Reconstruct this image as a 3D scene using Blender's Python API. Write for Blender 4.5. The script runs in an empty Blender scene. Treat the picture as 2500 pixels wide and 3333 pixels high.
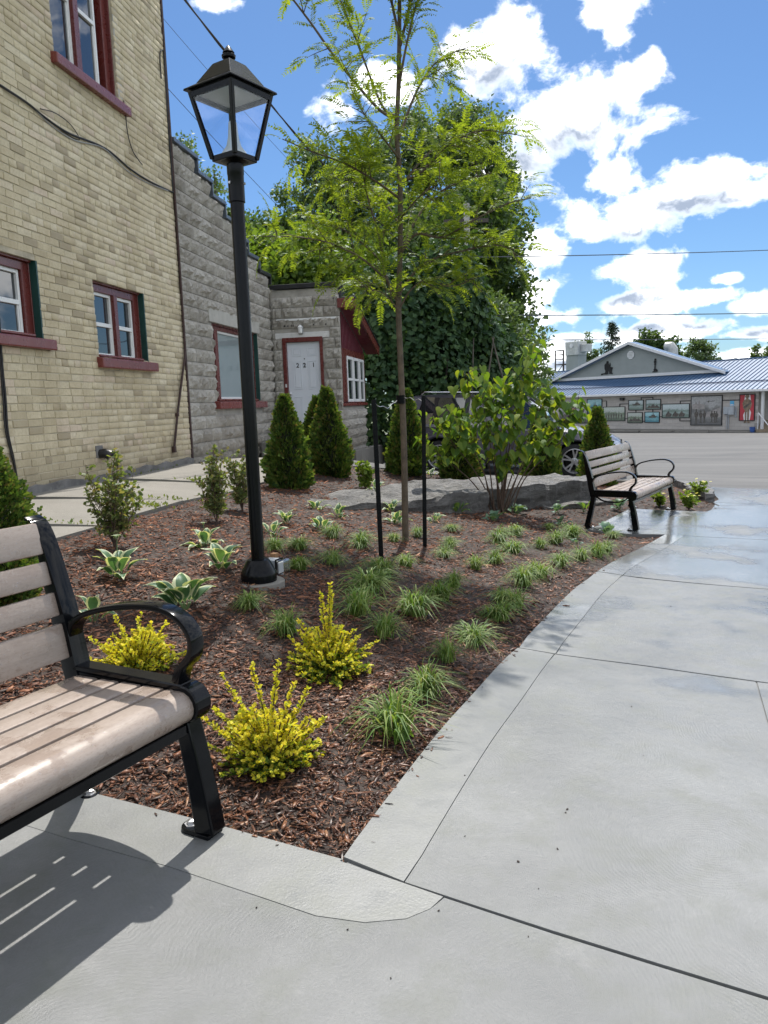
import bpy, bmesh, math, random
import numpy as np
from mathutils import Vector, Matrix, Euler, geometry, noise

random.seed(7)
rng = np.random.default_rng(11)
scene = bpy.context.scene
COL = scene.collection
PI = math.pi

# ------------------------------------------------------------------ camera
CAM_R = (0.999405, -0.004853, -0.03415)
CAM_U = (0.034493, 0.140618, 0.989463)
CAM_F = (0.0, 0.990052, -0.140702)
EYE = (0.0, 0.0, 1.25)
cam_d = bpy.data.cameras.new('camera')
cam = bpy.data.objects.new('camera', cam_d)
COL.objects.link(cam)
M3 = Matrix((CAM_R, CAM_U, tuple(-v for v in CAM_F))).transposed()
cam.matrix_world = Matrix.Translation(EYE) @ M3.to_4x4()
cam_d.sensor_fit = 'HORIZONTAL'
cam_d.sensor_width = 36.0
cam_d.lens = 36.0
cam_d.clip_start = 0.05
cam_d.clip_end = 4000
scene.camera = cam

# ------------------------------------------------------------------ sun and exposure
SUN_AZ = (0.13, 0.9915)
SUN_EL = math.radians(60)
sd = bpy.data.lights.new('sun', 'SUN')
sd.energy = 2.0
sd.angle = math.radians(0.55)
sd.color = (1.0, 0.955, 0.88)
sun = bpy.data.objects.new('sun', sd)
COL.objects.link(sun)
to_sun = Vector((SUN_AZ[0] * math.cos(SUN_EL), SUN_AZ[1] * math.cos(SUN_EL), math.sin(SUN_EL))).normalized()
sun.rotation_euler = to_sun.to_track_quat('Z', 'Y').to_euler()
sun.location = to_sun * 60
vs = scene.view_settings
vs.view_transform = 'Standard'
vs.look = 'None'
vs.exposure = 1.62
vs.gamma = 1.0
vs.use_curve_mapping = False

# ------------------------------------------------------------------ sky with cumulus
world = bpy.data.worlds.new('World')
scene.world = world
world.use_nodes = True


def nd(nt, typ, ins=None, **props):
    n = nt.nodes.new(typ)
    for k, v in props.items():
        setattr(n, k, v)
    if ins:
        for k, v in ins.items():
            s = n.inputs[k]
            if isinstance(v, bpy.types.NodeSocket):
                nt.links.new(v, s)
            else:
                s.default_value = v
    return n


def math_(nt, op, a, b=0.0, c=0.0, clamp=False):
    n = nd(nt, 'ShaderNodeMath', {0: a, 1: b, 2: c}, operation=op)
    n.use_clamp = clamp
    return n.outputs[0]


def vmath(nt, op, a, b=(0, 0, 0)):
    n = nd(nt, 'ShaderNodeVectorMath', {0: a, 1: b}, operation=op)
    return n.outputs['Value'] if op in ('LENGTH', 'DOT_PRODUCT', 'DISTANCE') else n.outputs[0]


def maprange(nt, v, a, b, c=0.0, d=1.0, smooth=False):
    n = nd(nt, 'ShaderNodeMapRange', {'Value': v, 'From Min': a, 'From Max': b, 'To Min': c, 'To Max': d})
    n.clamp = True
    if smooth:
        n.interpolation_type = 'SMOOTHSTEP'
    return n.outputs[0]


def mixc(nt, fac, a, b, blend='MIX'):
    n = nd(nt, 'ShaderNodeMix', data_type='RGBA', blend_type=blend)
    n.inputs['Factor'].default_value = 0
    for s, v in ((n.inputs['Factor'], fac), (n.inputs[6], a), (n.inputs[7], b)):
        if isinstance(v, bpy.types.NodeSocket):
            nt.links.new(v, s)
        else:
            s.default_value = v if isinstance(v, (int, float)) else (tuple(v) + (1.0,))[:4]
    return n.outputs[2]


# clouds given by direction (tan azimuth, tan elevation as seen from the place), half width, half height
CLOUDS = [
    (0.149, 0.395, 0.072, 0.059, 0.85),
    (0.220, 0.333, 0.087, 0.067, 0.85),
    (0.273, 0.339, 0.057, 0.047, 0.85),
    (0.310, 0.362, 0.057, 0.043, 0.85),
    (0.178, 0.292, 0.065, 0.027, 0.85),
    (0.344, 0.396, 0.017, 0.024, 0.85),
    (0.287, 0.453, 0.040, 0.037, 0.85),
    (0.010, 0.368, 0.057, 0.027, 0.85),
    (0.113, 0.431, 0.042, 0.031, 0.85),
    (0.022, 0.392, 0.034, 0.016, 0.85),
    (0.350, 0.231, 0.110, 0.033, 0.85),
    (0.399, 0.266, 0.084, 0.024, 0.85),
    (0.270, 0.208, 0.038, 0.024, 0.85),
    (0.304, 0.258, 0.042, 0.027, 0.85),
    (0.453, 0.243, 0.030, 0.018, 0.85),
    (0.297, 0.152, 0.110, 0.020, 0.85),
    (0.223, 0.188, 0.042, 0.035, 0.85),
    (0.351, 0.165, 0.057, 0.018, 0.85),
    (0.200, 0.129, 0.034, 0.031, 0.85),
    (0.441, 0.141, 0.019, 0.009, 0.85),
    (0.321, 0.115, 0.065, 0.018, 0.85),
    (0.414, 0.118, 0.046, 0.013, 0.85),
    (0.243, 0.101, 0.057, 0.022, 0.85),
    (0.485, 0.108, 0.038, 0.018, 0.85),
    (0.262, 0.071, 0.087, 0.016, 0.85),
    (0.392, 0.078, 0.072, 0.015, 0.85),
    (0.474, 0.070, 0.046, 0.012, 0.85),
    (0.207, 0.044, 0.076, 0.024, 0.85),
    (0.341, 0.047, 0.095, 0.012, 0.85),
    (0.459, 0.043, 0.076, 0.012, 0.85),
    (-0.185, 0.484, 0.023, 0.010, 0.85),

]


def blob_group():
    """soft bodies of the clouds in view plus a fuller, thinner cloud field added out of view to raise the ambient light"""
    g = bpy.data.node_groups.new('cloud_bodies', 'ShaderNodeTree')
    g.interface.new_socket('Vector', in_out='INPUT', socket_type='NodeSocketVector')
    g.interface.new_socket('Density', in_out='OUTPUT', socket_type='NodeSocketFloat')
    gi = g.nodes.new('NodeGroupInput')
    go = g.nodes.new('NodeGroupOutput')
    v = gi.outputs[0]
    scaled = {}
    acc = None
    for (ax, el, sx, sz, w) in CLOUDS:
        asp = min((1.0, 1.6, 2.6, 4.5), key=lambda q: abs(math.log(q * sz / sx)))
        if asp not in scaled:
            scaled[asp] = vmath(g, 'MULTIPLY', v, (1, 1, asp))
        c = Vector((ax, 1, el)).normalized()
        r = math.sqrt(sx * sz * asp) * 1.04
        d = vmath(g, 'DISTANCE', scaled[asp], (c.x, c.y, c.z * asp))
        val = math_(g, 'MULTIPLY_ADD', d, -0.62 / r, w * 0.62)
        acc = val if acc is None else math_(g, 'SMOOTH_MAX', acc, val, 0.10)
    acc = math_(g, 'MAXIMUM', acc, -0.55)
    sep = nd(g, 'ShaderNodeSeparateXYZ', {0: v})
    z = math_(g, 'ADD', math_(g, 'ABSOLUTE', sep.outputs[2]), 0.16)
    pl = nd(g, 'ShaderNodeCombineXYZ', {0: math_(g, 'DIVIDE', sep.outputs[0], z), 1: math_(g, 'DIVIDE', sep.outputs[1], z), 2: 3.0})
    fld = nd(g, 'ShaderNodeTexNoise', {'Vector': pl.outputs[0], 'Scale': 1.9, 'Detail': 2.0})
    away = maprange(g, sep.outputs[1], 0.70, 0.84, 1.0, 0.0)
    fv = math_(g, 'SUBTRACT', math_(g, 'MULTIPLY', maprange(g, fld.outputs[0], 0.22, 0.42, -0.40, 0.14), away), math_(g, 'SUBTRACT', 1.0, away))  # unseen cloud cover, made wide and thin to brighten the shaded sides
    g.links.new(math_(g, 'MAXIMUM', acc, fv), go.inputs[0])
    return g


def build_world():
    nt = world.node_tree
    for n in list(nt.nodes):
        nt.nodes.remove(n)
    out = nt.nodes.new('ShaderNodeOutputWorld')
    bg = nd(nt, 'ShaderNodeBackground', {'Strength': 0.15})
    sky = nt.nodes.new('ShaderNodeTexSky')
    sky.sky_type = 'NISHITA'
    sky.sun_disc = False
    sky.sun_elevation = SUN_EL
    sky.sun_rotation = math.atan2(SUN_AZ[0], SUN_AZ[1])
    sky.altitude = 300
    sky.air_density = 1.0
    sky.dust_density = 0.6
    sky.ozone_density = 2.0
    tc = nt.nodes.new('ShaderNodeTexCoord')
    v = tc.outputs['Generated']
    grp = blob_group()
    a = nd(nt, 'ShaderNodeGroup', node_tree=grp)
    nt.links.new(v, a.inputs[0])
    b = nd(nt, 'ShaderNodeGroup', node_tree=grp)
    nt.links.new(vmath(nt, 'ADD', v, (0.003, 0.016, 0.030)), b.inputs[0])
    st = vmath(nt, 'MULTIPLY', v, (1, 1, 1.3))
    warp = nd(nt, 'ShaderNodeTexNoise', {'Vector': st, 'Scale': 6.0, 'Detail': 2.0})
    st2 = vmath(nt, 'ADD', st, vmath(nt, 'MULTIPLY', warp.outputs['Color'], (0.06, 0.06, 0.06)))
    n1 = nd(nt, 'ShaderNodeTexNoise', {'Vector': st2, 'Scale': 13.0, 'Detail': 8.0, 'Roughness': 0.58}).outputs[0]
    n2 = nd(nt, 'ShaderNodeTexNoise', {'Vector': vmath(nt, 'ADD', st2, (0.002, 0.009, 0.015)), 'Scale': 13.0, 'Detail': 6.0, 'Roughness': 0.58}).outputs[0]
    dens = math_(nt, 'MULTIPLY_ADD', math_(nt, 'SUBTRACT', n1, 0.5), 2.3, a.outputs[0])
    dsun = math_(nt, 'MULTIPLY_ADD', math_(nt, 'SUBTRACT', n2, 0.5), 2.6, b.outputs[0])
    mask = maprange(nt, dens, -0.06, 0.32, 0, 1, True)
    rel = math_(nt, 'SUBTRACT', dsun, dens)
    shade = maprange(nt, math_(nt, 'MULTIPLY_ADD', rel, 1.7, math_(nt, 'MULTIPLY_ADD', math_(nt, 'MULTIPLY_ADD', b.outputs[0], 0.6, math_(nt, 'MULTIPLY', a.outputs[0], 0.4)), 3.2, -0.34)), -0.25, 0.80, 0, 1, True)
    shade = math_(nt, 'MULTIPLY', shade, maprange(nt, dens, 0.0, 0.34, 0.0, 1.0))
    shade = math_(nt, 'POWER', shade, 0.75)
    ccol = mixc(nt, shade, (5.3, 5.35, 5.4), (1.0, 1.18, 1.5))
    sepz = nd(nt, 'ShaderNodeSeparateXYZ', {0: v})
    skyc = mixc(nt, 1.0, sky.outputs[0], (0.158, 0.216, 0.274), 'MULTIPLY')
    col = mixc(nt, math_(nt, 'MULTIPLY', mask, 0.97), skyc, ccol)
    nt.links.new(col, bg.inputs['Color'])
    nt.links.new(bg.outputs[0], out.inputs['Surface'])


build_world()
world.cycles.sampling_method = 'MANUAL'
world.cycles.sample_map_resolution = 512
scene.cycles.max_bounces = 6
scene.cycles.diffuse_bounces = 3
scene.cycles.glossy_bounces = 3
scene.cycles.transmission_bounces = 4
scene.cycles.transparent_max_bounces = 8
scene.cycles.use_denoising = True
scene.cycles.sample_clamp_indirect = 6.0

# ------------------------------------------------------------------ measured ground heights and positions (metres)
TXY = np.array([[-0.834, 1.434], [-0.036, 1.4], [0.729, 1.367], [-0.147, 1.95], [-0.536, 2.03], [-1.045, 2.325], [0.751, 1.412], [0.713, 4.051], [1.773, 3.445], [1.662, 5.86], [2.804, 5.5], [2.852, 8.58], [2.382, 8.766], [3.907, 8.379], [5.544, 13.071], [6.36, 12.594], [4.053, 15.966], [1.18, 16.871], [-3.281, 6.839], [-2.648, 10.681], [-2.185, 5.205], [-1.812, 7.168], [-2.274, 4.465], [-0.308, 12.142], [-0.729, 4.309], [-1.081, 8.895], [0.179, 6.613], [-0.801, 7.962], [1.119, 9.544], [0.017, 11.623], [2.673, 10.17], [0.055, 3.795], [-0.488, 2.391], [21.5, 43.2], [10.0, 60.0], [0.0, 30.0], [30.0, 30.0], [3.0, 22.0], [12.0, 16.0], [-8.0, 12.0], [-8.0, 5.0], [-4.0, 2.0], [-3.0, 0.0], [3.0, -1.0], [8.0, 6.0], [-8.0, 25.0]])
TZ = np.array([0.0, 0.0, 0.0, 0.0, 0.0, 0.0, 0.0, -0.13, -0.13, -0.22, -0.22, -0.31, -0.3, -0.33, -0.42, -0.42, -0.45, -0.33, 0.53, 0.53, 0.43, 0.43, 0.45, 0.45, 0.22, 0.3, 0.05, 0.2, -0.12, 0.1, -0.22, 0.02, 0.02, -1.15, -1.35, -0.8, -0.95, -0.6, -0.55, 0.55, 0.55, 0.2, 0.05, 0.02, -0.25, 0.2])
GRASS = [[-0.725, 3.991, 0.167], [-0.493, 3.675, 0.191], [-0.168, 4.134, 0.235], [-0.028, 3.865, 0.192], [-0.115, 4.639, 0.274], [-0.034, 5.027, 0.247], [-0.554, 4.831, 0.178], [-0.376, 5.203, 0.178], [-0.626, 5.532, 0.176], [-0.429, 6.181, 0.166], [-0.191, 5.941, 0.217], [-0.784, 5.413, 0.172], [0.078, 6.345, 0.124], [0.142, 5.479, 0.175], [0.302, 6.835, 0.117], [0.65, 7.367, 0.144], [0.56, 6.467, 0.111], [0.469, 6.032, 0.133], [0.156, 4.291, 0.234], [0.32, 4.65, 0.207], [0.455, 5.085, 0.163], [0.677, 5.731, 0.169], [0.889, 6.12, 0.18], [1.128, 6.67, 0.245], [1.074, 7.019, 0.223], [1.329, 7.679, 0.206], [1.81, 8.344, 0.142], [1.44, 7.038, 0.138], [1.661, 7.328, 0.197], [1.916, 7.769, 0.227], [1.452, 6.273, 0.215], [1.723, 6.656, 0.212], [1.913, 6.871, 0.202], [2.089, 7.096, 0.191], [2.408, 7.955, 0.155], [0.978, 5.37, 0.211], [1.17, 5.759, 0.241], [0.824, 4.788, 0.189], [0.735, 4.838, 0.159], [0.67, 4.494, 0.2], [0.469, 4.028, 0.2], [0.285, 3.63, 0.163], [0.165, 3.169, 0.199], [0.021, 2.752, 0.265]]
HOSTA = [["A", -1.521, 4.269, 0.274], ["B", -1.053, 3.905, 0.289], ["C", -1.01, 4.632, 0.225], ["D", -1.22, 5.167, 0.227], ["E", -1.445, 3.663, 0.151], ["F", -0.876, 5.892, 0.194], ["G", -0.841, 6.483, 0.199], ["H", -0.538, 6.44, 0.185], ["I", -0.663, 7.566, 0.199], ["J", -0.435, 7.27, 0.209], ["K", 0.115, 7.401, 0.24], ["K2", 0.082, 8.21, 0.232], ["L", 0.532, 7.846, 0.159], ["M", 0.858, 8.892, 0.288], ["N", 1.239, 8.552, 0.26], ["O", 1.634, 9.362, 0.303], ["P", 2.177, 9.55, 0.232], ["Q", 2.585, 9.808, 0.218], ["R", 3.121, 10.077, 0.224], ["S", 2.428, 8.252, 0.282], ["T", 1.855, 7.377, 0.108], ["U", 2.047, 8.807, 0.179], ["V", -0.086, 8.976, 0.217], ["W", 0.676, 10.67, 0.193]]
BARB = [[-0.267, 3.311, 0.372, 0.417], [-0.415, 2.489, 0.366, 40.0], [-1.091, 3.134, 0.365, 0.264]]
ARB = [[-1.093, 8.938, 0.467, 1.091], [-0.92, 10.915, 0.481, 1.074], [-0.702, 10.602, 0.489, 1.235], [0.387, 11.883, 0.548, 1.315], [1.284, 12.221, 0.589, 1.158], [3.279, 16.364, 0.756, 1.466], [3.764, 13.366, 0.603, 1.387], [-1.989, 3.773, 0.464, 1.049]]
TWIG = [[-1.74, 4.87, 0.439, 0.708], [-1.349, 6.13, 0.322, 0.668], [-1.271, 6.846, 0.304, 0.626]]
HYD = [[-0.227, 9.786, 0.295, 0.457], [0.368, 11.631, 0.397, 0.466]]
CONE = [[3.772, 10.388, 0.294, 0.207], [4.071, 10.145, 0.308, 0.256], [4.67, 11.281, 0.365, 0.302]]
RED = [[1.427, 9.592, 1.939, 2.004]]
TREE = [[0.176, 6.504, 0.074, 4.314]]
STAKE = [[-0.031, 5.489, 0.04, 1.197], [0.333, 6.354, 0.047, 1.279]]
LAMP = [[-0.746, 4.412, 0.209, 2.946]]
JBOX = [[-0.655, 4.606, 0.158, 0.138]]
MUSH = [[-0.485, 2.562, 0.011, 40.0]]
PADEDGE = [[-0.147, 1.952], [-0.524, 2.13], [-1.042, 2.387], [-1.346, 2.493]]
PATHEDGE = [[-0.147, 1.952], [-0.012, 2.294], [0.183, 2.775], [0.38, 3.23], [0.704, 4.018], [1.02, 4.686], [1.434, 5.59], [1.734, 6.169], [2.063, 6.701], [2.459, 7.31], [3.076, 8.317]]
BPAD = [[3.076, 8.317], [2.712, 8.331], [2.28, 8.583], [3.286, 10.107], [3.843, 10.001], [4.231, 9.938], [4.637, 10.489], [4.948, 11.23], [5.437, 12.697], [5.585, 13.56]]
BACK = [[5.474, 13.554], [5.148, 13.706], [4.851, 14.471], [4.26, 14.851], [3.316, 14.908], [1.878, 13.218], [1.26, 12.363], [0.732, 12.003], [0.091, 11.78], [-0.451, 11.181], [-1.024, 10.39], [-1.375, 9.622]]
WALKEDGE = [[-1.367, 9.563], [-1.762, 7.383], [-1.997, 6.185], [-2.155, 5.223], [-2.254, 4.713], [-2.282, 4.477]]
J = [[[-0.147, 1.945], [0.36, 1.635], [0.752, 1.412]], [[0.699, 3.99], [1.287, 3.712], [1.771, 3.44]], [[1.508, 5.778], [1.998, 5.79], [2.804, 5.498]], [[3.076, 8.317], [3.987, 7.858]], [[4.762, 10.855], [5.35, 10.58]], [[5.485, 13.314], [6.425, 12.725]]]
SEAM = [[1.198, 2.3], [1.378, 2.687], [1.601, 3.182]]
ROCK1 = [[[-1.136, 7.841], [-0.774, 7.688], [-0.099, 8.13], [0.896, 8.878], [1.646, 9.472]], [[-1.012, 8.318], [-0.38, 9.167], [0.636, 10.392], [0.826, 10.669]]]
ROCK2 = [[[1.083, 9.242], [1.745, 9.593], [2.224, 10.001], [2.869, 10.515]]]

def _tps():
    n = len(TZ)
    D = np.linalg.norm(TXY[:, None] - TXY[None], axis=2)
    A = np.zeros((n + 3, n + 3))
    A[:n, :n] = D - 0.3 * np.eye(n)
    A[:n, n] = 1
    A[:n, n + 1:] = TXY
    A[n, :n] = 1
    A[n + 1:, :n] = TXY.T
    return np.linalg.solve(A, np.r_[TZ, 0, 0, 0])


TW = _tps()


def Tv(x, y):
    """terrain height, vectorised"""
    x = np.clip(np.asarray(x, float), -16, 45)
    y = np.clip(np.asarray(y, float), -4, 75)
    sh = x.shape
    xf, yf = x.ravel(), y.ravel()
    o = np.empty(len(xf))
    n = len(TZ)
    for i in range(0, len(xf), 20000):
        s = slice(i, i + 20000)
        d = np.hypot(TXY[:, 0][None] - xf[s][:, None], TXY[:, 1][None] - yf[s][:, None])
        o[s] = d @ TW[:n] + TW[n] + TW[n + 1] * xf[s] + TW[n + 2] * yf[s]
    return o.reshape(sh)


def T(x, y):
    return float(Tv(np.array([x]), np.array([y]))[0])


# ------------------------------------------------------------------ object helpers
def tag(o, label=None, cat=None, group=None, kind=None):
    if label:
        o['label'] = label
    if cat:
        o['category'] = cat
    if group:
        o['group'] = group
    if kind:
        o['kind'] = kind
    return o


def thing(name, label, cat, loc=(0, 0, 0), rz=0.0, group=None):
    o = bpy.data.objects.new(name, None)
    COL.objects.link(o)
    o.location = loc
    o.rotation_euler = (0, 0, rz)
    o.empty_display_size = 0.1
    return tag(o, label, cat, group)


def link(name, me, parent=None, mat=None, loc=None, rot=None, scale=None):
    o = bpy.data.objects.new(name, me)
    COL.objects.link(o)
    if parent is not None:
        o.parent = parent
    if mat is not None:
        for m in (mat if isinstance(mat, (list, tuple)) else [mat]):
            if me.materials.find(m.name) < 0:
                me.materials.append(m)
    if loc is not None:
        o.location = loc
    if rot is not None:
        o.rotation_euler = rot
    if scale is not None:
        o.scale = scale
    return o


def mesh_np(name, V, F, smooth=False, mi=None):
    """V (n,3), F (m,k) with constant k"""
    V = np.asarray(V, np.float32)
    F = np.asarray(F, np.int32)
    me = bpy.data.meshes.new(name)
    k = F.shape[1]
    me.vertices.add(len(V))
    me.vertices.foreach_set('co', V.ravel())
    me.loops.add(F.size)
    me.loops.foreach_set('vertex_index', F.ravel())
    me.polygons.add(len(F))
    me.polygons.foreach_set('loop_start', np.arange(0, F.size, k, dtype=np.int32))
    me.polygons.foreach_set('loop_total', np.full(len(F), k, np.int32))
    if mi is not None:
        me.polygons.foreach_set('material_index', np.asarray(mi, np.int32))
    if smooth:
        me.polygons.foreach_set('use_smooth', np.ones(len(F), bool))
    me.update(calc_edges=True)
    me.validate()
    return me


class MB:
    """collects simple solids into one mesh"""

    def __init__(self):
        self.v, self.f, self.m = [], [], []

    def add(self, vs_, fs_, mi=0):
        o = len(self.v)
        self.v += [tuple(p) for p in vs_]
        self.f += [tuple(i + o for i in q) for q in fs_]
        self.m += [mi] * len(fs_)
        return self

    def box(self, x0, x1, y0, y1, z0, z1, mi=0, M=None):
        vs_ = [Vector((x, y, z)) for x in (x0, x1) for y in (y0, y1) for z in (z0, z1)]
        if M is not None:
            vs_ = [M @ p for p in vs_]
        return self.add(vs_, [(0, 1, 3, 2), (4, 6, 7, 5), (0, 4, 5, 1), (2, 3, 7, 6), (0, 2, 6, 4), (1, 5, 7, 3)], mi)

    def prism(self, poly, z0, z1, axis='z', mi=0):
        """poly list of 2d points; axis: extrusion axis. z: (x,y) ; y: poly is (x,z)"""
        n = len(poly)
        if axis == 'z':
            a = [(p[0], p[1], z0) for p in poly]
            b = [(p[0], p[1], z1) for p in poly]
        elif axis == 'y':
            a = [(p[0], z0, p[1]) for p in poly]
            b = [(p[0], z1, p[1]) for p in poly]
        else:
            a = [(z0, p[0], p[1]) for p in poly]
            b = [(z1, p[0], p[1]) for p in poly]
        fs_ = [tuple(range(n))[::-1], tuple(range(n, 2 * n))]
        fs_ += [(i, (i + 1) % n, n + (i + 1) % n, n + i) for i in range(n)]
        return self.add(a + b, fs_, mi)

    def tube(self, pts, r, seg=8, mi=0, cap=True):
        pts = [Vector(p) for p in pts]
        n = len(pts)
        rs = r if isinstance(r, (list, tuple)) else [r] * n
        rings = []
        prev = None
        for i, p in enumerate(pts):
            d = (pts[min(i + 1, n - 1)] - pts[max(i - 1, 0)])
            if d.length < 1e-9:
                d = Vector((0, 0, 1))
            d.normalize()
            if prev is None:
                a = Vector((0, 0, 1)) if abs(d.z) < 0.9 else Vector((1, 0, 0))
                s = d.cross(a).normalized()
            else:
                s = (prev - d * prev.dot(d)).normalized()
            prev = s
            t = d.cross(s)
            rings.append([p + (s * math.cos(2 * PI * k / seg) + t * math.sin(2 * PI * k / seg)) * rs[i] for k in range(seg)])
        vs_ = [q for rg in rings for q in rg]
        fs_ = []
        for i in range(n - 1):
            for k in range(seg):
                fs_.append((i * seg + k, i * seg + (k + 1) % seg, (i + 1) * seg + (k + 1) % seg, (i + 1) * seg + k))
        if cap:
            fs_.append(tuple(range(seg))[::-1])
            fs_.append(tuple((n - 1) * seg + k for k in range(seg)))
        return self.add(vs_, fs_, mi)

    def lathe(self, prof, seg=24, mi=0, c=(0, 0), axis='z', capped=True):
        vs_, fs_ = [], []
        for (r, z) in prof:
            for k in range(seg):
                a = 2 * PI * k / seg
                if axis == 'z':
                    vs_.append((c[0] + r * math.cos(a), c[1] + r * math.sin(a), z))
                else:
                    vs_.append((c[0] + r * math.cos(a), z, c[1] + r * math.sin(a)))
        n = len(prof)
        for i in range(n - 1):
            for k in range(seg):
                q = (i * seg + k, i * seg + (k + 1) % seg, (i + 1) * seg + (k + 1) % seg, (i + 1) * seg + k)
                fs_.append(q if axis == 'z' else q[::-1])
        if capped:
            fs_.append(tuple(range(seg))[::-1])
            fs_.append(tuple((n - 1) * seg + k for k in range(seg)))
        return self.add(vs_, fs_, mi)

    def strap(self, path, w0, w1, th, mi=0, axis='x'):
        """flat bar following a 2d path in the (y,z) plane; width runs along x from w0 to w1; th thickness in plane"""
        n = len(path)
        ths = th if isinstance(th, (list, tuple)) else [th] * n
        L, R_ = [], []
        for i in range(n):
            a = Vector(path[max(i - 1, 0)])
            b = Vector(path[min(i + 1, n - 1)])
            d = (b - a).normalized()
            nn = Vector((-d.y, d.x))
            p = Vector(path[i])
            L.append(p + nn * ths[i] / 2)
            R_.append(p - nn * ths[i] / 2)
        vs_, fs_ = [], []
        for i in range(n):
            for (q, x) in ((L[i], w0), (L[i], w1), (R_[i], w1), (R_[i], w0)):
                vs_.append((x, q.x, q.y))
        for i in range(n - 1):
            for k in range(4):
                fs_.append((i * 4 + k, i * 4 + (k + 1) % 4, (i + 1) * 4 + (k + 1) % 4, (i + 1) * 4 + k))
        fs_.append((3, 2, 1, 0))
        e = (n - 1) * 4
        fs_.append((e, e + 1, e + 2, e + 3))
        return self.add(vs_, fs_, mi)

    def mesh(self, name, bevel=0.0, smooth=False, seg=1, angle=30):
        me = bpy.data.meshes.new(name)
        me.from_pydata(self.v, [], self.f)
        me.polygons.foreach_set('material_index', self.m)
        bm = bmesh.new()
        bm.from_mesh(me)
        bmesh.ops.recalc_face_normals(bm, faces=bm.faces)
        if bevel > 0:
            ed = [e for e in bm.edges if len(e.link_faces) == 2 and e.calc_face_angle(0) > math.radians(angle)]
            bmesh.ops.bevel(bm, geom=ed, offset=bevel, segments=seg, profile=0.6, affect='EDGES', clamp_overlap=True)
        bm.to_mesh(me)
        bm.free()
        if smooth:
            me.polygons.foreach_set('use_smooth', [True] * len(me.polygons))
            try:
                me.set_sharp_from_angle(angle=math.radians(35))
            except Exception:
                pass
        me.update()
        return me

    def build(self, name, mat, parent=None, bevel=0.0, smooth=False, seg=1, loc=None, rot=None, angle=30):
        me = self.mesh(name, bevel, smooth, seg, angle)
        mats = mat if isinstance(mat, (list, tuple)) else [mat]
        for m in mats:
            me.materials.append(m)
        return link(name, me, parent, None, loc, rot)


def smooth_path(pts, n=6):
    """Catmull-Rom through points (2d or 3d)"""
    P = [np.array(p, float) for p in pts]
    P = [2 * P[0] - P[1]] + P + [2 * P[-1] - P[-2]]
    out = []
    for i in range(1, len(P) - 2):
        for k in range(n):
            t = k / n
            a, b, c, d = P[i - 1], P[i], P[i + 1], P[i + 2]
            out.append(tuple(0.5 * ((2 * b) + (-a + c) * t + (2 * a - 5 * b + 4 * c - d) * t * t + (-a + 3 * b - 3 * c + d) * t ** 3)))
    out.append(tuple(P[-2]))
    return out


def copy_tree(o, parent=None):
    c = o.copy()
    COL.objects.link(c)
    if parent is not None:
        c.parent = parent
    for ch in list(o.children):
        copy_tree(ch, c)
    return c


# ------------------------------------------------------------------ material helpers
MATS = {}


def new_mat(name):
    m = bpy.data.materials.new(name)
    m.use_nodes = True
    nt = m.node_tree
    b = nt.nodes['Principled BSDF']
    MATS[name] = m
    return m, nt, b


def ramp(nt, v, stops):
    n = nt.nodes.new('ShaderNodeValToRGB')
    e = n.color_ramp.elements
    while len(e) < len(stops):
        e.new(0.5)
    for el, (p, c) in zip(e, stops):
        el.position = p
        el.color = tuple(c) + (1,)
    nt.links.new(v, n.inputs[0])
    return n.outputs[0]


def objcoord(nt, scale=(1, 1, 1)):
    tc = nt.nodes.new('ShaderNodeTexCoord')
    return nd(nt, 'ShaderNodeVectorMath', {0: tc.outputs['Object'], 1: scale}, operation='MULTIPLY').outputs[0]


def worldpos(nt):
    return nt.nodes.new('ShaderNodeNewGeometry').outputs['Position']


def noise_(nt, vec, scale, detail=4.0, rough=0.55):
    return nd(nt, 'ShaderNodeTexNoise', {'Vector': vec, 'Scale': scale, 'Detail': detail, 'Roughness': rough}).outputs[0]


def bump(nt, b, h, strength=0.3, dist=0.01):
    n = nd(nt, 'ShaderNodeBump', {'Height': h, 'Strength': strength, 'Distance': dist})
    nt.links.new(n.outputs[0], b.inputs['Normal'])
    return n


def simple(name, col, rough=0.5, var=0.15, vscale=6.0, metal=0.0, spec=0.5, bumpa=0.0, bscale=60.0, coat=0.0, dirt=None):
    m, nt, b = new_mat(name)
    p = objcoord(nt)
    n = noise_(nt, p, vscale, 6)
    lo = tuple(max(0, c * (1 - var)) for c in col)
    hi = tuple(min(1, c * (1 + var)) for c in col)
    c = ramp(nt, n, [(0.3, lo), (0.7, hi)])
    if dirt:
        n2 = noise_(nt, p, vscale * 2.7, 8, 0.7)
        c = mixc(nt, maprange(nt, n2, 0.55, 0.75, 0, 0.8), c, dirt)
    nt.links.new(c, b.inputs['Base Color'])
    b.inputs['Roughness'].default_value = rough
    rr = maprange(nt, noise_(nt, p, vscale * 3, 4), 0.3, 0.7, max(0.02, rough * 0.8), min(1, rough * 1.2))
    nt.links.new(rr, b.inputs['Roughness'])
    b.inputs['Metallic'].default_value = metal
    b.inputs['Specular IOR Level'].default_value = spec
    b.inputs['Coat Weight'].default_value = coat
    b.inputs['Coat Roughness'].default_value = 0.05
    if bumpa:
        bump(nt, b, noise_(nt, p, bscale, 5), bumpa, 0.004)
    return m


def rnd(nt):
    """a value per piece: island and object random together"""
    g = nt.nodes.new('ShaderNodeNewGeometry')
    o = nt.nodes.new('ShaderNodeObjectInfo')
    return math_(nt, 'FRACT', math_(nt, 'ADD', g.outputs['Random Per Island'], o.outputs['Random']))


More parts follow.
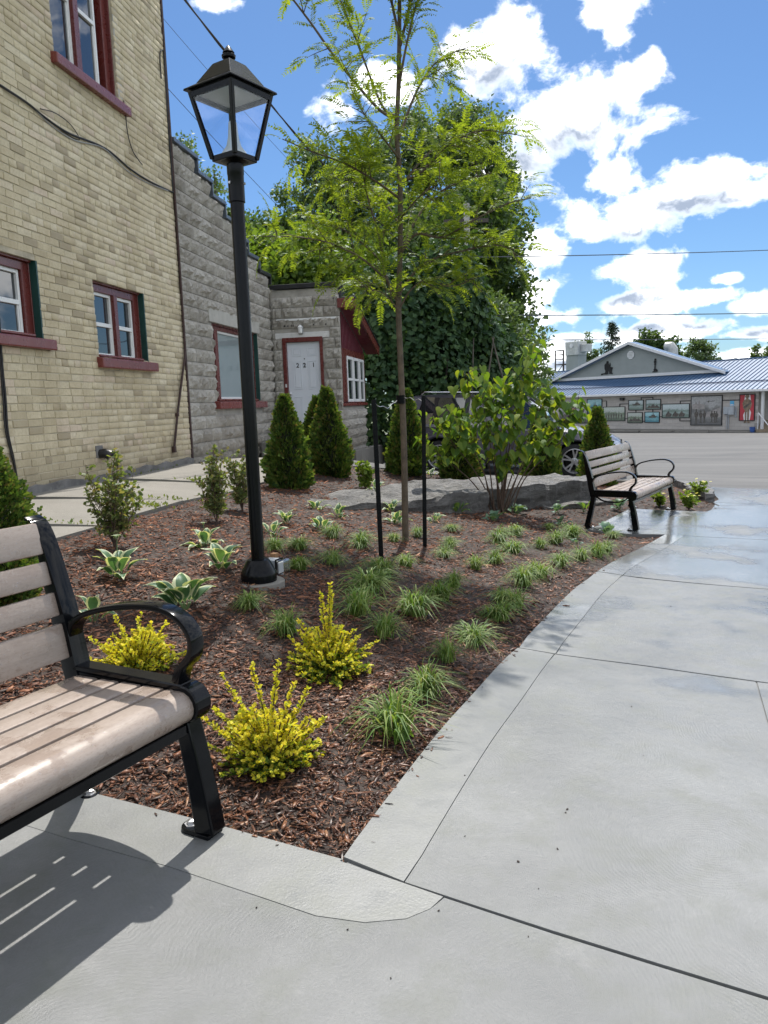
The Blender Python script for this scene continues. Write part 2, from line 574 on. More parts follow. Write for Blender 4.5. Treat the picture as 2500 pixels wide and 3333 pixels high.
def leafmat(name, cols, trans=0.45, tcol=None, gloss=0.12, rough=0.5, gain=1.3):
    cols = [tuple(min(.7, q * gain) for q in c) for c in cols]
    m, nt, b = new_mat(name)
    nt.nodes.remove(b)
    out = nt.nodes['Material Output']
    r = rnd(nt)
    k = len(cols)
    c = ramp(nt, r, [(i / max(1, k - 1), cc) for i, cc in enumerate(cols)])
    d = nd(nt, 'ShaderNodeBsdfDiffuse', {'Color': c})
    tc = mixc(nt, 1.0, c, tcol or (1.5, 1.45, 0.6), 'MULTIPLY')
    t = nd(nt, 'ShaderNodeBsdfTranslucent', {'Color': tc})
    mx = nd(nt, 'ShaderNodeMixShader', {0: trans, 1: d.outputs[0], 2: t.outputs[0]})
    gl = nd(nt, 'ShaderNodeBsdfGlossy', {'Color': (0.9, 0.95, 1, 1), 'Roughness': rough})
    fr = nd(nt, 'ShaderNodeLayerWeight', {'Blend': 0.5})
    mx2 = nd(nt, 'ShaderNodeMixShader', {0: math_(nt, 'MULTIPLY_ADD', math_(nt, 'POWER', fr.outputs['Facing'], 3.0), 0.08, gloss * 0.12), 1: mx.outputs[0], 2: gl.outputs[0]})
    nt.links.new(mx2.outputs[0], out.inputs[0])
    return m


# ------------------------------------------------------------------ leaf clouds
KITE = (np.array([[0, 0, 0], [0.38, 0.30, 0.06], [1, 0, -0.05], [0.38, -0.30, 0.06]]), np.array([[0, 1, 2, 3]]))
HEX = (np.array([[0, 0, 0], [0.25, 0.34, 0.05], [0.7, 0.3, 0.03], [1, 0, -0.08], [0.7, -0.3, 0.03], [0.25, -0.34, 0.05]]), np.array([[0, 1, 2, 3], [0, 3, 4, 5]]))


def unit(v):
    return v / np.maximum(np.linalg.norm(v, axis=-1, keepdims=True), 1e-9)


def leaf_arrays(pos, axis, nrm, size, tpl=KITE):
    V0, F0 = tpl
    a = unit(axis)
    n = unit(nrm - a * (nrm * a).sum(1, keepdims=True))
    s = np.cross(n, a)
    sz = np.asarray(size).reshape(-1, 1, 1)
    loc = V0[None] * sz
    V = pos[:, None, :] + loc[..., 0:1] * a[:, None] + loc[..., 1:2] * s[:, None] + loc[..., 2:3] * n[:, None]
    F = F0[None] + (np.arange(len(pos)) * len(V0))[:, None, None]
    return V.reshape(-1, 3), F.reshape(-1, F0.shape[1])


def leaf_mesh(name, pos, axis, nrm, size, tpl=KITE):
    V, F = leaf_arrays(pos, axis, nrm, size, tpl)
    return mesh_np(name, V, F)


def leaf_parts(parent, pos, axis, nrm, size, tpl, mat, score, name='foliage', nparts=300):
    """the leaves that show largest become parts, the rest one mass"""
    order = np.argsort(-np.asarray(score))
    me = mesh_np('leaf', tpl[0], tpl[1])
    me.materials.append(mat)
    a = unit(axis)
    n = unit(nrm - a * (nrm * a).sum(1, keepdims=True))
    s = np.cross(n, a)
    for i in order[:nparts]:
        o = link('leaf', me, parent)
        z = float(size[i])
        M = Matrix.Identity(4)
        for r_ in range(3):
            M[r_][0], M[r_][1], M[r_][2], M[r_][3] = a[i][r_] * z, s[i][r_] * z, n[i][r_] * z, pos[i][r_]
        o.matrix_basis = M
    k = order[nparts:]
    f = link(name, leaf_mesh(name, pos[k], a[k], n[k], np.asarray(size)[k], tpl), parent, mat)
    f['kind'] = 'stuff'
    return f


def rdir(n):
    return unit(rng.normal(size=(n, 3)))


def in_poly(px, py, poly):
    px, py = np.asarray(px), np.asarray(py)
    c = np.zeros(px.shape, bool)
    n = len(poly)
    for i in range(n):
        x0, y0 = poly[i]
        x1, y1 = poly[(i + 1) % n]
        k = ((y0 > py) != (y1 > py))
        xi = (x1 - x0) * (py - y0) / (y1 - y0 if y1 != y0 else 1e-12) + x0
        c ^= k & (px < xi)
    return c


def drape(name, poly, step, zoff, mat, skirt=0.0, parent=None, bumpf=None):
    """polygon laid on the terrain, finely cut, with side walls"""
    bd = []
    n = len(poly)
    for i in range(n):
        a, b = np.array(poly[i]), np.array(poly[(i + 1) % n])
        k = max(1, int(np.linalg.norm(b - a) / step))
        for j in range(k):
            bd.append(a + (b - a) * j / k)
    bd = np.array(bd)
    x0, y0 = bd.min(0)
    x1, y1 = bd.max(0)
    gx, gy = np.meshgrid(np.arange(x0 + step / 2, x1, step), np.arange(y0 + step / 2, y1, step))
    gx, gy = gx.ravel(), gy.ravel()
    ok = in_poly(gx, gy, poly)
    gx, gy = gx[ok], gy[ok]
    if len(gx) and len(bd):
        keep = np.ones(len(gx), bool)
        for i in range(0, len(gx), 4000):
            dd = np.hypot(gx[i:i + 4000, None] - bd[None, :, 0], gy[i:i + 4000, None] - bd[None, :, 1]).min(1)
            keep[i:i + 4000] = dd > step * 0.4
        gx, gy = gx[keep], gy[keep]
    pts = np.r_[bd, np.c_[gx, gy]]
    nb = len(bd)
    vc, _, fc, *_ = geometry.delaunay_2d_cdt([Vector(p) for p in pts], [(i, (i + 1) % nb) for i in range(nb)], [], 1, 1e-6)
    V2 = np.array([tuple(v) for v in vc])
    z = Tv(V2[:, 0], V2[:, 1]) + zoff
    if bumpf is not None:
        z = z + bumpf(V2[:, 0], V2[:, 1])
    V = [(a, b, c) for (a, b), c in zip(V2, z)]
    F = [tuple(f) for f in fc]
    if skirt > 0:
        nv = len(V)
        zb = Tv(bd[:, 0], bd[:, 1]) + zoff
        # boundary input verts keep their order in the output for a clean polygon
        V += [(V[i][0], V[i][1], V[i][2] - skirt) for i in range(nb)]
        F += [(i, nv + i, nv + (i + 1) % nb, (i + 1) % nb) for i in range(nb)]
    me = bpy.data.meshes.new(name)
    me.from_pydata(V, [], F)
    bm = bmesh.new()
    bm.from_mesh(me)
    bmesh.ops.recalc_face_normals(bm, faces=bm.faces)
    up = sum(f.normal.z * f.calc_area() for f in bm.faces)
    if up < 0:
        bmesh.ops.reverse_faces(bm, faces=bm.faces)
    bm.to_mesh(me)
    bm.free()
    return link(name, me, parent, mat)

# ------------------------------------------------------------------ materials
def concrete(name, broom=True, col=((0.116, 0.121, 0.122), (0.190, 0.195, 0.195))):
    m, nt, b = new_mat(name)
    p = worldpos(nt)
    big = noise_(nt, p, 1.3, 5, 0.6)
    c = ramp(nt, big, [(0.3, col[0]), (0.68, col[1])])
    mid = noise_(nt, p, 5.5, 6, 0.65)
    c = mixc(nt, maprange(nt, mid, 0.48, 0.70, 0, 0.7), c, (0.128, 0.136, 0.116))
    sp = noise_(nt, p, 160, 3, 0.6)
    c = mixc(nt, maprange(nt, sp, 0.35, 0.7, 0.0, 0.35), c, (0.115, 0.118, 0.118))
    pale = noise_(nt, vmath(nt, 'ADD', p, (9, 3, 0)), 3.1, 7, 0.7)
    c = mixc(nt, maprange(nt, pale, 0.6, 0.78, 0, 0.5), c, (0.265, 0.265, 0.26))
    # wet film in pools
    wet = noise_(nt, vmath(nt, 'MULTIPLY', vmath(nt, 'ADD', p, (3.3, 7.1, 0)), (1, 1.0, 1)), 0.9, 4, 0.55)
    sepp = nd(nt, 'ShaderNodeSeparateXYZ', {0: p})
    far = maprange(nt, sepp.outputs[1], 2.5, 7.5, -0.13, 0.13)
    w = maprange(nt, math_(nt, 'ADD', wet, far), 0.48, 0.60, 0, 1, True)
    c = mixc(nt, math_(nt, 'MULTIPLY', w, 0.12), c, (0.125, 0.13, 0.126))
    nt.links.new(c, b.inputs['Base Color'])
    rough = maprange(nt, noise_(nt, p, 11, 5), 0.3, 0.7, 0.34, 0.52)
    rough = nd(nt, 'ShaderNodeMix', {0: w, 2: rough, 3: 0.09 if broom else 0.10}).outputs[0]
    nt.links.new(rough, b.inputs['Roughness'])
    b.inputs['Specular IOR Level'].default_value = 0.6
    # fan shaped broom arcs round scattered centres
    flat = vmath(nt, 'MULTIPLY', p, (1, 1, 0))
    warp = nd(nt, 'ShaderNodeTexNoise', {'Vector': flat, 'Scale': 3.0, 'Detail': 2.0}).outputs['Color']
    fv = vmath(nt, 'ADD', flat, vmath(nt, 'MULTIPLY', warp, (0.14, 0.14, 0)))
    vo = nd(nt, 'ShaderNodeTexVoronoi', {'Vector': fv, 'Scale': 1.5}, feature='F1', voronoi_dimensions='2D')
    ph = math_(nt, 'MULTIPLY', vo.outputs['Distance'], 330 if broom else 120)
    ph = math_(nt, 'ADD', ph, math_(nt, 'MULTIPLY', noise_(nt, flat, 22, 3), 9.0))
    arc = math_(nt, 'SINE', ph)
    fine = noise_(nt, p, 420 if broom else 130, 4, 0.65)
    fade = maprange(nt, noise_(nt, flat, 2.2, 3), 0.4, 0.65, 0.25, 1.0)
    h = math_(nt, 'ADD', math_(nt, 'MULTIPLY', math_(nt, 'MULTIPLY', arc, fade), 0.10 if broom else 0.02), math_(nt, 'MULTIPLY', fine, 1.0 if broom else 0.5))
    h = math_(nt, 'ADD', h, math_(nt, 'MULTIPLY', noise_(nt, p, 26, 4), 1.2 if broom else 0.25))
    bp = nd(nt, 'ShaderNodeBump', {'Height': h, 'Distance': 0.004})
    nt.links.new(math_(nt, 'MULTIPLY_ADD', math_(nt, 'SUBTRACT', 1.0, w), 0.36, 0.10), bp.inputs['Strength'])
    nt.links.new(bp.outputs[0], b.inputs['Normal'])
    return m


M_conc = concrete('broomed_concrete')
M_edge = concrete('trowelled_concrete', False, ((0.132, 0.137, 0.135), (0.202, 0.206, 0.202)))


def asphalt():
    m, nt, b = new_mat('worn_asphalt')
    p = worldpos(nt)
    st = vmath(nt, 'MULTIPLY', p, (0.25, 1.1, 1))
    rot = nd(nt, 'ShaderNodeVectorRotate', {'Vector': p, 'Angle': 0.5}, rotation_type='Z_AXIS').outputs[0]
    st = vmath(nt, 'MULTIPLY', rot, (0.12, 1.0, 1))
    s = noise_(nt, st, 1.6, 6, 0.65)
    c = ramp(nt, s, [(0.3, (0.055, 0.055, 0.056)), (0.52, (0.088, 0.087, 0.086)), (0.72, (0.128, 0.126, 0.123))])
    sp = noise_(nt, p, 130, 3, 0.7)
    c = mixc(nt, maprange(nt, sp, 0.4, 0.75, 0, 0.5), c, (0.055, 0.055, 0.055))
    blot = noise_(nt, p, 0.5, 6, 0.7)
    c = mixc(nt, maprange(nt, blot, 0.55, 0.7, 0, 0.4), c, (0.145, 0.137, 0.13))
    nt.links.new(c, b.inputs['Base Color'])
    b.inputs['Roughness'].default_value = 0.8
    bump(nt, b, sp, 0.35, 0.006)
    return m


M_asph = asphalt()
M_soil = simple('mulch_floor', (0.028, 0.017, 0.012), 0.85, 0.5, 9, bumpa=0.8, bscale=90)
M_grassy = simple('rough_grass_ground', (0.075, 0.10, 0.035), 0.95, 0.4, 1.5, bumpa=0.6, bscale=30)


def oldwalk():
    m, nt, b = new_mat('old_concrete')
    p = worldpos(nt)
    c = ramp(nt, noise_(nt, p, 1.2, 6, 0.6), [(0.3, (0.165, 0.155, 0.135)), (0.7, (0.24, 0.226, 0.20))])
    c = mixc(nt, maprange(nt, noise_(nt, p, 120, 4, 0.7), 0.4, 0.7, 0, 0.5), c, (0.12, 0.11, 0.095))
    c = mixc(nt, maprange(nt, noise_(nt, p, 4.5, 6, 0.7), 0.55, 0.75, 0, 0.6), c, (0.125, 0.115, 0.10))
    nt.links.new(c, b.inputs['Base Color'])
    b.inputs['Roughness'].default_value = 0.85
    bump(nt, b, noise_(nt, p, 70, 6, 0.7), 0.5, 0.008)
    return m


M_walk = oldwalk()


def mulch_mat():
    m, nt, b = new_mat('bark_mulch')
    r = rnd(nt)
    c = ramp(nt, r, [(0.0, (0.028, 0.013, 0.008)), (0.3, (0.062, 0.026, 0.015)), (0.55, (0.125, 0.048, 0.023)), (0.8, (0.185, 0.075, 0.035)), (0.93, (0.23, 0.105, 0.052)), (1.0, (0.31, 0.175, 0.10))])
    p = worldpos(nt)
    s = nd(nt, 'ShaderNodeSeparateXYZ', {0: p})
    # the upper part of the bed has dried, the lower part is still wet
    dry = maprange(nt, math_(nt, 'ADD', math_(nt, 'ADD', s.outputs[1], math_(nt, 'MULTIPLY', s.outputs[0], -1.3)), math_(nt, 'MULTIPLY', noise_(nt, p, 1.1, 4), 4.0)), 4.5, 9.5, 0, 1)
    c = mixc(nt, dry, c, mixc(nt, 1.0, c, (1.55, 1.32, 1.12), 'MULTIPLY'))
    g = noise_(nt, p, 210, 3, 0.6)
    c = mixc(nt, maprange(nt, g, 0.4, 0.75, 0, 0.55), c, (0.018, 0.01, 0.007))
    nt.links.new(c, b.inputs['Base Color'])
    nt.links.new(maprange(nt, dry, 0, 1, 0.42, 0.75), b.inputs['Roughness'])
    b.inputs['Specular IOR Level'].default_value = 0.45
    return m


M_mulch = mulch_mat()


def brickmat(name, cols, soot, relief=0.35):
    m, nt, b = new_mat(name)
    a = nt.nodes.new('ShaderNodeAttribute')
    a.attribute_name = 'tint'
    r = a.outputs['Fac']
    c = ramp(nt, r, [(i / (len(cols) - 1), q) for i, q in enumerate(cols)])
    p = worldpos(nt)
    c = mixc(nt, maprange(nt, noise_(nt, p, 38, 6, 0.7), 0.45, 0.75, 0, 0.55), c, soot)
    stk = noise_(nt, vmath(nt, 'MULTIPLY', p, (5, 5, 0.35)), 1.0, 5, 0.6)
    c = mixc(nt, maprange(nt, stk, 0.5, 0.72, 0, 0.4), c, soot)
    big = noise_(nt, p, 0.9, 6, 0.62)
    c = mixc(nt, maprange(nt, big, 0.45, 0.7, 0, 0.4), c, soot)
    sz = nd(nt, 'ShaderNodeSeparateXYZ', {0: p}).outputs[2]
    damp = maprange(nt, math_(nt, 'ADD', sz, math_(nt, 'MULTIPLY', noise_(nt, p, 2.0, 5), 0.55)), 0.78, 1.25, 0.55, 0.0)
    c = mixc(nt, damp, c, (0.12, 0.10, 0.07))
    nt.links.new(c, b.inputs['Base Color'])
    b.inputs['Roughness'].default_value = 0.85
    b.inputs['Specular IOR Level'].default_value = 0.25
    bump(nt, b, noise_(nt, p, 75 if relief < .4 else 30, 6, 0.7), relief, 0.006 if relief < .4 else 0.02)
    return m


M_brick = brickmat('buff_brick', [(0.37, 0.315, 0.225), (0.48, 0.41, 0.28), (0.57, 0.49, 0.335), (0.62, 0.54, 0.375), (0.65, 0.575, 0.42), (0.61, 0.50, 0.385)], (0.37, 0.295, 0.18))
M_mortar = simple('lime_mortar', (0.46, 0.405, 0.30), 0.95, 0.3, 5, bumpa=0.6, bscale=60)
M_block = brickmat('rock_faced_block', [(0.32, 0.297, 0.26), (0.38, 0.354, 0.312), (0.425, 0.40, 0.355), (0.46, 0.432, 0.386)], (0.22, 0.20, 0.17), 0.65)
M_blockmortar = simple('block_mortar', (0.36, 0.338, 0.30), 0.95, 0.25, 5, bumpa=0.6, bscale=60)
M_parge = simple('pargeted_foundation', (0.15, 0.145, 0.14), 0.9, 0.4, 4, bumpa=0.9, bscale=26, dirt=(0.30, 0.29, 0.27))
M_lintel = simple('concrete_lintel', (0.40, 0.385, 0.345), 0.85, 0.12, 5, bumpa=0.4, dirt=(0.25, 0.24, 0.21))
M_whiteblock = simple('whitewashed_lintel', (0.62, 0.61, 0.59), 0.7, 0.08, 7, bumpa=0.3, dirt=(0.36, 0.34, 0.3))
M_red = simple('oxblood_paint', (0.125, 0.024, 0.020), 0.28, 0.05, 3, spec=0.5)
M_sill = simple('oxblood_sill_paint', (0.175, 0.04, 0.034), 0.28, 0.08, 3, spec=0.5)
M_maroon = simple('maroon_siding', (0.125, 0.016, 0.028), 0.5, 0.15, 5)
M_green = simple('dark_green_paint', (0.008, 0.05, 0.042), 0.4, 0.15, 6)
M_white = simple('white_vinyl', (0.74, 0.74, 0.73), 0.35, 0.04, 4)
M_door = simple('white_door_paint', (0.66, 0.69, 0.73), 0.4, 0.03, 4)
M_blackcap = simple('black_flashing', (0.012, 0.012, 0.014), 0.35, 0.3, 5)
M_greycap = simple('slate_flashing', (0.11, 0.13, 0.16), 0.32, 0.15, 4, metal=0.4)
M_black = simple('black_gloss_paint', (0.0025, 0.003, 0.004), 0.13, 0.3, 8, spec=0.22, bumpa=0.03, bscale=45, coat=0.0)
M_lamp = simple('black_satin_post', (0.003, 0.0035, 0.0045), 0.22, 0.3, 8, spec=0.18, bumpa=0.05, bscale=130)
M_stake = simple('green_black_stake', (0.004, 0.0045, 0.005), 0.5, 0.3, 8, spec=0.12)
M_steel = simple('zinc_bolt', (0.55, 0.55, 0.56), 0.3, 0.1, 8, metal=0.9)
M_wire = simple('cable_sheath', (0.013, 0.012, 0.013), 0.5, 0.3, 8)
M_rust = simple('rusty_brown_conduit', (0.045, 0.022, 0.018), 0.7, 0.35, 18)
M_greyp = simple('grey_conduit', (0.33, 0.33, 0.33), 0.5, 0.15, 10)
M_bark = simple('young_bark', (0.095, 0.07, 0.046), 0.85, 0.35, 18, bumpa=0.6, bscale=70, dirt=(0.05, 0.042, 0.03))
M_twig = simple('twig_bark', (0.085, 0.055, 0.038), 0.8, 0.35, 20)
M_bigbark = simple('grey_tree_bark', (0.10, 0.088, 0.07), 0.9, 0.35, 6, bumpa=0.8, bscale=20)


def slatmat():
    m, nt, b = new_mat('tan_recycled_plank')
    p = objcoord(nt)
    st = vmath(nt, 'MULTIPLY', p, (1.2, 9, 9))
    c = ramp(nt, noise_(nt, st, 5, 5, 0.6), [(0.3, (0.26, 0.212, 0.178)), (0.7, (0.33, 0.275, 0.236))])
    sp = noise_(nt, vmath(nt, 'MULTIPLY', p, (0.55, 1.6, 1.6)), 165, 3, 0.6)
    c = mixc(nt, maprange(nt, sp, 0.5, 0.72, 0, 0.55), c, (0.19, 0.14, 0.115))
    wet = noise_(nt, p, 8, 5, 0.6)
    w = maprange(nt, wet, 0.5, 0.6, 0, 1)
    c = mixc(nt, math_(nt, 'MULTIPLY', w, 0.4), c, (0.21, 0.155, 0.12))
    nt.links.new(c, b.inputs['Base Color'])
    nt.links.new(maprange(nt, w, 0, 1, 0.40, 0.16), b.inputs['Roughness'])
    gr = noise_(nt, vmath(nt, 'MULTIPLY', p, (0.2, 1.6, 1.6)), 110, 4, 0.6)
    bump(nt, b, gr, 0.14, 0.003)
    return m


M_slat = slatmat()


def glassmat(name, tint=(0.02, 0.025, 0.03), rough=0.02):
    """window glass with a dim room behind it"""
    m, nt, b = new_mat(name)
    b.inputs['Base Color'].default_value = tint + (1,)
    b.inputs['Roughness'].default_value = rough
    b.inputs['Specular IOR Level'].default_value = 0.9
    b.inputs['IOR'].default_value = 1.6
    p = objcoord(nt)
    bump(nt, b, noise_(nt, p, 2.2, 2), 0.05, 0.02)
    return m


M_glass = glassmat('dark_window_glass')


def clearglass(name, tint=(0.9, 0.95, 1.0), amount=0.12):
    m, nt, b = new_mat(name)
    nt.nodes.remove(b)
    out = nt.nodes['Material Output']
    t = nd(nt, 'ShaderNodeBsdfTransparent', {'Color': tuple(tint) + (1,)})
    g = nd(nt, 'ShaderNodeBsdfGlossy', {'Color': (0.95, 0.97, 1, 1), 'Roughness': 0.03})
    fr = nd(nt, 'ShaderNodeLayerWeight', {'Blend': 0.5})
    mx = nd(nt, 'ShaderNodeMixShader', {0: math_(nt, 'MULTIPLY_ADD', math_(nt, 'POWER', fr.outputs['Facing'], 4.0), 0.6, amount), 1: t.outputs[0], 2: g.outputs[0]})
    nt.links.new(mx.outputs[0], out.inputs[0])
    return m


M_clear = clearglass('clear_lantern_glass', (0.93, 0.96, 1.0), 0.03)
M_bubble = clearglass('clear_plastic', (0.85, 0.88, 0.9), 0.16)
M_glasspale = glassmat('pale_reflection_glass', (0.24, 0.30, 0.31))  # reflection of the white door and sky put into the base colour
M_curtain = simple('dim_curtain', (0.22, 0.24, 0.27), 0.9, 0.35, 3)


def rockmat():
    m, nt, b = new_mat('grey_ledge_rock')
    p = worldpos(nt)
    lay = vmath(nt, 'MULTIPLY', p, (1, 1, 5))
    c = ramp(nt, noise_(nt, lay, 3.0, 8, 0.65), [(0.3, (0.085, 0.08, 0.075)), (0.5, (0.16, 0.152, 0.143)), (0.72, (0.26, 0.25, 0.236))])
    c = mixc(nt, maprange(nt, noise_(nt, p, 11, 6, 0.7), 0.52, 0.68, 0, 0.7), c, (0.085, 0.085, 0.075))
    c = mixc(nt, maprange(nt, noise_(nt, p, 23, 6, 0.7), 0.58, 0.72, 0, 0.5), c, (0.36, 0.35, 0.33))
    nt.links.new(c, b.inputs['Base Color'])
    nt.links.new(maprange(nt, noise_(nt, p, 6, 4), 0.35, 0.65, 0.3, 0.7), b.inputs['Roughness'])
    bump(nt, b, math_(nt, 'ADD', noise_(nt, lay, 17, 9, 0.72), math_(nt, 'MULTIPLY', noise_(nt, p, 6, 5, 0.6), 1.6)), 1.0, 0.06)
    return m


M_rock = rockmat()
# foliage
L_locust = leafmat('locust_leaf', [(0.098, 0.152, 0.018), (0.145, 0.205, 0.023), (0.20, 0.252, 0.031)], 0.55, (1.27, 1.2, 0.48))
L_redbud = leafmat('redbud_leaf', [(0.04, 0.09, 0.02), (0.07, 0.13, 0.022), (0.11, 0.17, 0.024), (0.17, 0.205, 0.028)], 0.5, (1.5, 1.4, 0.45))
L_maple = leafmat('maple_leaf', [(0.022, 0.045, 0.014), (0.042, 0.075, 0.02), (0.07, 0.11, 0.026)], 0.42)
L_poplar = leafmat('poplar_leaf', [(0.04, 0.068, 0.026), (0.065, 0.105, 0.034), (0.10, 0.14, 0.048)], 0.45, (1.4, 1.4, 0.6), gloss=0.3)
L_bright = leafmat('bright_leaf', [(0.04, 0.075, 0.014), (0.075, 0.125, 0.02), (0.115, 0.165, 0.025)], 0.5)
L_ivy = leafmat('vine_leaf', [(0.016, 0.04, 0.016), (0.03, 0.064, 0.022), (0.05, 0.09, 0.026)], 0.3)
L_cedar = leafmat('cedar_spray', [(0.02, 0.045, 0.012), (0.04, 0.078, 0.018), (0.075, 0.12, 0.024), (0.10, 0.145, 0.03), (0.11, 0.085, 0.035)], 0.35, gloss=0.05)
L_twig = leafmat('small_olive_leaf', [(0.07, 0.10, 0.035), (0.11, 0.15, 0.05), (0.16, 0.18, 0.065), (0.17, 0.14, 0.07)], 0.45)
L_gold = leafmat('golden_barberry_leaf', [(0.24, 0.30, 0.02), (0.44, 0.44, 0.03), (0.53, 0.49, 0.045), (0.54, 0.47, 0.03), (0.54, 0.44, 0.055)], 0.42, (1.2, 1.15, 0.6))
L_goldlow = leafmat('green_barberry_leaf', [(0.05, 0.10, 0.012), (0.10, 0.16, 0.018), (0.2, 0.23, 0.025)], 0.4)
L_grass = leafmat('sedge_blade', [(0.05, 0.10, 0.02), (0.08, 0.145, 0.028), (0.12, 0.185, 0.04), (0.17, 0.22, 0.06), (0.22, 0.23, 0.10)], 0.4, (1.35, 1.4, 0.6))
L_hosta = leafmat('hosta_green', [(0.035, 0.085, 0.04), (0.05, 0.11, 0.05), (0.07, 0.135, 0.05)], 0.35, gloss=0.25)
L_hostablue = leafmat('hosta_blue', [(0.06, 0.12, 0.085), (0.085, 0.15, 0.10), (0.10, 0.16, 0.08)], 0.3, gloss=0.25)
L_hostagold = leafmat('hosta_lime', [(0.10, 0.17, 0.04), (0.15, 0.21, 0.05)], 0.4, gloss=0.25)
L_cream = leafmat('hosta_cream_margin', [(0.38, 0.41, 0.25), (0.46, 0.47, 0.32)], 0.3)
L_lime = leafmat('lime_shrub_leaf', [(0.07, 0.12, 0.02), (0.12, 0.18, 0.028), (0.17, 0.22, 0.035)], 0.45)
L_petal = leafmat('pale_yellow_petal', [(0.5, 0.46, 0.14), (0.6, 0.55, 0.25)], 0.3)
L_spruce = leafmat('spruce_needle', [(0.02, 0.032, 0.02), (0.035, 0.05, 0.028)], 0.15)
L_far = leafmat('far_leaf', [(0.035, 0.06, 0.02), (0.06, 0.095, 0.028), (0.085, 0.12, 0.035)], 0.4)
L_weed = leafmat('weed_leaf', [(0.08, 0.12, 0.03), (0.14, 0.16, 0.05)], 0.4)

# ------------------------------------------------------------------ ground, lot, pavement, bed
def tagS(o):
    o['kind'] = 'structure'
    return o


def build_ground():
    xs = np.unique(np.r_[np.linspace(-400, -16, 14), np.linspace(-16, 45, 50), np.linspace(45, 500, 14)])
    ys = np.unique(np.r_[np.linspace(-200, -4, 10), np.linspace(-4, 75, 60), np.linspace(75, 900, 16)])
    X, Y = np.meshgrid(xs, ys)
    Zg = Tv(X, Y) - 0.13
    V = np.c_[X.ravel(), Y.ravel(), Zg.ravel()]
    w = len(xs)
    F = [(j * w + i, j * w + i + 1, (j + 1) * w + i + 1, (j + 1) * w + i) for j in range(len(ys) - 1) for i in range(w - 1)]
    return tagS(link('ground', mesh_np('ground', V, F, True), None, M_grassy))


build_ground()

# parking lot: everything between the bed and the hall
LOT_EDGE = [(5.484, 13.572), (5.9, 13.25), (6.5, 12.9), (9.0, 11.3), (16.0, 7.0)]
lot_poly = LOT_EDGE + [(45, 7), (45, 34), (21.9, 44.6), (12.2, 58.5), (-10, 58.5), (-6, 24), (-1.3, 17.4), (-0.75, 16.6), (-0.55, 11.7), (0.1, 12.05), (0.7, 12.3), (1.26, 12.7), (2.2, 13.25), (3.3, 13.8), (4.3, 14.1), (5.0, 14.0)]
tagS(drape('parking_lot', lot_poly, 0.9, 0.0, M_asph))

# concrete walk, one slab between joints
path = thing('concrete_path', None, None)
path['kind'] = 'structure'
GAP = 0.006


def offset_poly(line, d):
    """shift a polyline to its right by d"""
    out = []
    n = len(line)
    for i in range(n):
        a = np.array(line[max(0, i - 1)], float)
        b = np.array(line[min(n - 1, i + 1)], float)
        t = (b - a) / np.linalg.norm(b - a)
        out.append(tuple(np.array(line[i]) + np.array([t[1], -t[0]]) * d))
    return out


def smooth2(line, n=4):
    return [tuple(p) for p in smooth_path(line, n)]


PE = smooth2(PATHEDGE, 4)
PEo = offset_poly(PE, 0.2)
PEo2 = offset_poly(PE, 0.2 + 0.0022)


def split_at(line, pt):
    i = min(range(len(line)), key=lambda k: (line[k][0] - pt[0]) ** 2 + (line[k][1] - pt[1]) ** 2)
    return i


i2 = split_at(PE, J[1][0])
i3 = split_at(PE, (1.734, 6.169))
ZP = 0.022
SK = 0.12
jn = lambda P, Q, d: None


def shift(pts, dx, dy):
    return [(p[0] + dx, p[1] + dy) for p in pts]


# joint lines continue to the right of the frame
j1 = [(-0.150, 1.942), (0.36, 1.635), (0.752, 1.412), (1.5, 1.0), (2.4, 0.5)]
seam_ = [(1.05, 1.24), (1.198, 2.0), (1.378, 2.687), (1.62, 3.30), (1.78, 3.436)]
j2 = [J[1][0], (1.287, 3.712), (1.771, 3.44), (2.6, 2.95), (4.5, 2.0)]
j3 = [(1.745, 6.16), (2.0, 5.98), (2.804, 5.50), (4.5, 4.5), (7, 3.2)]
j4 = [(3.085, 8.32), (3.987, 7.858), (6.2, 6.7), (9.5, 5.0)]
j5 = [(4.70, 10.89), (5.35, 10.58), (7.5, 9.4), (12, 7.0)]
pad = [tuple(p) for p in PADEDGE]
pad_ext = [(-2.6, 3.12), (-1.346, 2.493), (-1.042, 2.387), (-0.524, 2.13), (-0.147, 1.952)]
# the near slab that carries the bench, with its smooth margin
def off_line(pts, d):
    return [tuple(np.array(p) + np.array(d)) for p in pts]


near_out = [(-2.6, 3.12), (-1.346, 2.493), (-0.524, 2.13), (-0.147, 1.945), (-0.153, 1.937), (0.02, 1.833), (0.115, 1.775)]
near_in = [(-2.72, 2.92), (-1.45, 2.29), (-0.62, 1.935), (-0.34, 1.79), (-0.20, 1.715), (-0.08, 1.685), (0.02, 1.695), (0.08, 1.73)]
drape('border_strip', near_out + near_in[::-1], 0.12, ZP, M_edge, SK, path)
near_in2 = [(p[0] - 0.0008, p[1] - 0.0016) for p in near_in]
drape('slab', near_in2 + [(0.118, 1.772)] + [(p[0] - 0.002, p[1] - 0.006) for p in j1[1:]] + [(1.6, -0.6), (-0.5, -1.6), (-3.4, -0.6), (-3.6, 1.6)], 0.16, ZP - 0.001, M_conc, SK, path)
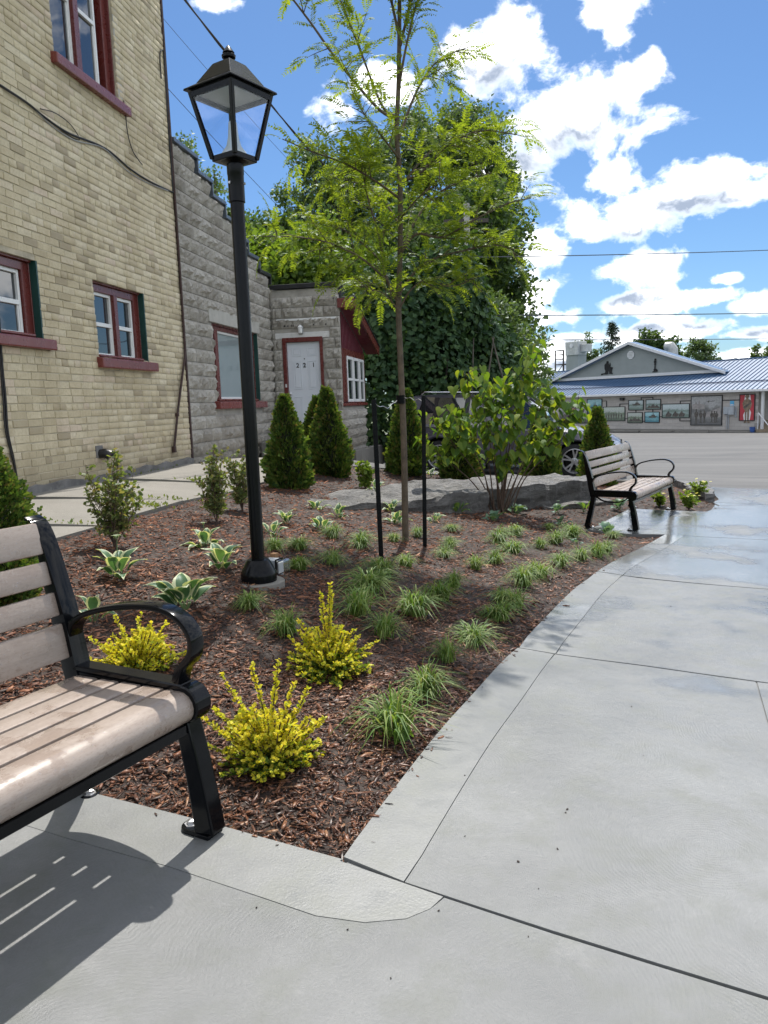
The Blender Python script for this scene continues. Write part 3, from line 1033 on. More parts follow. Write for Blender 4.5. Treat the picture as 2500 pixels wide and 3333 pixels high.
# second slab
b2 = PE[:i2]
b2o = PEo[:i2]
e2 = J[1][0]
dj = (0.003, 0.006)
st = [(PE[0][0] + 0.004, PE[0][1] + 0.004)]
drape('border_strip', st + b2[1:] + [(0.694, 3.985)] + [(0.868, 3.895)] + b2o[1:][::-1] + [(0.018, 1.842)], 0.12, ZP, M_edge, SK, path)
drape('slab', [(0.021, 1.840)] + PEo2[1:i2] + [(0.874, 3.892)] + [(1.284, 3.704), (1.72, 3.458)] + [(1.414, 2.687), (1.23, 2.0), (1.08, 1.245)] + [(0.752, 1.418), (0.36, 1.641)], 0.16, ZP - 0.001, M_conc, SK, path)
drape('slab', [(1.085, 1.24), (1.2345, 2.0), (1.419, 2.687), (1.726, 3.454), (1.776, 3.43), (2.6, 2.94), (4.5, 1.99), (2.41, 0.5), (1.5, 1.008)], 0.2, ZP - 0.001, M_conc, SK, path)
# third
drape('border_strip', [(0.704, 3.995)] + PE[i2 + 1:i3] + [(1.728, 6.16), (1.90, 6.055)] + PEo[i2 + 1:i3][::-1] + [(0.878, 3.905)], 0.14, ZP, M_edge, SK, path)
drape('slab', [(0.884, 3.902)] + PEo2[i2 + 1:i3] + [(1.906, 6.05), (2.0, 5.973), (2.804, 5.492), (4.5, 4.49), (4.5, 2.008), (2.6, 2.956), (1.771, 3.448), (1.287, 3.72)], 0.22, ZP - 0.001, M_conc, SK, path)
# fourth
drape('border_strip', [(1.738, 6.168)] + PE[i3 + 1:-1] + [(3.078, 8.312), (3.255, 8.225)] + PEo[i3 + 1:-1][::-1] + [(1.91, 6.066)], 0.16, ZP, M_edge, SK, path)
drape('slab', [(1.916, 6.062)] + PEo2[i3 + 1:-1] + [(3.261, 8.222), (3.987, 7.85), (6.2, 6.692), (9.5, 4.99), (7, 3.21), (4.5, 4.51), (2.804, 5.508)], 0.25, ZP - 0.001, M_conc, SK, path)
# bench pad and the walk beyond it
drape('slab', [(2.28, 8.583), (2.712, 8.345), (3.08, 8.33), (3.987, 7.868), (6.2, 6.71), (9.5, 5.01), (12, 6.99), (7.5, 9.39), (5.35, 10.57), (4.70, 10.875), (4.637, 10.489), (4.231, 9.938), (3.843, 10.001), (3.286, 10.107)], 0.25, ZP - 0.001, M_conc, SK, path)
drape('slab', [(4.72, 10.89), (5.35, 10.59), (7.5, 9.41), (12, 7.01), (15.9, 6.99), (9.0, 11.28), (6.5, 12.88), (5.9, 13.23), (5.5, 13.52), (5.44, 12.7), (4.95, 11.23)], 0.25, ZP - 0.001, M_conc, SK, path)

drape('joint_base', [(-2.6, 3.0), (-1.346, 2.47), (-0.524, 2.11), (-0.14, 1.93)] + [(p[0] + .02, p[1] - .005) for p in PE[1:]] + [(3.4, 8.3), (4.74, 10.84), (5.0, 11.2), (5.5, 13.4), (5.9, 13.15), (9, 11.2), (15.8, 7.0), (9.4, 5.0), (4.4, 2.0), (1.6, -0.5), (-0.5, -1.5), (-3.3, -0.5), (-3.5, 1.6)], .25, ZP - .009, M_soil if False else M_conc, 0, path)

# old walk along the buildings
walk = thing('old_walkway', None, None)
walk['kind'] = 'structure'
we = [(-1.28, 10.6), (-1.367, 9.563), (-1.762, 7.383), (-1.997, 6.185), (-2.155, 5.223), (-2.254, 4.713), (-2.33, 4.2), (-2.45, 3.3)]


def wallpt(u, d=0.0):
    return (WPX + WDX * u + WNX * d, WPY + WDY * u + WNY * d)


WPX, WPY = -2.65, 10.68
WDX, WDY = 0.16313, 0.98660
WNX, WNY = 0.98660, -0.16313
cuts = [8.75, 7.0, 5.55, 4.3]


def we_at(y):
    ys = [p[1] for p in we][::-1]
    xs = [p[0] for p in we][::-1]
    return (float(np.interp(y, ys, xs)), y)


edges_y = [10.9] + cuts + [2.9]
for a, b in zip(edges_y[:-1], edges_y[1:]):
    top = a - 0.012
    bot = b + 0.012
    L = [we_at(top)] + [p for p in we if bot < p[1] < top] + [we_at(bot)]
    ua = (top - 0.45 - WPY) / WDY
    ub = (bot - 0.2 - WPY) / WDY
    poly = [wallpt(ua, 0.0)] + L + [wallpt(ub, 0.0)]
    jit = [(p[0], p[1]) for p in poly]
    drape('slab', jit, 0.25, 0.012 + random.uniform(-0.006, 0.006), M_walk, 0.11, walk)
drape('slab', [(-1.40, 10.62), (-1.26, 10.90), (-0.55, 11.68), (-0.75, 16.5), (-1.1, 15.0), (-2.2, 15.0), wallpt(0.2, 0), (-2.35, 10.44)], 0.3, 0.004, M_walk, 0.1, walk)

# the planting bed
BED = [tuple(p) for p in PE] + [tuple(p) for p in BPAD[1:-1]] + [(5.484, 13.572), (5.0, 14.0), (4.3, 14.1), (3.3, 13.8), (2.2, 13.25), (1.26, 12.7), (0.7, 12.3), (0.1, 12.05), (-0.55, 11.7), (-1.26, 10.9), (-1.367, 9.563), (-1.762, 7.383), (-1.997, 6.185), (-2.155, 5.223), (-2.254, 4.713), (-2.33, 4.2), (-2.45, 3.3), (-2.6, 3.12)] + [(-1.346, 2.493), (-1.042, 2.387), (-0.524, 2.13)]
BED_N = np.array(BED)


def bed_edge_dist(x, y):
    x, y = np.asarray(x), np.asarray(y)
    d = np.full(x.shape, 9.0)
    for i in range(len(BED)):
        a = BED_N[i]
        b = BED_N[(i + 1) % len(BED)]
        ab = b - a
        t = np.clip(((x - a[0]) * ab[0] + (y - a[1]) * ab[1]) / (ab @ ab), 0, 1)
        d = np.minimum(d, np.hypot(x - a[0] - t * ab[0], y - a[1] - t * ab[1]))
    return d


def hump(x, y):
    x, y = np.asarray(x, float), np.asarray(y, float)
    e = np.clip(bed_edge_dist(x, y) / 0.35, 0, 1)
    h = 0.012 * np.sin(x * 5.1 + 1.3 * np.sin(y * 2.2)) * np.sin(y * 4.3 + 0.7) + 0.006 * np.sin(x * 13 + y * 9) * np.sin(y * 15 - x * 4)
    return e * (h + 0.018) - 0.02 * (1 - e)


bed = drape('mulch_bed', BED, 0.09, 0.0, M_soil, 0.08, None, hump)
tagS(bed)


def scatter_mulch():
    bx0, by0 = BED_N.min(0)
    bx1, by1 = BED_N.max(0)
    P, SP = [], []
    for (r0, r1, dens) in ((0, 3.4, 9800), (3.4, 4.8, 5600), (4.8, 6.6, 2600), (6.6, 9.5, 1100), (9.5, 16, 520)):
        n = int(dens * (bx1 - bx0) * (by1 - by0))
        x = rng.uniform(bx0, bx1, n)
        y = rng.uniform(by0, by1, n)
        r = np.hypot(x, y)
        k = (r >= r0) & (r < r1) & (np.abs(x) < 0.62 * y + 0.4)
        x, y = x[k], y[k]
        k = in_poly(x, y, BED)
        P.append(np.c_[x[k], y[k]])
        o_ = (~k) & (rng.random(len(k)) < .22)
        x, y = x[o_], y[o_]
        k = (bed_edge_dist(x, y) < rng.exponential(.018, len(x))) & (rng.random(len(x)) < .4)
        SP.append(np.c_[x[k], y[k]])
    P = np.concatenate(P)
    n = len(P)
    e = bed_edge_dist(P[:, 0], P[:, 1])
    k = e > rng.uniform(-0.01, 0.02, n)
    P = np.concatenate([P[k]] + SP)
    n_in = int(k.sum())
    n = len(P)
    r = np.hypot(P[:, 0], P[:, 1])
    z = Tv(P[:, 0], P[:, 1]) + hump(P[:, 0], P[:, 1]) + rng.uniform(0.0, 0.016, n)
    z[n_in:] = Tv(P[n_in:, 0], P[n_in:, 1]) + ZP + .002
    lens = np.clip(rng.lognormal(-4.05, 0.55, n), 0.007, 0.085) * (1 + np.clip((r - 4) * 0.07, 0, 0.6))
    wid = np.minimum(lens * rng.uniform(0.08, 0.36, n), 0.013)
    thk = np.clip(wid * rng.uniform(0.12, 0.4, n), 0.0008, 0.004)
    ang = rng.uniform(0, 2 * PI, n)
    tilt = rng.normal(0, 0.2, n)
    tilt[n_in:] *= .1
    roll = rng.normal(0, 0.4, n)
    ax = np.c_[np.cos(ang) * np.cos(tilt), np.sin(ang) * np.cos(tilt), np.sin(tilt)]
    up = np.tile([0, 0, 1.0], (n, 1))
    s = unit(np.cross(up, ax))
    u0 = np.cross(ax, s)
    sr = s * np.cos(roll)[:, None] + u0 * np.sin(roll)[:, None]
    ur = np.cross(ax, sr)
    C = np.c_[P, z]
    # a splinter: wider in the middle, pointed ends, bowed
    base = np.array([[-.5, -.3, 0], [-.5, .3, 0], [0.05, -.5, .0], [0.0, .5, .0], [.5, -.25, 0], [.5, .2, 0]])
    V = []
    for q in (0, 1):
        for b in base:
            w = b[1] * (1 + rng.uniform(-.5, .5, n))
            l = b[0] * (1 + rng.uniform(-.25, .1, n))
            bow = (0.25 - b[0] ** 2) * 0.12 * lens * rng.uniform(-1, 1.5, n)
            V.append(C + ax * (l * lens)[:, None] + sr * (w * wid)[:, None] + ur * ((q - .5) * thk + bow)[:, None])
    V = np.stack(V, 1).reshape(-1, 3)
    F0 = np.array([[6, 8, 9, 7], [8, 10, 11, 9], [0, 2, 8, 6], [2, 4, 10, 8], [1, 7, 9, 3], [3, 9, 11, 5], [0, 6, 7, 1], [4, 5, 11, 10]])
    F = (F0[None] + (np.arange(n) * 12)[:, None, None]).reshape(-1, 4)
    o = link('bark_mulch', mesh_np('bark_mulch', V, F), None, M_mulch)
    tag(o, 'shredded brown bark mulch covering the planting bed', 'mulch', kind='stuff')
    return n


N_CHIPS = scatter_mulch()

# weeds in the cracks of the old walk
def weeds():
    pos = []
    for (x0, y0, x1, y1, n, w) in ((-1.80, 7.0, -2.75, 7.1, 160, .04), (-2.02, 5.55, -3.0, 5.7, 120, .04), (-1.9, 6.6, -2.35, 6.65, 260, .07), (-2.18, 4.75, -2.6, 4.9, 200, .05), (-2.3, 4.3, -2.9, 4.5, 200, .04), (-1.55, 8.75, -2.4, 8.8, 90, .04), (-1.4, 9.9, -1.35, 10.6, 160, .06), (-2.95, 8.75, -2.7, 10.2, 120, .03), (-1.7, 14.0, -1.0, 14.4, 120, .2)):
        t = rng.uniform(0, 1, n)
        pos.append(np.c_[x0 + (x1 - x0) * t + rng.normal(0, w, n), y0 + (y1 - y0) * t + rng.normal(0, w, n)])
    P = np.concatenate(pos)
    P = P[rng.random(len(P)) < .4]
    n = len(P)
    z = Tv(P[:, 0], P[:, 1]) + 0.012
    a = rdir(n)
    a[:, 2] = np.abs(a[:, 2]) * 1.1 + 0.25
    me = leaf_mesh('crack_weeds', np.c_[P, z], unit(a), rdir(n), rng.uniform(0.015, 0.045, n))
    o = link('crack_weeds', me, None, L_weed)
    tag(o, 'low green weeds growing in the cracks of the old walkway', 'weeds', kind='stuff')


weeds()


# specks of grit on the new concrete
def grit():
    mb = MB()
    for (x, y) in ((0.24, 2.42), (0.52, 2.18), (0.53, 2.20), (0.33, 1.92), (0.36, 1.80), (0.30, 1.62), (0.10, 1.72), (0.9, 2.6), (-0.12, 1.66), (-0.02, 1.5), (1.02, 3.1), (1.2, 4.6), (1.9, 5.0), (0.45, 1.98), (0.2, 2.05), (-0.35, 1.75)):
        r = random.uniform(0.0015, 0.0035)
        z = T(x, y) + ZP
        M = Matrix.Translation((x, y, z + r * 0.4)) @ Euler((random.random(), random.random(), random.random() * 6)).to_matrix().to_4x4()
        mb.box(-r, r, -r * .6, r * .6, -r * .5, r * .5, 0, M)
    o = mb.build('grit', M_soil)
    tag(o, 'dark specks of grit lying on the pale concrete path', 'grit', kind='stuff')


grit()

# ------------------------------------------------------------------ buff brick building and grey block building
WRZ = math.atan2(WDY, WDX)
EYEV = Vector(EYE)


def wall_panel(mb, u0, u1, z0, z1, holes, depth=0.14, mi=0):
    """plane at y=0.012 facing -y with holes and reveals"""
    us = sorted({u0, u1} | {h[0] for h in holes} | {h[1] for h in holes})
    zs = sorted({z0, z1} | {h[2] for h in holes} | {h[3] for h in holes})
    us = [u for u in us if u0 <= u <= u1]
    zs = [z for z in zs if z0 <= z <= z1]
    y = 0.001
    for a, b in zip(us[:-1], us[1:]):
        for c, d in zip(zs[:-1], zs[1:]):
            m = ((a + b) / 2, (c + d) / 2)
            if any(h[0] < m[0] < h[1] and h[2] < m[1] < h[3] for h in holes):
                continue
            mb.add([(a, y, c), (b, y, c), (b, y, d), (a, y, d)], [(0, 1, 2, 3)], mi)
    for (a, b, c, d) in holes:
        Y = depth
        mb.add([(a, y, c), (a, Y, c), (a, Y, d), (a, y, d)], [(0, 1, 2, 3)], mi)
        mb.add([(b, y, c), (b, y, d), (b, Y, d), (b, Y, c)], [(0, 1, 2, 3)], mi)
        mb.add([(a, y, d), (a, Y, d), (b, Y, d), (b, y, d)], [(0, 1, 2, 3)], mi)
        mb.add([(a, y, c), (b, y, c), (b, Y, c), (a, Y, c)], [(0, 1, 2, 3)], mi)


def set_tint(me, vals):
    at = me.attributes.new('tint', 'FLOAT', 'FACE')
    at.data.foreach_set('value', np.asarray(vals, np.float32))


def brick_variant(L, h, d, tint, i):
    rr = random.Random(i)
    bm = bmesh.new()
    j = lambda s: rr.uniform(-s, s)
    c = 0.004
    x0, x1, z0, z1 = -L / 2, L / 2, -h / 2, h / 2
    back = [(x0, 0.014, z0), (x1, 0.014, z0), (x1, 0.014, z1), (x0, 0.014, z1)]
    mid = [(x0 + j(.002), -d + c, z0 + j(.002)), (x1 + j(.002), -d + c, z0 + j(.002)), (x1 + j(.002), -d + c, z1 + j(.002)), (x0 + j(.002), -d + c, z1 + j(.002))]
    fr = [(x0 + c, -d + j(.002), z0 + c), (x1 - c, -d + j(.002), z0 + c), (x1 - c, -d + j(.002), z1 - c), (x0 + c, -d + j(.002), z1 - c)]
    V = back + mid + fr
    F = [(8, 9, 10, 11)]
    for k in range(4):
        F.append((k, (k + 1) % 4, 4 + (k + 1) % 4, 4 + k))
        F.append((4 + k, 4 + (k + 1) % 4, 8 + (k + 1) % 4, 8 + k))
    me = bpy.data.meshes.new('brick')
    me.from_pydata(V, [], F)
    set_tint(me, [tint] * len(F))
    me.materials.append(M_brick)
    bm.free()
    return me, V, F


WIN_U = [(-2.62, -1.34, 4.755, 6.55), (-2.255, -1.105, 1.845, 2.66), (-4.42, -3.262, 1.96, 2.678)]
BB = thing('brick_building', 'tall buff brick building with oxblood trimmed sash windows and wires across its wall', 'building', (WPX, WPY, 0), WRZ)
U_MIN = -6.4
Z0, Z1 = 0.56, 7.35


def brick_tint(u, z):
    n = noise.noise(Vector((u * 0.55, z * 0.8, 3.1))) * 0.35
    t = 0.55 + n + random.gauss(0, 0.2)
    if random.random() < 0.09:
        t -= 0.38
    if random.random() < 0.06:
        t += 0.3
    return min(0.99, max(0.01, t))


def build_brick_wall():
    mb = MB()
    wall_panel(mb, U_MIN, 0.0, Z0 - 0.3, Z1, WIN_U, 0.14)
    # other faces of the block
    y1 = 7.0
    mb.add([(0, 0.012, 0.2), (0, y1, 0.2), (0, y1, Z1), (0, 0.012, Z1)], [(0, 1, 2, 3)])
    mb.add([(U_MIN, 0.012, 0.2), (U_MIN, 0.012, Z1), (U_MIN, y1, Z1), (U_MIN, y1, 0.2)], [(0, 1, 2, 3)])
    mb.add([(U_MIN, y1, 0.2), (U_MIN, y1, Z1), (0, y1, Z1), (0, y1, 0.2)], [(0, 1, 2, 3)])
    mb.build('mortar_wall', M_mortar, BB)
    rf = MB()
    rf.box(U_MIN - .05, 0.05, -0.06, y1 + .05, Z1, Z1 + 0.12)
    rf.build('roof', M_blackcap, BB)
    # foundation course
    f = MB()
    n = 46
    pts = []
    for i in range(n + 1):
        u = U_MIN + (0.02 - U_MIN) * i / n
        pts.append((u, -0.035 + random.uniform(-.012, .012), 0.585 + random.uniform(-.02, .022)))
    for (a, b) in zip(pts[:-1], pts[1:]):
        f.add([(a[0], a[1] - .01, 0.3), (b[0], b[1] - .01, 0.3), b, a, (b[0], 0.02, b[2] + .01), (a[0], 0.02, a[2] + .01)], [(0, 1, 2, 3), (3, 2, 4, 5)])
    f.build('foundation', M_parge, BB)
    CH = 0.0722
    BH = CH - 0.0085
    recs = []
    k = 0
    z = Z0 + CH / 2
    while z < Z1 - 0.03:
        header = (k % 6 == 4)
        L = 0.103 if header else 0.213
        off = (k % 2) * 0.107 + random.uniform(-.012, .012) if not header else 0.03
        u = U_MIN - off
        segs = [(U_MIN, 0.0)]
        for h in WIN_U:
            if h[2] - 0.02 < z < h[3] + 0.025:
                ns = []
                for (a, b) in segs:
                    if h[1] <= a or h[0] >= b:
                        ns.append((a, b))
                    else:
                        if h[0] > a:
                            ns.append((a, h[0]))
                        if h[1] < b:
                            ns.append((h[1], b))
                segs = ns
        while u < 0.0:
            l = L + random.uniform(-.006, .006)
            if not header and random.random() < 0.05:
                l = 0.103
            a, b = u, u + l
            for (s0, s1) in segs:
                aa, bb = max(a, s0), min(b, s1)
                if bb - aa > 0.03:
                    recs.append(((aa + bb) / 2, z + random.uniform(-.0022, .0022), bb - aa, BH + random.uniform(-.004, .003)))
            u += l + random.uniform(.007, .011)
        z += CH
        k += 1
    variants = [brick_variant(1.0, 1.0, 1.0, t, i)[0] for i, t in enumerate(np.linspace(0.02, 0.98, 24))]
    # unit variants are awkward to scale (chamfer), so make one per length class
    lib = {}

    def get(Lc, ti):
        if (Lc, ti) not in lib:
            Lm = {0: 0.103, 1: 0.160, 2: 0.213}[Lc]
            lib[(Lc, ti)] = brick_variant(Lm, BH, 0.006, (ti + 0.5) / 16, ti * 7 + Lc)
        return lib[(Lc, ti)]

    Wm = Matrix.Translation((WPX, WPY, 0)) @ Matrix.Rotation(WRZ, 4, 'Z')
    scored = []
    for r in recs:
        c = Wm @ Vector((r[0], 0, r[1]))
        vis = r[0] > -3.95 and r[1] < 6.9
        scored.append(((c - EYEV).length - (0 if r[2] > 0.15 else -0.6) + (0 if vis else 50), r))
    scored.sort(key=lambda q: q[0])
    V, F, tn = [], [], []
    for i, (s, r) in enumerate(scored):
        u, zz, L, h = r
        t = brick_tint(u, zz)
        ti = int(t * 16)
        Lc = 0 if L < 0.13 else (1 if L < 0.19 else 2)
        me, V0, F0 = get(Lc, ti)
        Lm = {0: 0.103, 1: 0.160, 2: 0.213}[Lc]
        out = random.uniform(-0.004, 0.003)
        rz = random.gauss(0, 0.006)
        if i < 300:
            link('brick', me, BB, None, (u, out, zz), (0, rz, 0), (L / Lm, 1, h / BH))
        else:
            o = len(V)
            c, s_ = math.cos(rz), math.sin(rz)
            for (x, y, q) in V0:
                x2, q2 = x * L / Lm, q * h / BH
                V.append((u + x2 * c + q2 * s_, y + out, zz - x2 * s_ + q2 * c))
            F += [tuple(a + o for a in f) for f in F0]
            tn += [(ti + 0.5) / 16] * len(F0)
    me = mesh_np('brickwork', V, F)
    set_tint(me, tn)
    b = link('brickwork', me, BB, M_brick)
    b['kind'] = 'stuff'
    for v in variants:
        bpy.data.meshes.remove(v)


build_brick_wall()


def sash_window(par, u0, u1, z0, z1, lights, sillu, sillz, name='window', depth=0.115, green=True, head=0.09, jamb=0.09, mull=0.055, sillh=0.115, sash_split=0.5):
    """trim frame with mullions as the part; each sash frame, pane and sill below it"""
    y = depth
    fr = MB()
    # jambs and head lining the recess
    fr.box(u1 - 0.018, u1 + 0.002, 0.062 if green else 0.03, y, z0 + .001, z1 - .001)
    fr.box(u0 - 0.002, u0 + 0.018, 0.03, y, z0 + .001, z1 - .001)
    fr.box(u0 + 0.018, u1 - 0.018, 0.035, y, z1 - 0.02, z1 + 0.001)
    fr.box(u1 - 0.018 - jamb, u1 - 0.018, y - 0.045, y + 0.05, z0, z1 - 0.02)
    fr.box(u0 + 0.018, u0 + 0.018 + jamb, y - 0.045, y + 0.05, z0, z1 - 0.02)
    fr.box(u0 + 0.018 + jamb, u1 - 0.018 - jamb, y - 0.045, y + 0.05, z1 - 0.02 - head, z1 - 0.02)
    fr.box(u0 + 0.018 + jamb, u1 - 0.018 - jamb, y - 0.04, y + 0.05, z0, z0 + 0.025)
    a = u0 + 0.018 + jamb
    b = u1 - 0.018 - jamb
    xs = [a]
    for i, (w, kind) in enumerate(lights):
        xs.append(xs[-1] + w)
        if i < len(lights) - 1:
            fr.box(xs[-1], xs[-1] + mull, y - 0.06, y + 0.05, z0 + 0.025, z1 - 0.02 - head)
            xs[-1] += mull
    w_ = fr.build(name, M_red, par, bevel=0.004)
    x = a
    top, bot = z1 - 0.02 - head, z0 + 0.025
    for i, (w, kind) in enumerate(lights):
        l, r = x, x + w
        x = r + mull
        s = MB()
        t = 0.034
        s.box(l, l + t, y - .02, y + .03, bot, top)
        s.box(r - t, r, y - .02, y + .03, bot, top)
        s.box(l + t, r - t, y - .02, y + .03, top - t, top)
        s.box(l + t, r - t, y - .02, y + .03, bot, bot + t)
        mid = bot + (top - bot) * sash_split
        if kind == 'hung':
            s.box(l + t, r - t, y - .024, y + .026, mid - .022, mid + .022)
            # the lower sash sits forward with its own thin stiles
            s.box(l + t, l + t + .016, y - .012, y + .02, bot + t, mid - .022)
            s.box(r - t - .016, r - t, y - .012, y + .02, bot + t, mid - .022)
        s.build('sash', M_white, w_, bevel=0.003)
        if kind == 'hung':
            p = MB().box(l + t, r - t, y + .008, y + .013, mid + .022, top - t)
            p.build('pane', M_glass, w_)
            p = MB().box(l + t + .016, r - t - .016, y + .004, y + .009, bot + t, mid - .022)
            p.build('pane', M_glass, w_)
        else:
            p = MB().box(l + t, r - t, y + .004, y + .009, bot + t, top - t)
            p.build('pane', M_glasspale, w_)
    if green:
        g = MB()
        g.box(u1 - 0.009, u1 + 0.012, -0.009, 0.0615, z0 + .002, z1 - .002)
        g.build('reveal_strip', M_green, w_)
    sl = MB()
    sl.prism([(-0.075, sillz[1] - 0.012), (0.10, sillz[1] + 0.02), (0.10, sillz[0] + .01), (-0.075, sillz[0])], sillu[0], sillu[1], axis='x')
    sl.build('sill', M_sill, w_, bevel=0.012, seg=2)
    nose = MB().box(u0 + .01, u1 - .12, -0.02, y - .05, sillz[1] + .004, sillz[1] + .03)
    nose.build('sill_nosing', M_sill, w_, bevel=0.008)
    return w_


sash_window(BB, -2.62, -1.34, 4.755, 6.55, [(0.42, 'hung'), (0.42, 'hung')], (-2.69, -1.18), (4.635, 4.745), green=False, jamb=0.10, mull=0.10, sash_split=0.42)
sash_window(BB, -2.255, -1.105, 1.845, 2.66, [(0.41, 'hung'), (0.41, 'hung')], (-2.30, -0.96), (1.728, 1.845), jamb=0.105, mull=0.08, head=0.08)
sash_window(BB, -4.42, -3.262, 1.96, 2.678, [(0.41, 'hung'), (0.41, 'hung')], (-4.5, -3.14), (1.855, 1.965), jamb=0.105, mull=0.08, head=0.08)
# stone jamb beside the upper window
MB().box(-1.335, -1.235, -0.004, 0.1, 4.76, 6.55).build('stone_jamb', M_lintel, BB)
# dark blinds inside
for (u0, u1, z0, z1) in ((-2.5, -2.0, 4.85, 6.4),):
    pass


def wall_cable(name, pts, r, label, cat, parent=None, out=-0.018, mat=None, smooth=True):
    P = [(u, out + random.uniform(-.006, .004), z) for (u, z) in pts]
    if smooth:
        P = smooth_path(P, 6)
    o = MB().tube(P, r, 6).build(name, mat or M_wire, parent, smooth=True)
    if parent is None:
        o.location = (WPX, WPY, 0)
        o.rotation_euler = (0, 0, WRZ)
        tag(o, label, cat)
    return o


wall_cable('wall_cable', [(-6.2, 4.55), (-5.0, 4.22), (-4.1, 4.12), (-3.54, 4.10), (-3.186, 4.087), (-2.933, 4.057), (-2.512, 4.041), (-1.783, 4.118), (-1.2, 4.06), (-0.716, 4.05), (-0.164, 4.085), (-0.03, 4.09)], 0.011, 'black cable sagging across the brick wall below the upper window', 'cable')
wall_cable('wall_cable', [(-3.1, 4.075), (-2.8, 4.02), (-2.4, 4.01), (-1.82, 4.105), (-1.3, 4.02), (-0.8, 4.02), (-0.2, 4.07)], 0.006, 'thin grey cable tied just under the thick wall cable on the brick', 'cable', mat=M_greyp)
wall_cable('wall_cable', [(-2.98, 4.11), (-2.72, 4.16), (-2.45, 4.14), (-2.3, 4.05), (-2.5, 4.02), (-2.85, 4.05)], 0.0045, 'loose coil of wire hanging off the cable on the brick wall', 'wire')
wall_cable('wall_cable', [(-1.25, 4.80), (-1.225, 4.72), (-1.228, 4.52), (-1.19, 4.40), (-1.106, 4.285), (-0.98, 4.22), (-0.89, 4.196)], 0.006, 'thin wire dangling from the right end of the upper window sill', 'wire')
wall_cable('wall_cable', [(-0.164, 5.45), (-0.155, 5.72), (-0.10, 5.81), (-0.02, 5.80), (-0.03, 5.4), (-0.035, 4.9), (-0.035, 4.5), (-0.03, 4.09)], 0.009, 'looped cable running up the corner of the brick building', 'cable')
wall_cable('wall_cable', [(-3.90, 2.3), (-3.922, 1.731), (-3.931, 1.401), (-3.943, 1.112), (-3.90, 0.862), (-3.88, 0.6)], 0.012, 'pair of black cables dropping down the brick wall at the left edge', 'cable')
wall_cable('wall_cable', [(-3.96, 2.3), (-3.95, 1.73), (-3.955, 1.40), (-3.975, 1.112), (-3.90, 0.8), (-3.875, 0.6)], 0.008, 'thinner black cable beside the thick one at the left edge of the brick wall', 'cable')
# brown conduit: down the corner then slanting to the ground
P = [(-0.012, -0.03, 4.8), (-0.012, -0.03, 3.2), (-0.02, -0.03, 2.1), (-0.06, -0.032, 1.95), (-0.43, -0.035, 1.19), (-0.60, -0.035, 0.76)]
o = MB().tube(P, 0.016, 8).build('drain_conduit', M_rust, None, smooth=True, loc=(WPX, WPY, 0), rot=(0, 0, WRZ))
tag(o, 'rusty brown pipe leaning diagonally down the corner of the brick wall', 'pipe')
MB().box(-0.635, -0.575, -0.055, -0.012, 0.70, 0.78).build('pipe_shoe', M_rust, o, bevel=.004)
MB().box(-0.455, -0.405, -0.052, -0.012, 1.165, 1.21).build('pipe_clip', M_rust, o, bevel=.004)
# corner board and grey seam between the two buildings
MB().box(0.001, 0.045, -0.02, 0.10, 0.45, 6.9).build('corner_strip', M_rust, BB)
# black wall vent with hood
v = thing('wall_vent', 'small black vent hood sticking out low on the brick wall', 'vent', (WPX, WPY, 0), WRZ)
MB().box(-2.50, -2.36, -0.02, 0.01, 0.77, 0.90).build('mount_plate', M_parge, v, bevel=.006)
mb = MB()
mb.tube([(-2.43, 0, 0.81), (-2.42, -0.07, 0.815), (-2.405, -0.12, 0.79)], [0.05, 0.052, 0.056], 12)
mb.build('spout', M_blackcap, v, smooth=True)
mb = MB()
mb.tube([(-2.405, -0.05, 0.80), (-2.30, -0.09, 0.80), (-2.25, -0.10, 0.775)], [0.045, 0.036, 0.04], 12)
mb.build('hood', M_blackcap, v, smooth=True)

# ------------------------------------------------------------------ grey rock faced block building
GB = thing('block_building', 'low grey rock faced block building with stepped parapet and white door numbered 221', 'building', (WPX, WPY, 0), WRZ)
STEPS = [(0.0, 0.83, 4.76), (0.83, 1.36, 4.57), (1.36, 1.87, 4.38), (1.87, 2.38, 4.19), (2.38, 2.88, 4.0), (2.88, 3.45, 3.81), (3.45, 4.06, 3.62), (4.06, 4.2, 3.43)]
GW = (1.15, 3.17, 1.37, 2.53)
CZ = 0.1905
BZ0 = 0.39


def top_at(u):
    for a, b, z in STEPS:
        if a <= u < b:
            return z
    return 3.43


block_lib = {}


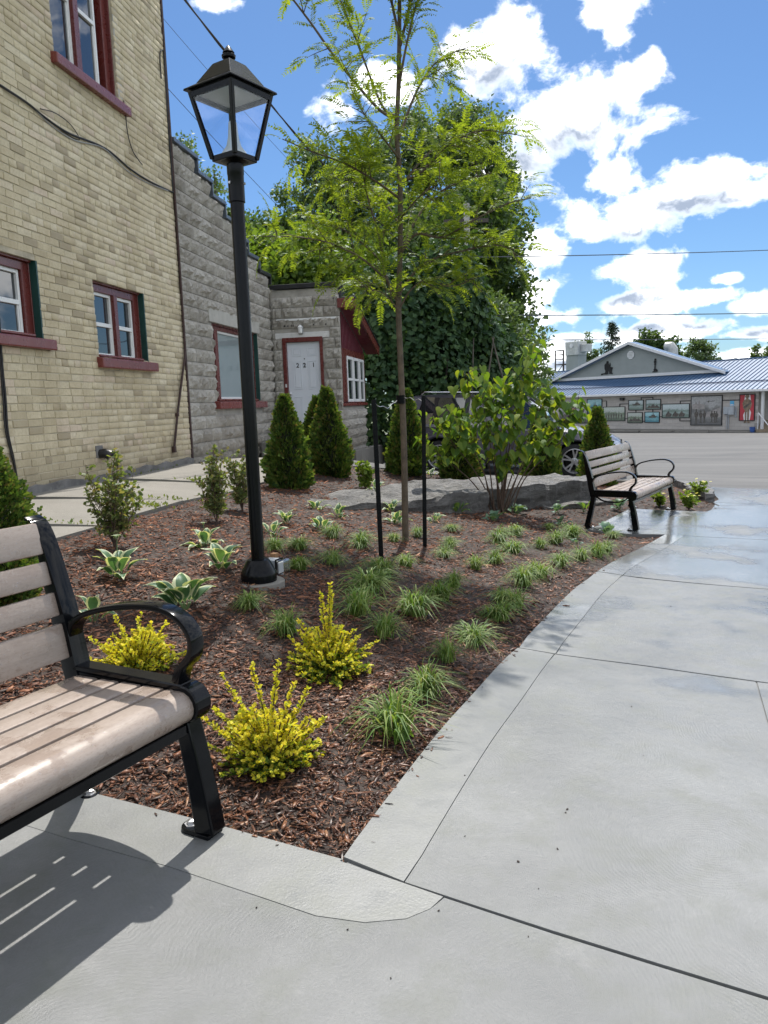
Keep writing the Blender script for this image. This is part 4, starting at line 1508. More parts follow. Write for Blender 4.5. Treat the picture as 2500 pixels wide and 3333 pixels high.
def block_mesh(Lc, v, ti):
    key = (Lc, v, ti)
    if key in block_lib:
        return block_lib[key]
    rr = random.Random(v * 31 + Lc * 7 + 5)
    L = {0: 0.19, 1: 0.39}[Lc]
    h = CZ - 0.010
    nx, nz = (11, 6) if Lc else (6, 6)
    V, F = [], []
    lobes = [(rr.uniform(0.08, 0.92), rr.uniform(0.3, 0.8), rr.uniform(.016, .042)) for _ in range(5 if Lc else 3)]
    for j in range(nz):
        for i in range(nx):
            x, z = -L / 2 + L * i / (nx - 1), -h / 2 + h * j / (nz - 1)
            if i in (0, nx - 1) or j in (0, nz - 1):
                y = -0.004
            else:
                fx, fz = i / (nx - 1), j / (nz - 1)
                y = -0.014 - 0.014 * fz + rr.uniform(-.014, .012)
                for (a, b, s) in lobes:
                    y -= s * math.exp(-((fx - a) / .085) ** 2 - ((fz - b) / .22) ** 2)
                x += rr.uniform(-.008, .008)
                z += rr.uniform(-.006, .006)
            V.append((x, y, z))
    for j in range(nz - 1):
        for i in range(nx - 1):
            F.append((j * nx + i, j * nx + i + 1, (j + 1) * nx + i + 1, (j + 1) * nx + i))
    o = len(V)
    V += [(-L / 2, .016, -h / 2), (L / 2, .016, -h / 2), (L / 2, .016, h / 2), (-L / 2, .016, h / 2)]
    c = [0, nx - 1, nx * nz - 1, nx * (nz - 1)]
    F += [(o, o + 1, c[1], c[0]), (o + 1, o + 2, c[2], c[1]), (o + 2, o + 3, c[3], c[2]), (o + 3, o, c[0], c[3])]
    me = bpy.data.meshes.new('block')
    me.from_pydata(V, [], F)
    set_tint(me, [(ti + .5) / 8] * len(F))
    me.materials.append(M_block)
    block_lib[key] = me
    return me


def lay_blocks(u0, u1, z_of, holes, place, skip=None):
    k = 0
    z = BZ0 + CZ / 2
    while z < 4.8:
        off = 0.2 * (k % 2)
        u = u0 - off
        while u < u1:
            a, b = max(u, u0), min(u + 0.4, u1)
            u += 0.4
            spans = [(a, b)]
            for h in holes:
                if h[2] < z < h[3]:
                    ns = []
                    for (s, e) in spans:
                        if h[1] <= s or h[0] >= e:
                            ns.append((s, e))
                        else:
                            if h[0] > s:
                                ns.append((s, h[0]))
                            if h[1] < e:
                                ns.append((h[1], e))
                    spans = ns
            for (s, e) in spans:
                if e - s < 0.05 or z + CZ / 2 > z_of((s + e) / 2) + 0.06:
                    continue
                L = e - s - 0.010
                Lc = 1 if L > 0.26 else 0
                me = block_mesh(Lc, random.randrange(5), random.randrange(8))
                place(me, (s + e) / 2, z, L / {0: .19, 1: .39}[Lc])
        z += CZ
        k += 1


def put_main(me, u, z, sx):
    link('block', me, GB, None, (u, 0.02, z), None, (sx, 1, 1))


def put_front(me, t, z, sx):
    link('block', me, GB, None, (4.1 + 0.0, -t, z), (0, 0, -PI / 2), (sx, 1, 1))


def put_side(me, u, z, sx):
    link('block', me, GB, None, (u, -1.31, z), None, (sx, 1, 1))


LINT = (0.98, 3.33, 2.53, 2.73)
SILLH = (1.07, 3.37, 1.23, 1.37)
lay_blocks(0.06, 4.1, top_at, [GW, LINT, SILLH], put_main)
DOOR = (0.19, 0.965, 0.79, 2.51)
DLINT = (0.05, 1.11, 2.47, 2.60)
lay_blocks(0.0, 1.31, lambda t: 3.36, [DOOR, DLINT], put_front)
lay_blocks(4.1, 6.3, lambda u: 1.22, [], put_side)

mb = MB()
y = 0.03
for a, b, z in STEPS:
    if a < 4.05:
        b2 = min(b, 4.1)
        for (c0, c1, d0, d1) in ((a, b2, 0.2, z),):
            lo = [(a, b2)]
            us = sorted({a, b2} | {q for q in GW[:2] if a < q < b2})
            zs = sorted({0.2, z, GW[2], GW[3]})
            for p, q in zip(us[:-1], us[1:]):
                for r, s in zip(zs[:-1], zs[1:]):
                    m = ((p + q) / 2, (r + s) / 2)
                    if GW[0] < m[0] < GW[1] and GW[2] < m[1] < GW[3]:
                        continue
                    mb.add([(p, y, r), (q, y, r), (q, y, s), (p, y, s)], [(0, 1, 2, 3)])
for (a, b, c, d) in (GW,):
    mb.add([(a, y, c), (a, .22, c), (a, .22, d), (a, y, d)], [(0, 1, 2, 3)])
    mb.add([(b, y, c), (b, y, d), (b, .22, d), (b, .22, c)], [(0, 1, 2, 3)])
# front wall of the annex with the door opening
x = 4.112
for (t0, t1, z0, z1) in ((0, .19, .2, 3.38), (.965, 1.31, .2, 3.38), (.19, .965, 2.51, 3.38), (.19, .965, .2, .79)):
    mb.add([(x, -t0, z0), (x, -t1, z0), (x, -t1, z1), (x, -t0, z1)], [(0, 1, 2, 3)])
# sides, back and roof
mb.add([(4.1, -1.298, .2), (6.3, -1.298, .2), (6.3, -1.298, 1.2), (4.1, -1.298, 1.2)], [(0, 1, 2, 3)])
mb.build('mortar_wall', M_blockmortar, GB)
body = MB()
for a, b, z in STEPS[:-1]:
    body.box(a + .002, min(b, 4.1) - .002, 0.24, 6.5, 0.2, z - 0.25)
body.box(4.16, 6.28, -1.27, 6.5, 0.2, 2.2)
body.box(4.16, 4.35, -1.27, 0.6, 2.2, 3.36)
body.build('core_wall', M_blockmortar, GB)
# parapet flashing: each tread a strip of its own
for i, (a, b, z) in enumerate(STEPS[:-1]):
    c = MB()
    e = min(b, 4.08)
    c.box(a + (0.0 if i else .05), e + 0.035, -0.05, 0.28, z, z + 0.055)
    nz = STEPS[i + 1][2]
    c.box(e + .001, e + 0.035, -0.047, 0.27, nz + 0.056, z - .001)
    c.build('coping', M_greycap if i < 6 else M_blackcap, GB, bevel=.004)
c = MB()
c.box(4.06, 4.40, -1.36, 0.0, 3.395, 3.475)
c.box(4.10, 4.40, -1.345, -1.29, 3.19, 3.394)
c.build('coping', M_blackcap, GB, bevel=.004)
MB().box(LINT[0], LINT[1], -0.012, .12, LINT[2] + .002, LINT[3]).build('lintel', M_lintel, GB, bevel=.006)
# big window
gw = sash_window(GB, 1.15, 3.17, 1.37, 2.53, [(0.14, 'hung'), (1.30, 'fixed'), (0.14, 'hung')], (1.065, 3.37), (1.24, 1.36), depth=0.13, jamb=0.05, mull=0.12, head=0.06)
# door
x = 4.12
dr = MB()
for (t0, t1, z0, z1) in ((.19, .262, .79, 2.51), (.905, .965, .79, 2.51), (.262, .905, 2.425, 2.51)):
    dr.box(x - .045, x + .12, -t1, -t0, z0, z1)
df = dr.build('door_frame', M_red, GB, bevel=.006)
leaf = MB()
leaf.box(x + .02, x + .06, -.903, -.264, .80, 2.423)
PN = [(.355, .537, 2.165, 2.32), (.65, .832, 2.165, 2.32), (.365, .53, 1.553, 2.08), (.655, .825, 1.553, 2.08), (.355, .515, .99, 1.42), (.65, .825, .99, 1.42)]
door = leaf.build('door', M_door, GB, bevel=.002)
for (t0, t1, z0, z1) in PN:
    p = MB()
    # moulding ring and a raised field
    p.box(x + .012, x + .0205, -t1, -t0, z0, z0 + .014)
    p.box(x + .012, x + .0205, -t1, -t0, z1 - .014, z1)
    p.box(x + .012, x + .0205, -t0 - .014, -t0, z0 + .0141, z1 - .0141)
    p.box(x + .012, x + .0205, -t1, -t1 + .014, z0 + .0141, z1 - .0141)
    p.box(x + .010, x + .0206, -t1 + .035, -t0 - .035, z0 + .035, z1 - .035)
    p.build('door_panel', M_door, door, bevel=.003)
mb = MB()
mb.tube([(x + .02, -.302, 1.475), (x - .03, -.302, 1.475)], [.012, .012], 10)
mb.lathe([(.005, x - .03), (.026, x - .035), (.03, x - .055), (.02, x - .07)], 14, 0, (0, 0), 'y')
kn = MB()
kn.tube([(x + .02, -.302, 1.475), (x - .02, -.302, 1.475), (x - .03, -.302, 1.475), (x - .055, -.302, 1.475), (x - .07, -.302, 1.475)], [.024, .01, .026, .03, .014], 14)
kn.build('door_knob', M_steel, door, smooth=True)
MB().tube([(x + .02, -.592, 2.117), (x + .008, -.592, 2.117)], .011, 10).build('peephole', M_blackcap, door)
MB().box(x - .048, x - .044, -.245, -.215, 1.60, 1.66).build('door_bell', M_whiteblock, df)


def text_obj(name, s, size, mat, parent, loc, rot, ext=0.003, bold=0.0):
    cu = bpy.data.curves.new(name, 'FONT')
    cu.body = s
    cu.size = size
    cu.extrude = ext
    cu.offset = bold
    cu.align_x = 'CENTER'
    cu.align_y = 'CENTER'
    t = bpy.data.objects.new(name, cu)
    COL.objects.link(t)
    dg = bpy.context.evaluated_depsgraph_get()
    me = bpy.data.meshes.new_from_object(t.evaluated_get(dg))
    bpy.data.objects.remove(t)
    me.name = name
    me.materials.clear()
    me.materials.append(mat)
    return link(name, me, parent, None, loc, rot)


for (s, t) in (('2', .457), ('2', .588), ('1', .763)):
    text_obj('house_number', s, 0.115, M_blackcap, door, (x + .0095, -t, 1.995), (PI / 2, 0, -PI / 2), .002, .003)
MB().box(4.083, 4.2, -1.10, -.055, 2.485, 2.60).build('lintel', M_whiteblock, GB, bevel=.012)
MB().box(4.072, 4.1, -1.25, -.10, 2.815, 2.852).build('sign_rail', M_white, GB, bevel=.004)
# stains of removed lettering over the door
st = MB()
for i in range(26):
    t = .12 + i * .036 + random.uniform(-.008, .008)
    if random.random() < .2:
        continue
    st.box(4.083, 4.09, -t - random.uniform(.012, .03), -t, 2.715 + random.uniform(-.006, .004), 2.735 + random.uniform(-.004, .014))
o = st.build('tar_marks', M_blackcap, GB)
o['kind'] = 'stuff'
# coach lamp over the door
cl = MB()
cl.box(4.07, 4.10, -.61, -.52, 2.56, 2.71)
wl = cl.build('wall_lamp', M_greyp, GB, bevel=.006)
mb = MB()
mb.lathe([(.02, 2.575), (.036, 2.585), (.045, 2.68), (.05, 2.685), (.03, 2.715), (.01, 2.73)], 10, 0, (4.03, -.565))
mb.build('lamp_shade', M_white, wl, smooth=True)
# landing and step
ld = thing('door_landing', 'concrete landing and step in front of the white door', 'step', (WPX, WPY, 0), WRZ)
MB().box(2.95, 4.05, -1.45, -0.04, 0.2, 0.635).build('landing', M_walk, ld, bevel=.012)
MB().box(3.72, 4.07, -1.12, -0.06, 0.637, 0.78).build('step', M_walk, ld, bevel=.012)
MB().box(3.25, 3.45, -1.40, -1.30, 0.636, 0.665).build('blue_rag', simple('blue_cloth', (.06, .16, .4), .8), ld, bevel=.012)

# maroon porch on the side of the annex
PY = -1.31
mb = MB()
mb.add([(4.12, PY + .02, 1.22), (6.3, PY + .02, 1.22), (6.3, PY + .02, 2.32), (4.12, PY + .02, 2.95)], [(0, 1, 2, 3)])
pw = mb.build('porch_wall', M_maroon, GB)
bn = 17
for i in range(bn):
    u = 4.22 + i * 0.125
    zt = 2.98 - (u - 4.1) * 0.275
    MB().box(u, u + .035, PY - .008, PY + .019, 2.295, zt).build('batten', M_maroon, pw)
trim = MB()
trim.box(4.13, 4.44, PY - .02, PY + .018, 1.29, 2.29)
trim.box(4.441, 6.3, PY - .02, PY + .018, 2.16, 2.29)
trim.box(6.20, 6.3, PY - .02, PY + .018, 1.29, 2.159)
trim.box(4.441, 6.199, PY - .018, PY + .018, 1.27, 1.289)
trim.build('porch_trim', M_red, GB, bevel=.004)
MB().box(4.10, 6.32, PY - .06, PY + .02, 1.215, 1.268).build('porch_sill', M_sill, GB, bevel=.008)
for (a, b) in ((4.47, 5.03), (5.10, 5.66), (5.73, 6.18)):
    s = MB()
    t = .05
    s.box(a, a + t, PY - .03, PY + .01, 1.29, 2.159)
    s.box(b - t, b, PY - .03, PY + .01, 1.29, 2.159)
    for (z0, z1) in ((1.29, 1.345), (1.70, 1.745), (2.10, 2.159)):
        s.box(a + t, b - t, PY - .03, PY + .01, z0, z1)
    w_ = s.build('window', M_white, GB, bevel=.004)
    MB().box(a + t, b - t, PY - .008, PY - .002, 1.345, 1.70).build('pane', M_glass, w_)
    MB().box(a + t, b - t, PY - .008, PY - .002, 1.745, 2.10).build('pane', M_glass, w_)
# sloping eave
ang = math.atan2(-0.275, 1)
L = 2.75
for nm, mat, y0, y1, h0, h1 in (('roof', M_blackcap, PY - .30, PY + .6, .115, .15), ('fascia', M_red, PY - .285, PY - .255, -.06, .114), ('soffit', M_maroon, PY - .254, PY + .0, -.03, .10)):
    m = MB()
    M = Matrix.Translation((4.06, 0, 3.06)) @ Matrix.Rotation(-ang, 4, 'Y')
    m.box(0, L, y0, y1, h0, h1, 0, M)
    m.build(nm, mat, GB, bevel=.004)
MB().box(4.035, 4.058, PY - .285, PY + .03, 3.0, 3.17).build('fascia', M_red, GB, bevel=.004)
# low concrete curb wall running back from the annex
cw = MB()
for i in range(14):
    u0_, u1_ = 4.35 + i * .5, 4.35 + (i + 1) * .5
    ym = PY - .06
    xx, yy = WPX + WDX * u0_ + WNX * -ym, WPY + WDY * u0_ + WNY * -ym
    zt = 0.36 - (i) * .012
    cw.box(u0_, u1_ - .006, PY - .16, PY + .012, -0.15, zt)
o = cw.build('curb_wall', M_walk, None, bevel=.008, loc=(WPX, WPY, 0), rot=(0, 0, WRZ))
tag(o, 'low concrete retaining curb running back past the maroon porch', 'wall')

# ------------------------------------------------------------------ benches
def bench(loc, rz, label, droplets):
    """local x along the bench (0 = right hand end, negative to the left), y forward (0 = seat front), z up"""
    t = thing('park_bench', label, 'bench', loc, rz, 'tan slatted benches with black frames')
    LEN = 1.78
    W = 0.058

    def sl(name, prof, bevel=0.008):
        mb = MB()
        mb.prism(prof, 0.02, LEN - 0.02, 'x')
        return mb.build(name, M_slat, t, bevel=bevel, seg=2, smooth=True)

    # seat boards, the front one rolled over
    y = -0.485
    for w, z in ((0.092, .424), (0.078, .427), (0.078, .430), (0.078, .433)):
        sl('seat_slat', [(y, z - .028), (y + w, z - .027), (y + w, z + .004), (y, z + .002)])
        y += w + 0.012
    pr = [(y, .405), (y, .436)]
    for k in range(9):
        a = math.radians(95 - k * 23)
        pr.append((-0.058 + 0.048 * math.cos(a), .392 + 0.046 * math.sin(a)))
    sl('seat_slat', pr, 0.003)

    def back_pt(s):
        # s height along the back: slight recline with a curl at the top
        return (-0.505 - 0.10 * max(0.0, s / .42) ** 1.15, 0.478 + s)

    for (s0, s1) in ((0.0, .108), (.132, .204), (.228, .300), (.322, .418)):
        a, b = back_pt(s0), back_pt(s1)
        d = Vector((b[0] - a[0], b[1] - a[1])).normalized()
        n = Vector((d.y, -d.x))
        th = 0.030
        sl('back_slat', [(a[0], a[1]), (b[0], b[1]), (b[0] - n.x * th, b[1] - n.y * th), (a[0] - n.x * th, a[1] - n.y * th)])

    for end in (0, 1):
        x0 = -0.032 if end == 0 else LEN - 0.03
        x1 = x0 + W
        up = MB()
        path = smooth_path([(-0.500, .385), (-0.520, .47), (-0.545, .60), (-0.575, .73), (-0.603, .84), (-0.628, .895), (-0.655, .905)], 5)
        up.strap(path, x0, x1, [.062] * 12 + [.058 - .004 * k for k in range(len(path) - 12)])
        up.build('back_frame', M_black, t, bevel=.005, seg=2, smooth=True)
        arm = MB()
        path = smooth_path([(-.515, .525), (-.500, .575), (-.455, .612), (-.36, .642), (-.25, .662), (-.14, .668), (-.06, .645), (-.018, .595), (-.024, .54), (-.065, .495), (-.082, .455)], 6)
        n = len(path)
        arm.strap(path, x0 + .003, x1 - .003, [.017 if i < n * .72 else .017 + .012 * (i / n - .72) / .28 for i in range(n)])
        arm.build('armrest', M_black, t, bevel=.004, seg=2, smooth=True)
        rail = MB()
        rail.box(x0, x1, -.500, -.055, .437, .455)
        rail.box(x0 + .004, x1 - .004, -.505, -.06, .378, .4365)
        rail.tube([(x0 - .002, -.052, .398), (x1 + .002, -.052, .398)], .055, 20)
        rail.build('seat_frame', M_black, t, bevel=.004, smooth=True)
        br = MB()
        br.strap(smooth_path([(-.48, .385), (-.40, .335), (-.28, .315), (-.16, .335), (-.09, .385)], 5), x0 + .012, x1 - .012, .013)
        br.build('brace', M_black, t, bevel=.003, smooth=True)
        fl = MB()
        p = smooth_path([(-.075, .385), (-.055, .29), (-.030, .16), (-.008, .012)], 6)
        fl.strap(p, x0, x1, [.045 + .024 * (i / (len(p) - 1)) for i in range(len(p))])
        fl.build('leg', M_black, t, bevel=.006, seg=2)
        rl = MB()
        p = smooth_path([(-.495, .40), (-.515, .28), (-.545, .14), (-.575, .012)], 6)
        rl.strap(p, x0, x1, [.05 + .012 * (i / (len(p) - 1)) for i in range(len(p))])
        rl.build('leg', M_black, t, bevel=.006, seg=2)
        for (yc, dy) in ((-.075, -1), (-.515, 1)):
            pm = MB()
            pts = [(x0 - .006, -.032), (x1 + .006, -.032)]
            poly = []
            for k in range(13):
                a = PI + PI * k / 12 if dy < 0 else PI * (1 - k / 12)
                poly.append((((x0 + x1) / 2) + (W / 2 + .004) * math.cos(a) * (1 if dy < 0 else 1), yc + .035 * math.sin(a)))
            if dy < 0:
                poly = poly + [(x1 + .004, yc + .085), (x0 - .004, yc + .085)]
            else:
                poly = poly + [(x1 + .004, yc - .075), (x0 - .004, yc - .075)]
            pm.prism(poly, 0.0, 0.014, 'z')
            pd = pm.build('foot_pad', M_black, t, bevel=.004, seg=2)
            bo = MB()
            bo.lathe([(.021, .014), (.021, .018), (.014, .0181), (.013, .027), (.004, .030)], 6, 0, ((x0 + x1) / 2, yc - .006 if dy < 0 else yc + .006))
            bo.build('bolt', M_steel, pd)
    r = MB()
    r.box(.03, LEN - .03, -.072, -.040, .312, .343)
    r.box(.03, LEN - .03, -.125, -.0721, .335, .343)
    r.box(.03, LEN - .03, -.50, -.462, .372, .390)
    r.build('rail', M_black, t, bevel=.002)
    if droplets:
        # beads of rain
        ico_v = [(0, 0, .55), (.9, 0, 0), (.28, .86, 0), (-.73, .53, 0), (-.73, -.53, 0), (.28, -.86, 0)]
        V, F = [], []
        rr = random.Random(3)
        for i in range(1900):
            q = rr.random()
            if q < .55:
                yy = rr.uniform(-.48, -.06)
                z = .4265 + (yy + .485) / .42 * .0095
                nx, ny = (0, 1), None
                P, A, B = Vector((rr.uniform(.06, LEN - .05), yy, z)), Vector((1, 0, 0)), Vector((0, 1, 0))
            elif q < .70:
                a = math.radians(rr.uniform(-35, 80))
                P, A = Vector((rr.uniform(.04, LEN - .05), -.058 + .0482 * math.cos(a), .392 + .0462 * math.sin(a))), Vector((1, 0, 0))
                B = Vector((0, -math.sin(a), math.cos(a)))
            else:
                s = rr.choice((rr.uniform(.005, .1), rr.uniform(.137, .2), rr.uniform(.232, .296), rr.uniform(.328, .412)))
                a0, b0 = back_pt(s - .01), back_pt(s + .01)
                d = Vector((0, b0[0] - a0[0], b0[1] - a0[1])).normalized()
                P, A, B = Vector((rr.uniform(.06, LEN - .05), *back_pt(s))), Vector((1, 0, 0)), d
            N = A.cross(B)
            if N.y < 0 and N.z < .3:
                N = -N
            r_ = rr.uniform(.0012, .0036)
            o = len(V)
            V += [tuple(P + (A * v[0] + B * v[1] * rr.uniform(.7, 1.3) + N * v[2]) * r_) for v in ico_v]
            F += [(o, o + 1, o + 2), (o, o + 2, o + 3), (o, o + 3, o + 4), (o, o + 4, o + 5), (o, o + 5, o + 1)]
        dm = link('water_droplets', mesh_np('water_droplets', V, F, True), t, M_drop)
        dm['kind'] = 'stuff'
    return t


M_drop = clearglass('water_bead', (0.97, 0.98, 1.0), 0.10)
BRZ = math.atan2(-0.88, -0.475)
# bench axis (0.475, 0.88), front faces (0.88, -0.475)
b_end = Vector((0.475, 0.88)) * 1.575 + Vector((0.88, -0.475)) * -1.452
bench((b_end.x, b_end.y, T(b_end.x, b_end.y) + ZP), BRZ, 'near tan slatted bench beaded with rain, cut off by the left edge', True)
fa = Vector((3.84 - 2.85, 10.05 - 8.56)).normalized()
frz = math.atan2(-fa.y, -fa.x)
fn = Vector((fa.y, -fa.x))
fe = Vector((2.85, 8.56)) + fa * 1.79 + fn * 0.0
zz = (T(2.85, 8.56) + T(fe.x, fe.y)) / 2 + ZP
fb = bench((fe.x, fe.y, zz), frz, 'far tan slatted bench on the wet concrete pad beside the grey boulder', False)
fb.rotation_euler = (0, math.atan2(T(fe.x, fe.y) - T(2.85, 8.56), 1.79), frz)

# ------------------------------------------------------------------ lamp post
lx, ly = LAMP[0][:2]
lz = T(lx, ly) + 0.012
lp = thing('lamp_post', 'tall black lamp post with a square glass lantern rising from the mulch bed', 'lamp post', (lx, ly, lz), math.radians(11 - 45))
m = MB()
m.lathe([(.145, -.06), (.15, .0), (.148, .022)], 40)
m.build('footing', M_walk, lp, bevel=.004, smooth=True)
m = MB()
m.lathe([(.104, .022), (.105, .06), (.103, .075), (.070, .140), (.062, .150), (.046, .152)], 40)
m.build('base_cover', M_lamp, lp, smooth=True)
m = MB()
m.lathe([(.0385, .15), (.038, 2.14)], 28)
m.build('pole', M_lamp, lp, smooth=True)
m = MB()
m.lathe([(.039, 2.141), (.044, 2.145), (.044, 2.285), (.046, 2.29), (.046, 2.34), (.075, 2.352)], 28)
col = m.build('collar', M_lamp, lp, smooth=True)
for a in (0.5, 2.6, 4.7):
    mb = MB()
    c_, s_ = math.cos(a), math.sin(a)
    mb.tube([(c_ * .042, s_ * .042, 2.24), (c_ * .052, s_ * .052, 2.24)], .007, 8)
    mb.build('set_screw', M_steel, col)
B0, B1 = .083, .150      # half sides of lantern at floor and eave
HZ0, HZ1 = 2.385, 2.70
m = MB()
m.box(-.087, .087, -.087, .087, 2.352, 2.384)
m.build('lantern_floor', M_lamp, lp, bevel=.004)
for sx in (-1, 1):
    for sy in (-1, 1):
        m = MB()
        a = Vector((sx * B0, sy * B0, HZ0 - .02))
        b = Vector((sx * B1, sy * B1, HZ1))
        w = .011
        q = []
        for p in (a, b):
            for (dx, dy) in ((-w, -w), (w, -w), (w, w), (-w, w)):
                q.append((p.x + dx, p.y + dy, p.z))
        m.add(q, [(3, 2, 1, 0), (4, 5, 6, 7), (0, 1, 5, 4), (1, 2, 6, 5), (2, 3, 7, 6), (3, 0, 4, 7)])
        m.build('lantern_post', M_lamp, lp, bevel=.002)
for k in range(4):
    m = MB()
    c_, s_ = round(math.cos(k * PI / 2)), round(math.sin(k * PI / 2))
    R_ = lambda x, y, z: (x * c_ - y * s_, x * s_ + y * c_, z)
    d0, d1 = B0 - .002, B1 - .002
    m.add([R_(d0, -B0 + .011, HZ0 + .01), R_(d0, B0 - .011, HZ0 + .01), R_(d1, B1 - .011, HZ1 - .02), R_(d1, -B1 + .011, HZ1 - .02),
           R_(d0 + .003, -B0 + .011, HZ0 + .01), R_(d0 + .003, B0 - .011, HZ0 + .01), R_(d1 + .003, B1 - .011, HZ1 - .02), R_(d1 + .003, -B1 + .011, HZ1 - .02)],
          [(3, 2, 1, 0), (4, 5, 6, 7), (0, 1, 5, 4), (1, 2, 6, 5), (2, 3, 7, 6), (3, 0, 4, 7)])
    m.build('pane', M_clear, lp)
    m = MB()
    m.add([R_(d1 - .008, -B1, HZ1 - .026), R_(d1 + .008, -B1, HZ1 - .026), R_(d1 + .008, B1, HZ1 - .026), R_(d1 - .008, B1, HZ1 - .026),
           R_(d1 - .008, -B1, HZ1), R_(d1 + .010, -B1, HZ1), R_(d1 + .010, B1, HZ1), R_(d1 - .008, B1, HZ1)],
          [(3, 2, 1, 0), (4, 5, 6, 7), (0, 1, 5, 4), (1, 2, 6, 5), (2, 3, 7, 6), (3, 0, 4, 7)])
    m.build('top_rail', M_lamp, lp)
M_ceil = simple('lantern_white_enamel', (.50, .47, .42), .5, .06)
m = MB()
m.box(-.135, .135, -.135, .135, HZ1 - .006, HZ1 + .006)
m.build('reflector', M_ceil, lp)
m = MB()
e = .178


def frustum(m, a, z0, b, z1):
    q = [(sx * a, sy * a, z0) for sx, sy in ((-1, -1), (1, -1), (1, 1), (-1, 1))] + [(sx * b, sy * b, z1) for sx, sy in ((-1, -1), (1, -1), (1, 1), (-1, 1))]
    m.add(q, [(3, 2, 1, 0), (4, 5, 6, 7), (0, 1, 5, 4), (1, 2, 6, 5), (2, 3, 7, 6), (3, 0, 4, 7)])


frustum(m, e, HZ1 + .008, e - .004, HZ1 + .020)
frustum(m, e - .008, HZ1 + .0205, .130, HZ1 + .046)
frustum(m, .129, HZ1 + .0465, .062, HZ1 + .150)
frustum(m, .061, HZ1 + .1505, .036, HZ1 + .160)
m.build('roof', M_lamp, lp, bevel=.0025)
m = MB()
m.lathe([(.027, HZ1 + .158), (.018, HZ1 + .168), (.020, HZ1 + .175), (.036, HZ1 + .182), (.038, HZ1 + .194), (.027, HZ1 + .205), (.032, HZ1 + .209), (.011, HZ1 + .238), (.003, HZ1 + .245)], 20)
m.build('finial', M_lamp, lp, smooth=True)
M_frost = simple('frosted_lamp_glass', (.55, .56, .56), .35, .05)
m = MB()
m.lathe([(.072, HZ0), (.068, HZ0 + .012), (.040, HZ0 + .05), (.029, HZ0 + .095), (.024, HZ0 + .15), (.022, HZ0 + .172), (.010, HZ0 + .182), (.007, HZ0 + .20), (.002, HZ0 + .203)], 20)
m.build('bulb_cone', M_frost, lp, smooth=True)
LAMP_TOP = (lx, ly, lz + HZ1 + .25)

# outlet box on a stub post
jx, jy = JBOX[0][:2]
jz = T(jx, jy)
jb = thing('outlet_box', 'grey outdoor outlet box with a clear cover on a short wooden stub', 'outlet box', (jx, jy, jz), math.radians(-22))
m = MB()
m.box(-.085, -.045, .045, .085, -.05, .158)
m.build('wooden_stub', simple('treated_timber', (.26, .14, .065), .8, .3, 9, bumpa=.4), jb, bevel=.003)
m = MB()
m.box(-.085, .0, -.042, .040, .035, .135)
m.build('box', simple('grey_pvc', (.30, .33, .36), .4, .06), jb, bevel=.008, seg=2)
m = MB()
m.box(.001, .007, -.048, .044, .028, .140)
m.build('gasket', M_stake, jb, bevel=.002)
m = MB()
m.box(.0075, .06, -.046, .042, .026, .138)
m.build('clear_cover', M_bubble, jb, bevel=.012, seg=2)
m = MB()
m.box(.008, .02, -.03, .026, .05, .118)
m.build('outlet_plate', M_whiteblock, jb, bevel=.003)
m = MB()
m.tube([(-.04, 0, .035), (-.04, 0, -.06)], .012, 8)
m.build('conduit', M_greyp, jb)

# ------------------------------------------------------------------ tree stakes with ties
def stake(p, h, label, lean=0.0):
    x, y = p[:2]
    z = T(x, y)
    t = thing('tree_stake', label, 'stake', (x, y, z), math.radians(12), 'stakes beside the young tree')
    m = MB()
    w = .013
    # T section post
    m.box(-.0165, .0165, -.006, .006, -.15, h)
    m.box(-.006, .006, .0071, .034, -.15, h - .004)
    m.build('post', M_stake, t, bevel=.0015)
    st = MB()
    for i in range(int(h / .05)):
        st.box(-.006, .006, -.012, -.0072, .04 + i * .05, .05 + i * .05)
    st.build('studs', M_stake, t)
    t.rotation_euler = (0, lean, math.radians(12))
    return t


s1 = (STAKE[0][0], STAKE[0][1])
s2 = (STAKE[1][0], STAKE[1][1])
stake(s1, STAKE[0][3] - .0, 'left black steel stake in front of the young tree trunk', -0.012)
stake(s2, STAKE[1][3], 'right black steel stake behind the young tree trunk', 0.018)
TRX, TRY = TREE[0][:2]
TRZ = T(TRX, TRY)
TIE = Vector((TRX - .005, TRY, TRZ + 1.225))
p1 = Vector((s1[0] + .0, s1[1], T(*s1) + STAKE[0][3] - .03))
p2 = Vector((s2[0] + .025, s2[1], T(*s2) + STAKE[1][3] - .04))
M_tiewire = simple('galvanised_wire', (.5, .5, .5), .35, .1, 20, metal=.8)
for (a, b, lab) in ((p1, TIE + Vector((-.03, -.02, .0)), 'slack galvanised wire from the left stake to the trunk collar'), (TIE + Vector((.03, .02, .02)), p2, 'galvanised wire from the trunk collar to the right stake')):
    pts = []
    for i in range(15):
        f = i / 14
        q = a.lerp(b, f)
        q.z -= .045 * math.sin(PI * f) * (1 if lab[0] == 's' else .1) + .008 * math.sin(f * 15)
        pts.append(q)
    o = MB().tube(pts, .0028, 6).build('tie_wire', M_tiewire, None, smooth=True)
    tag(o, lab, 'wire')
m = MB()
m.lathe([(.036, -.035), (.038, -.012), (.034, -.01), (.038, .012), (.034, .014), (.038, .035)], 18)
o = m.build('trunk_collar', M_stake, None, smooth=True, loc=TIE)
tag(o, 'black rubber tie wrapped round the young tree trunk', 'tree tie')

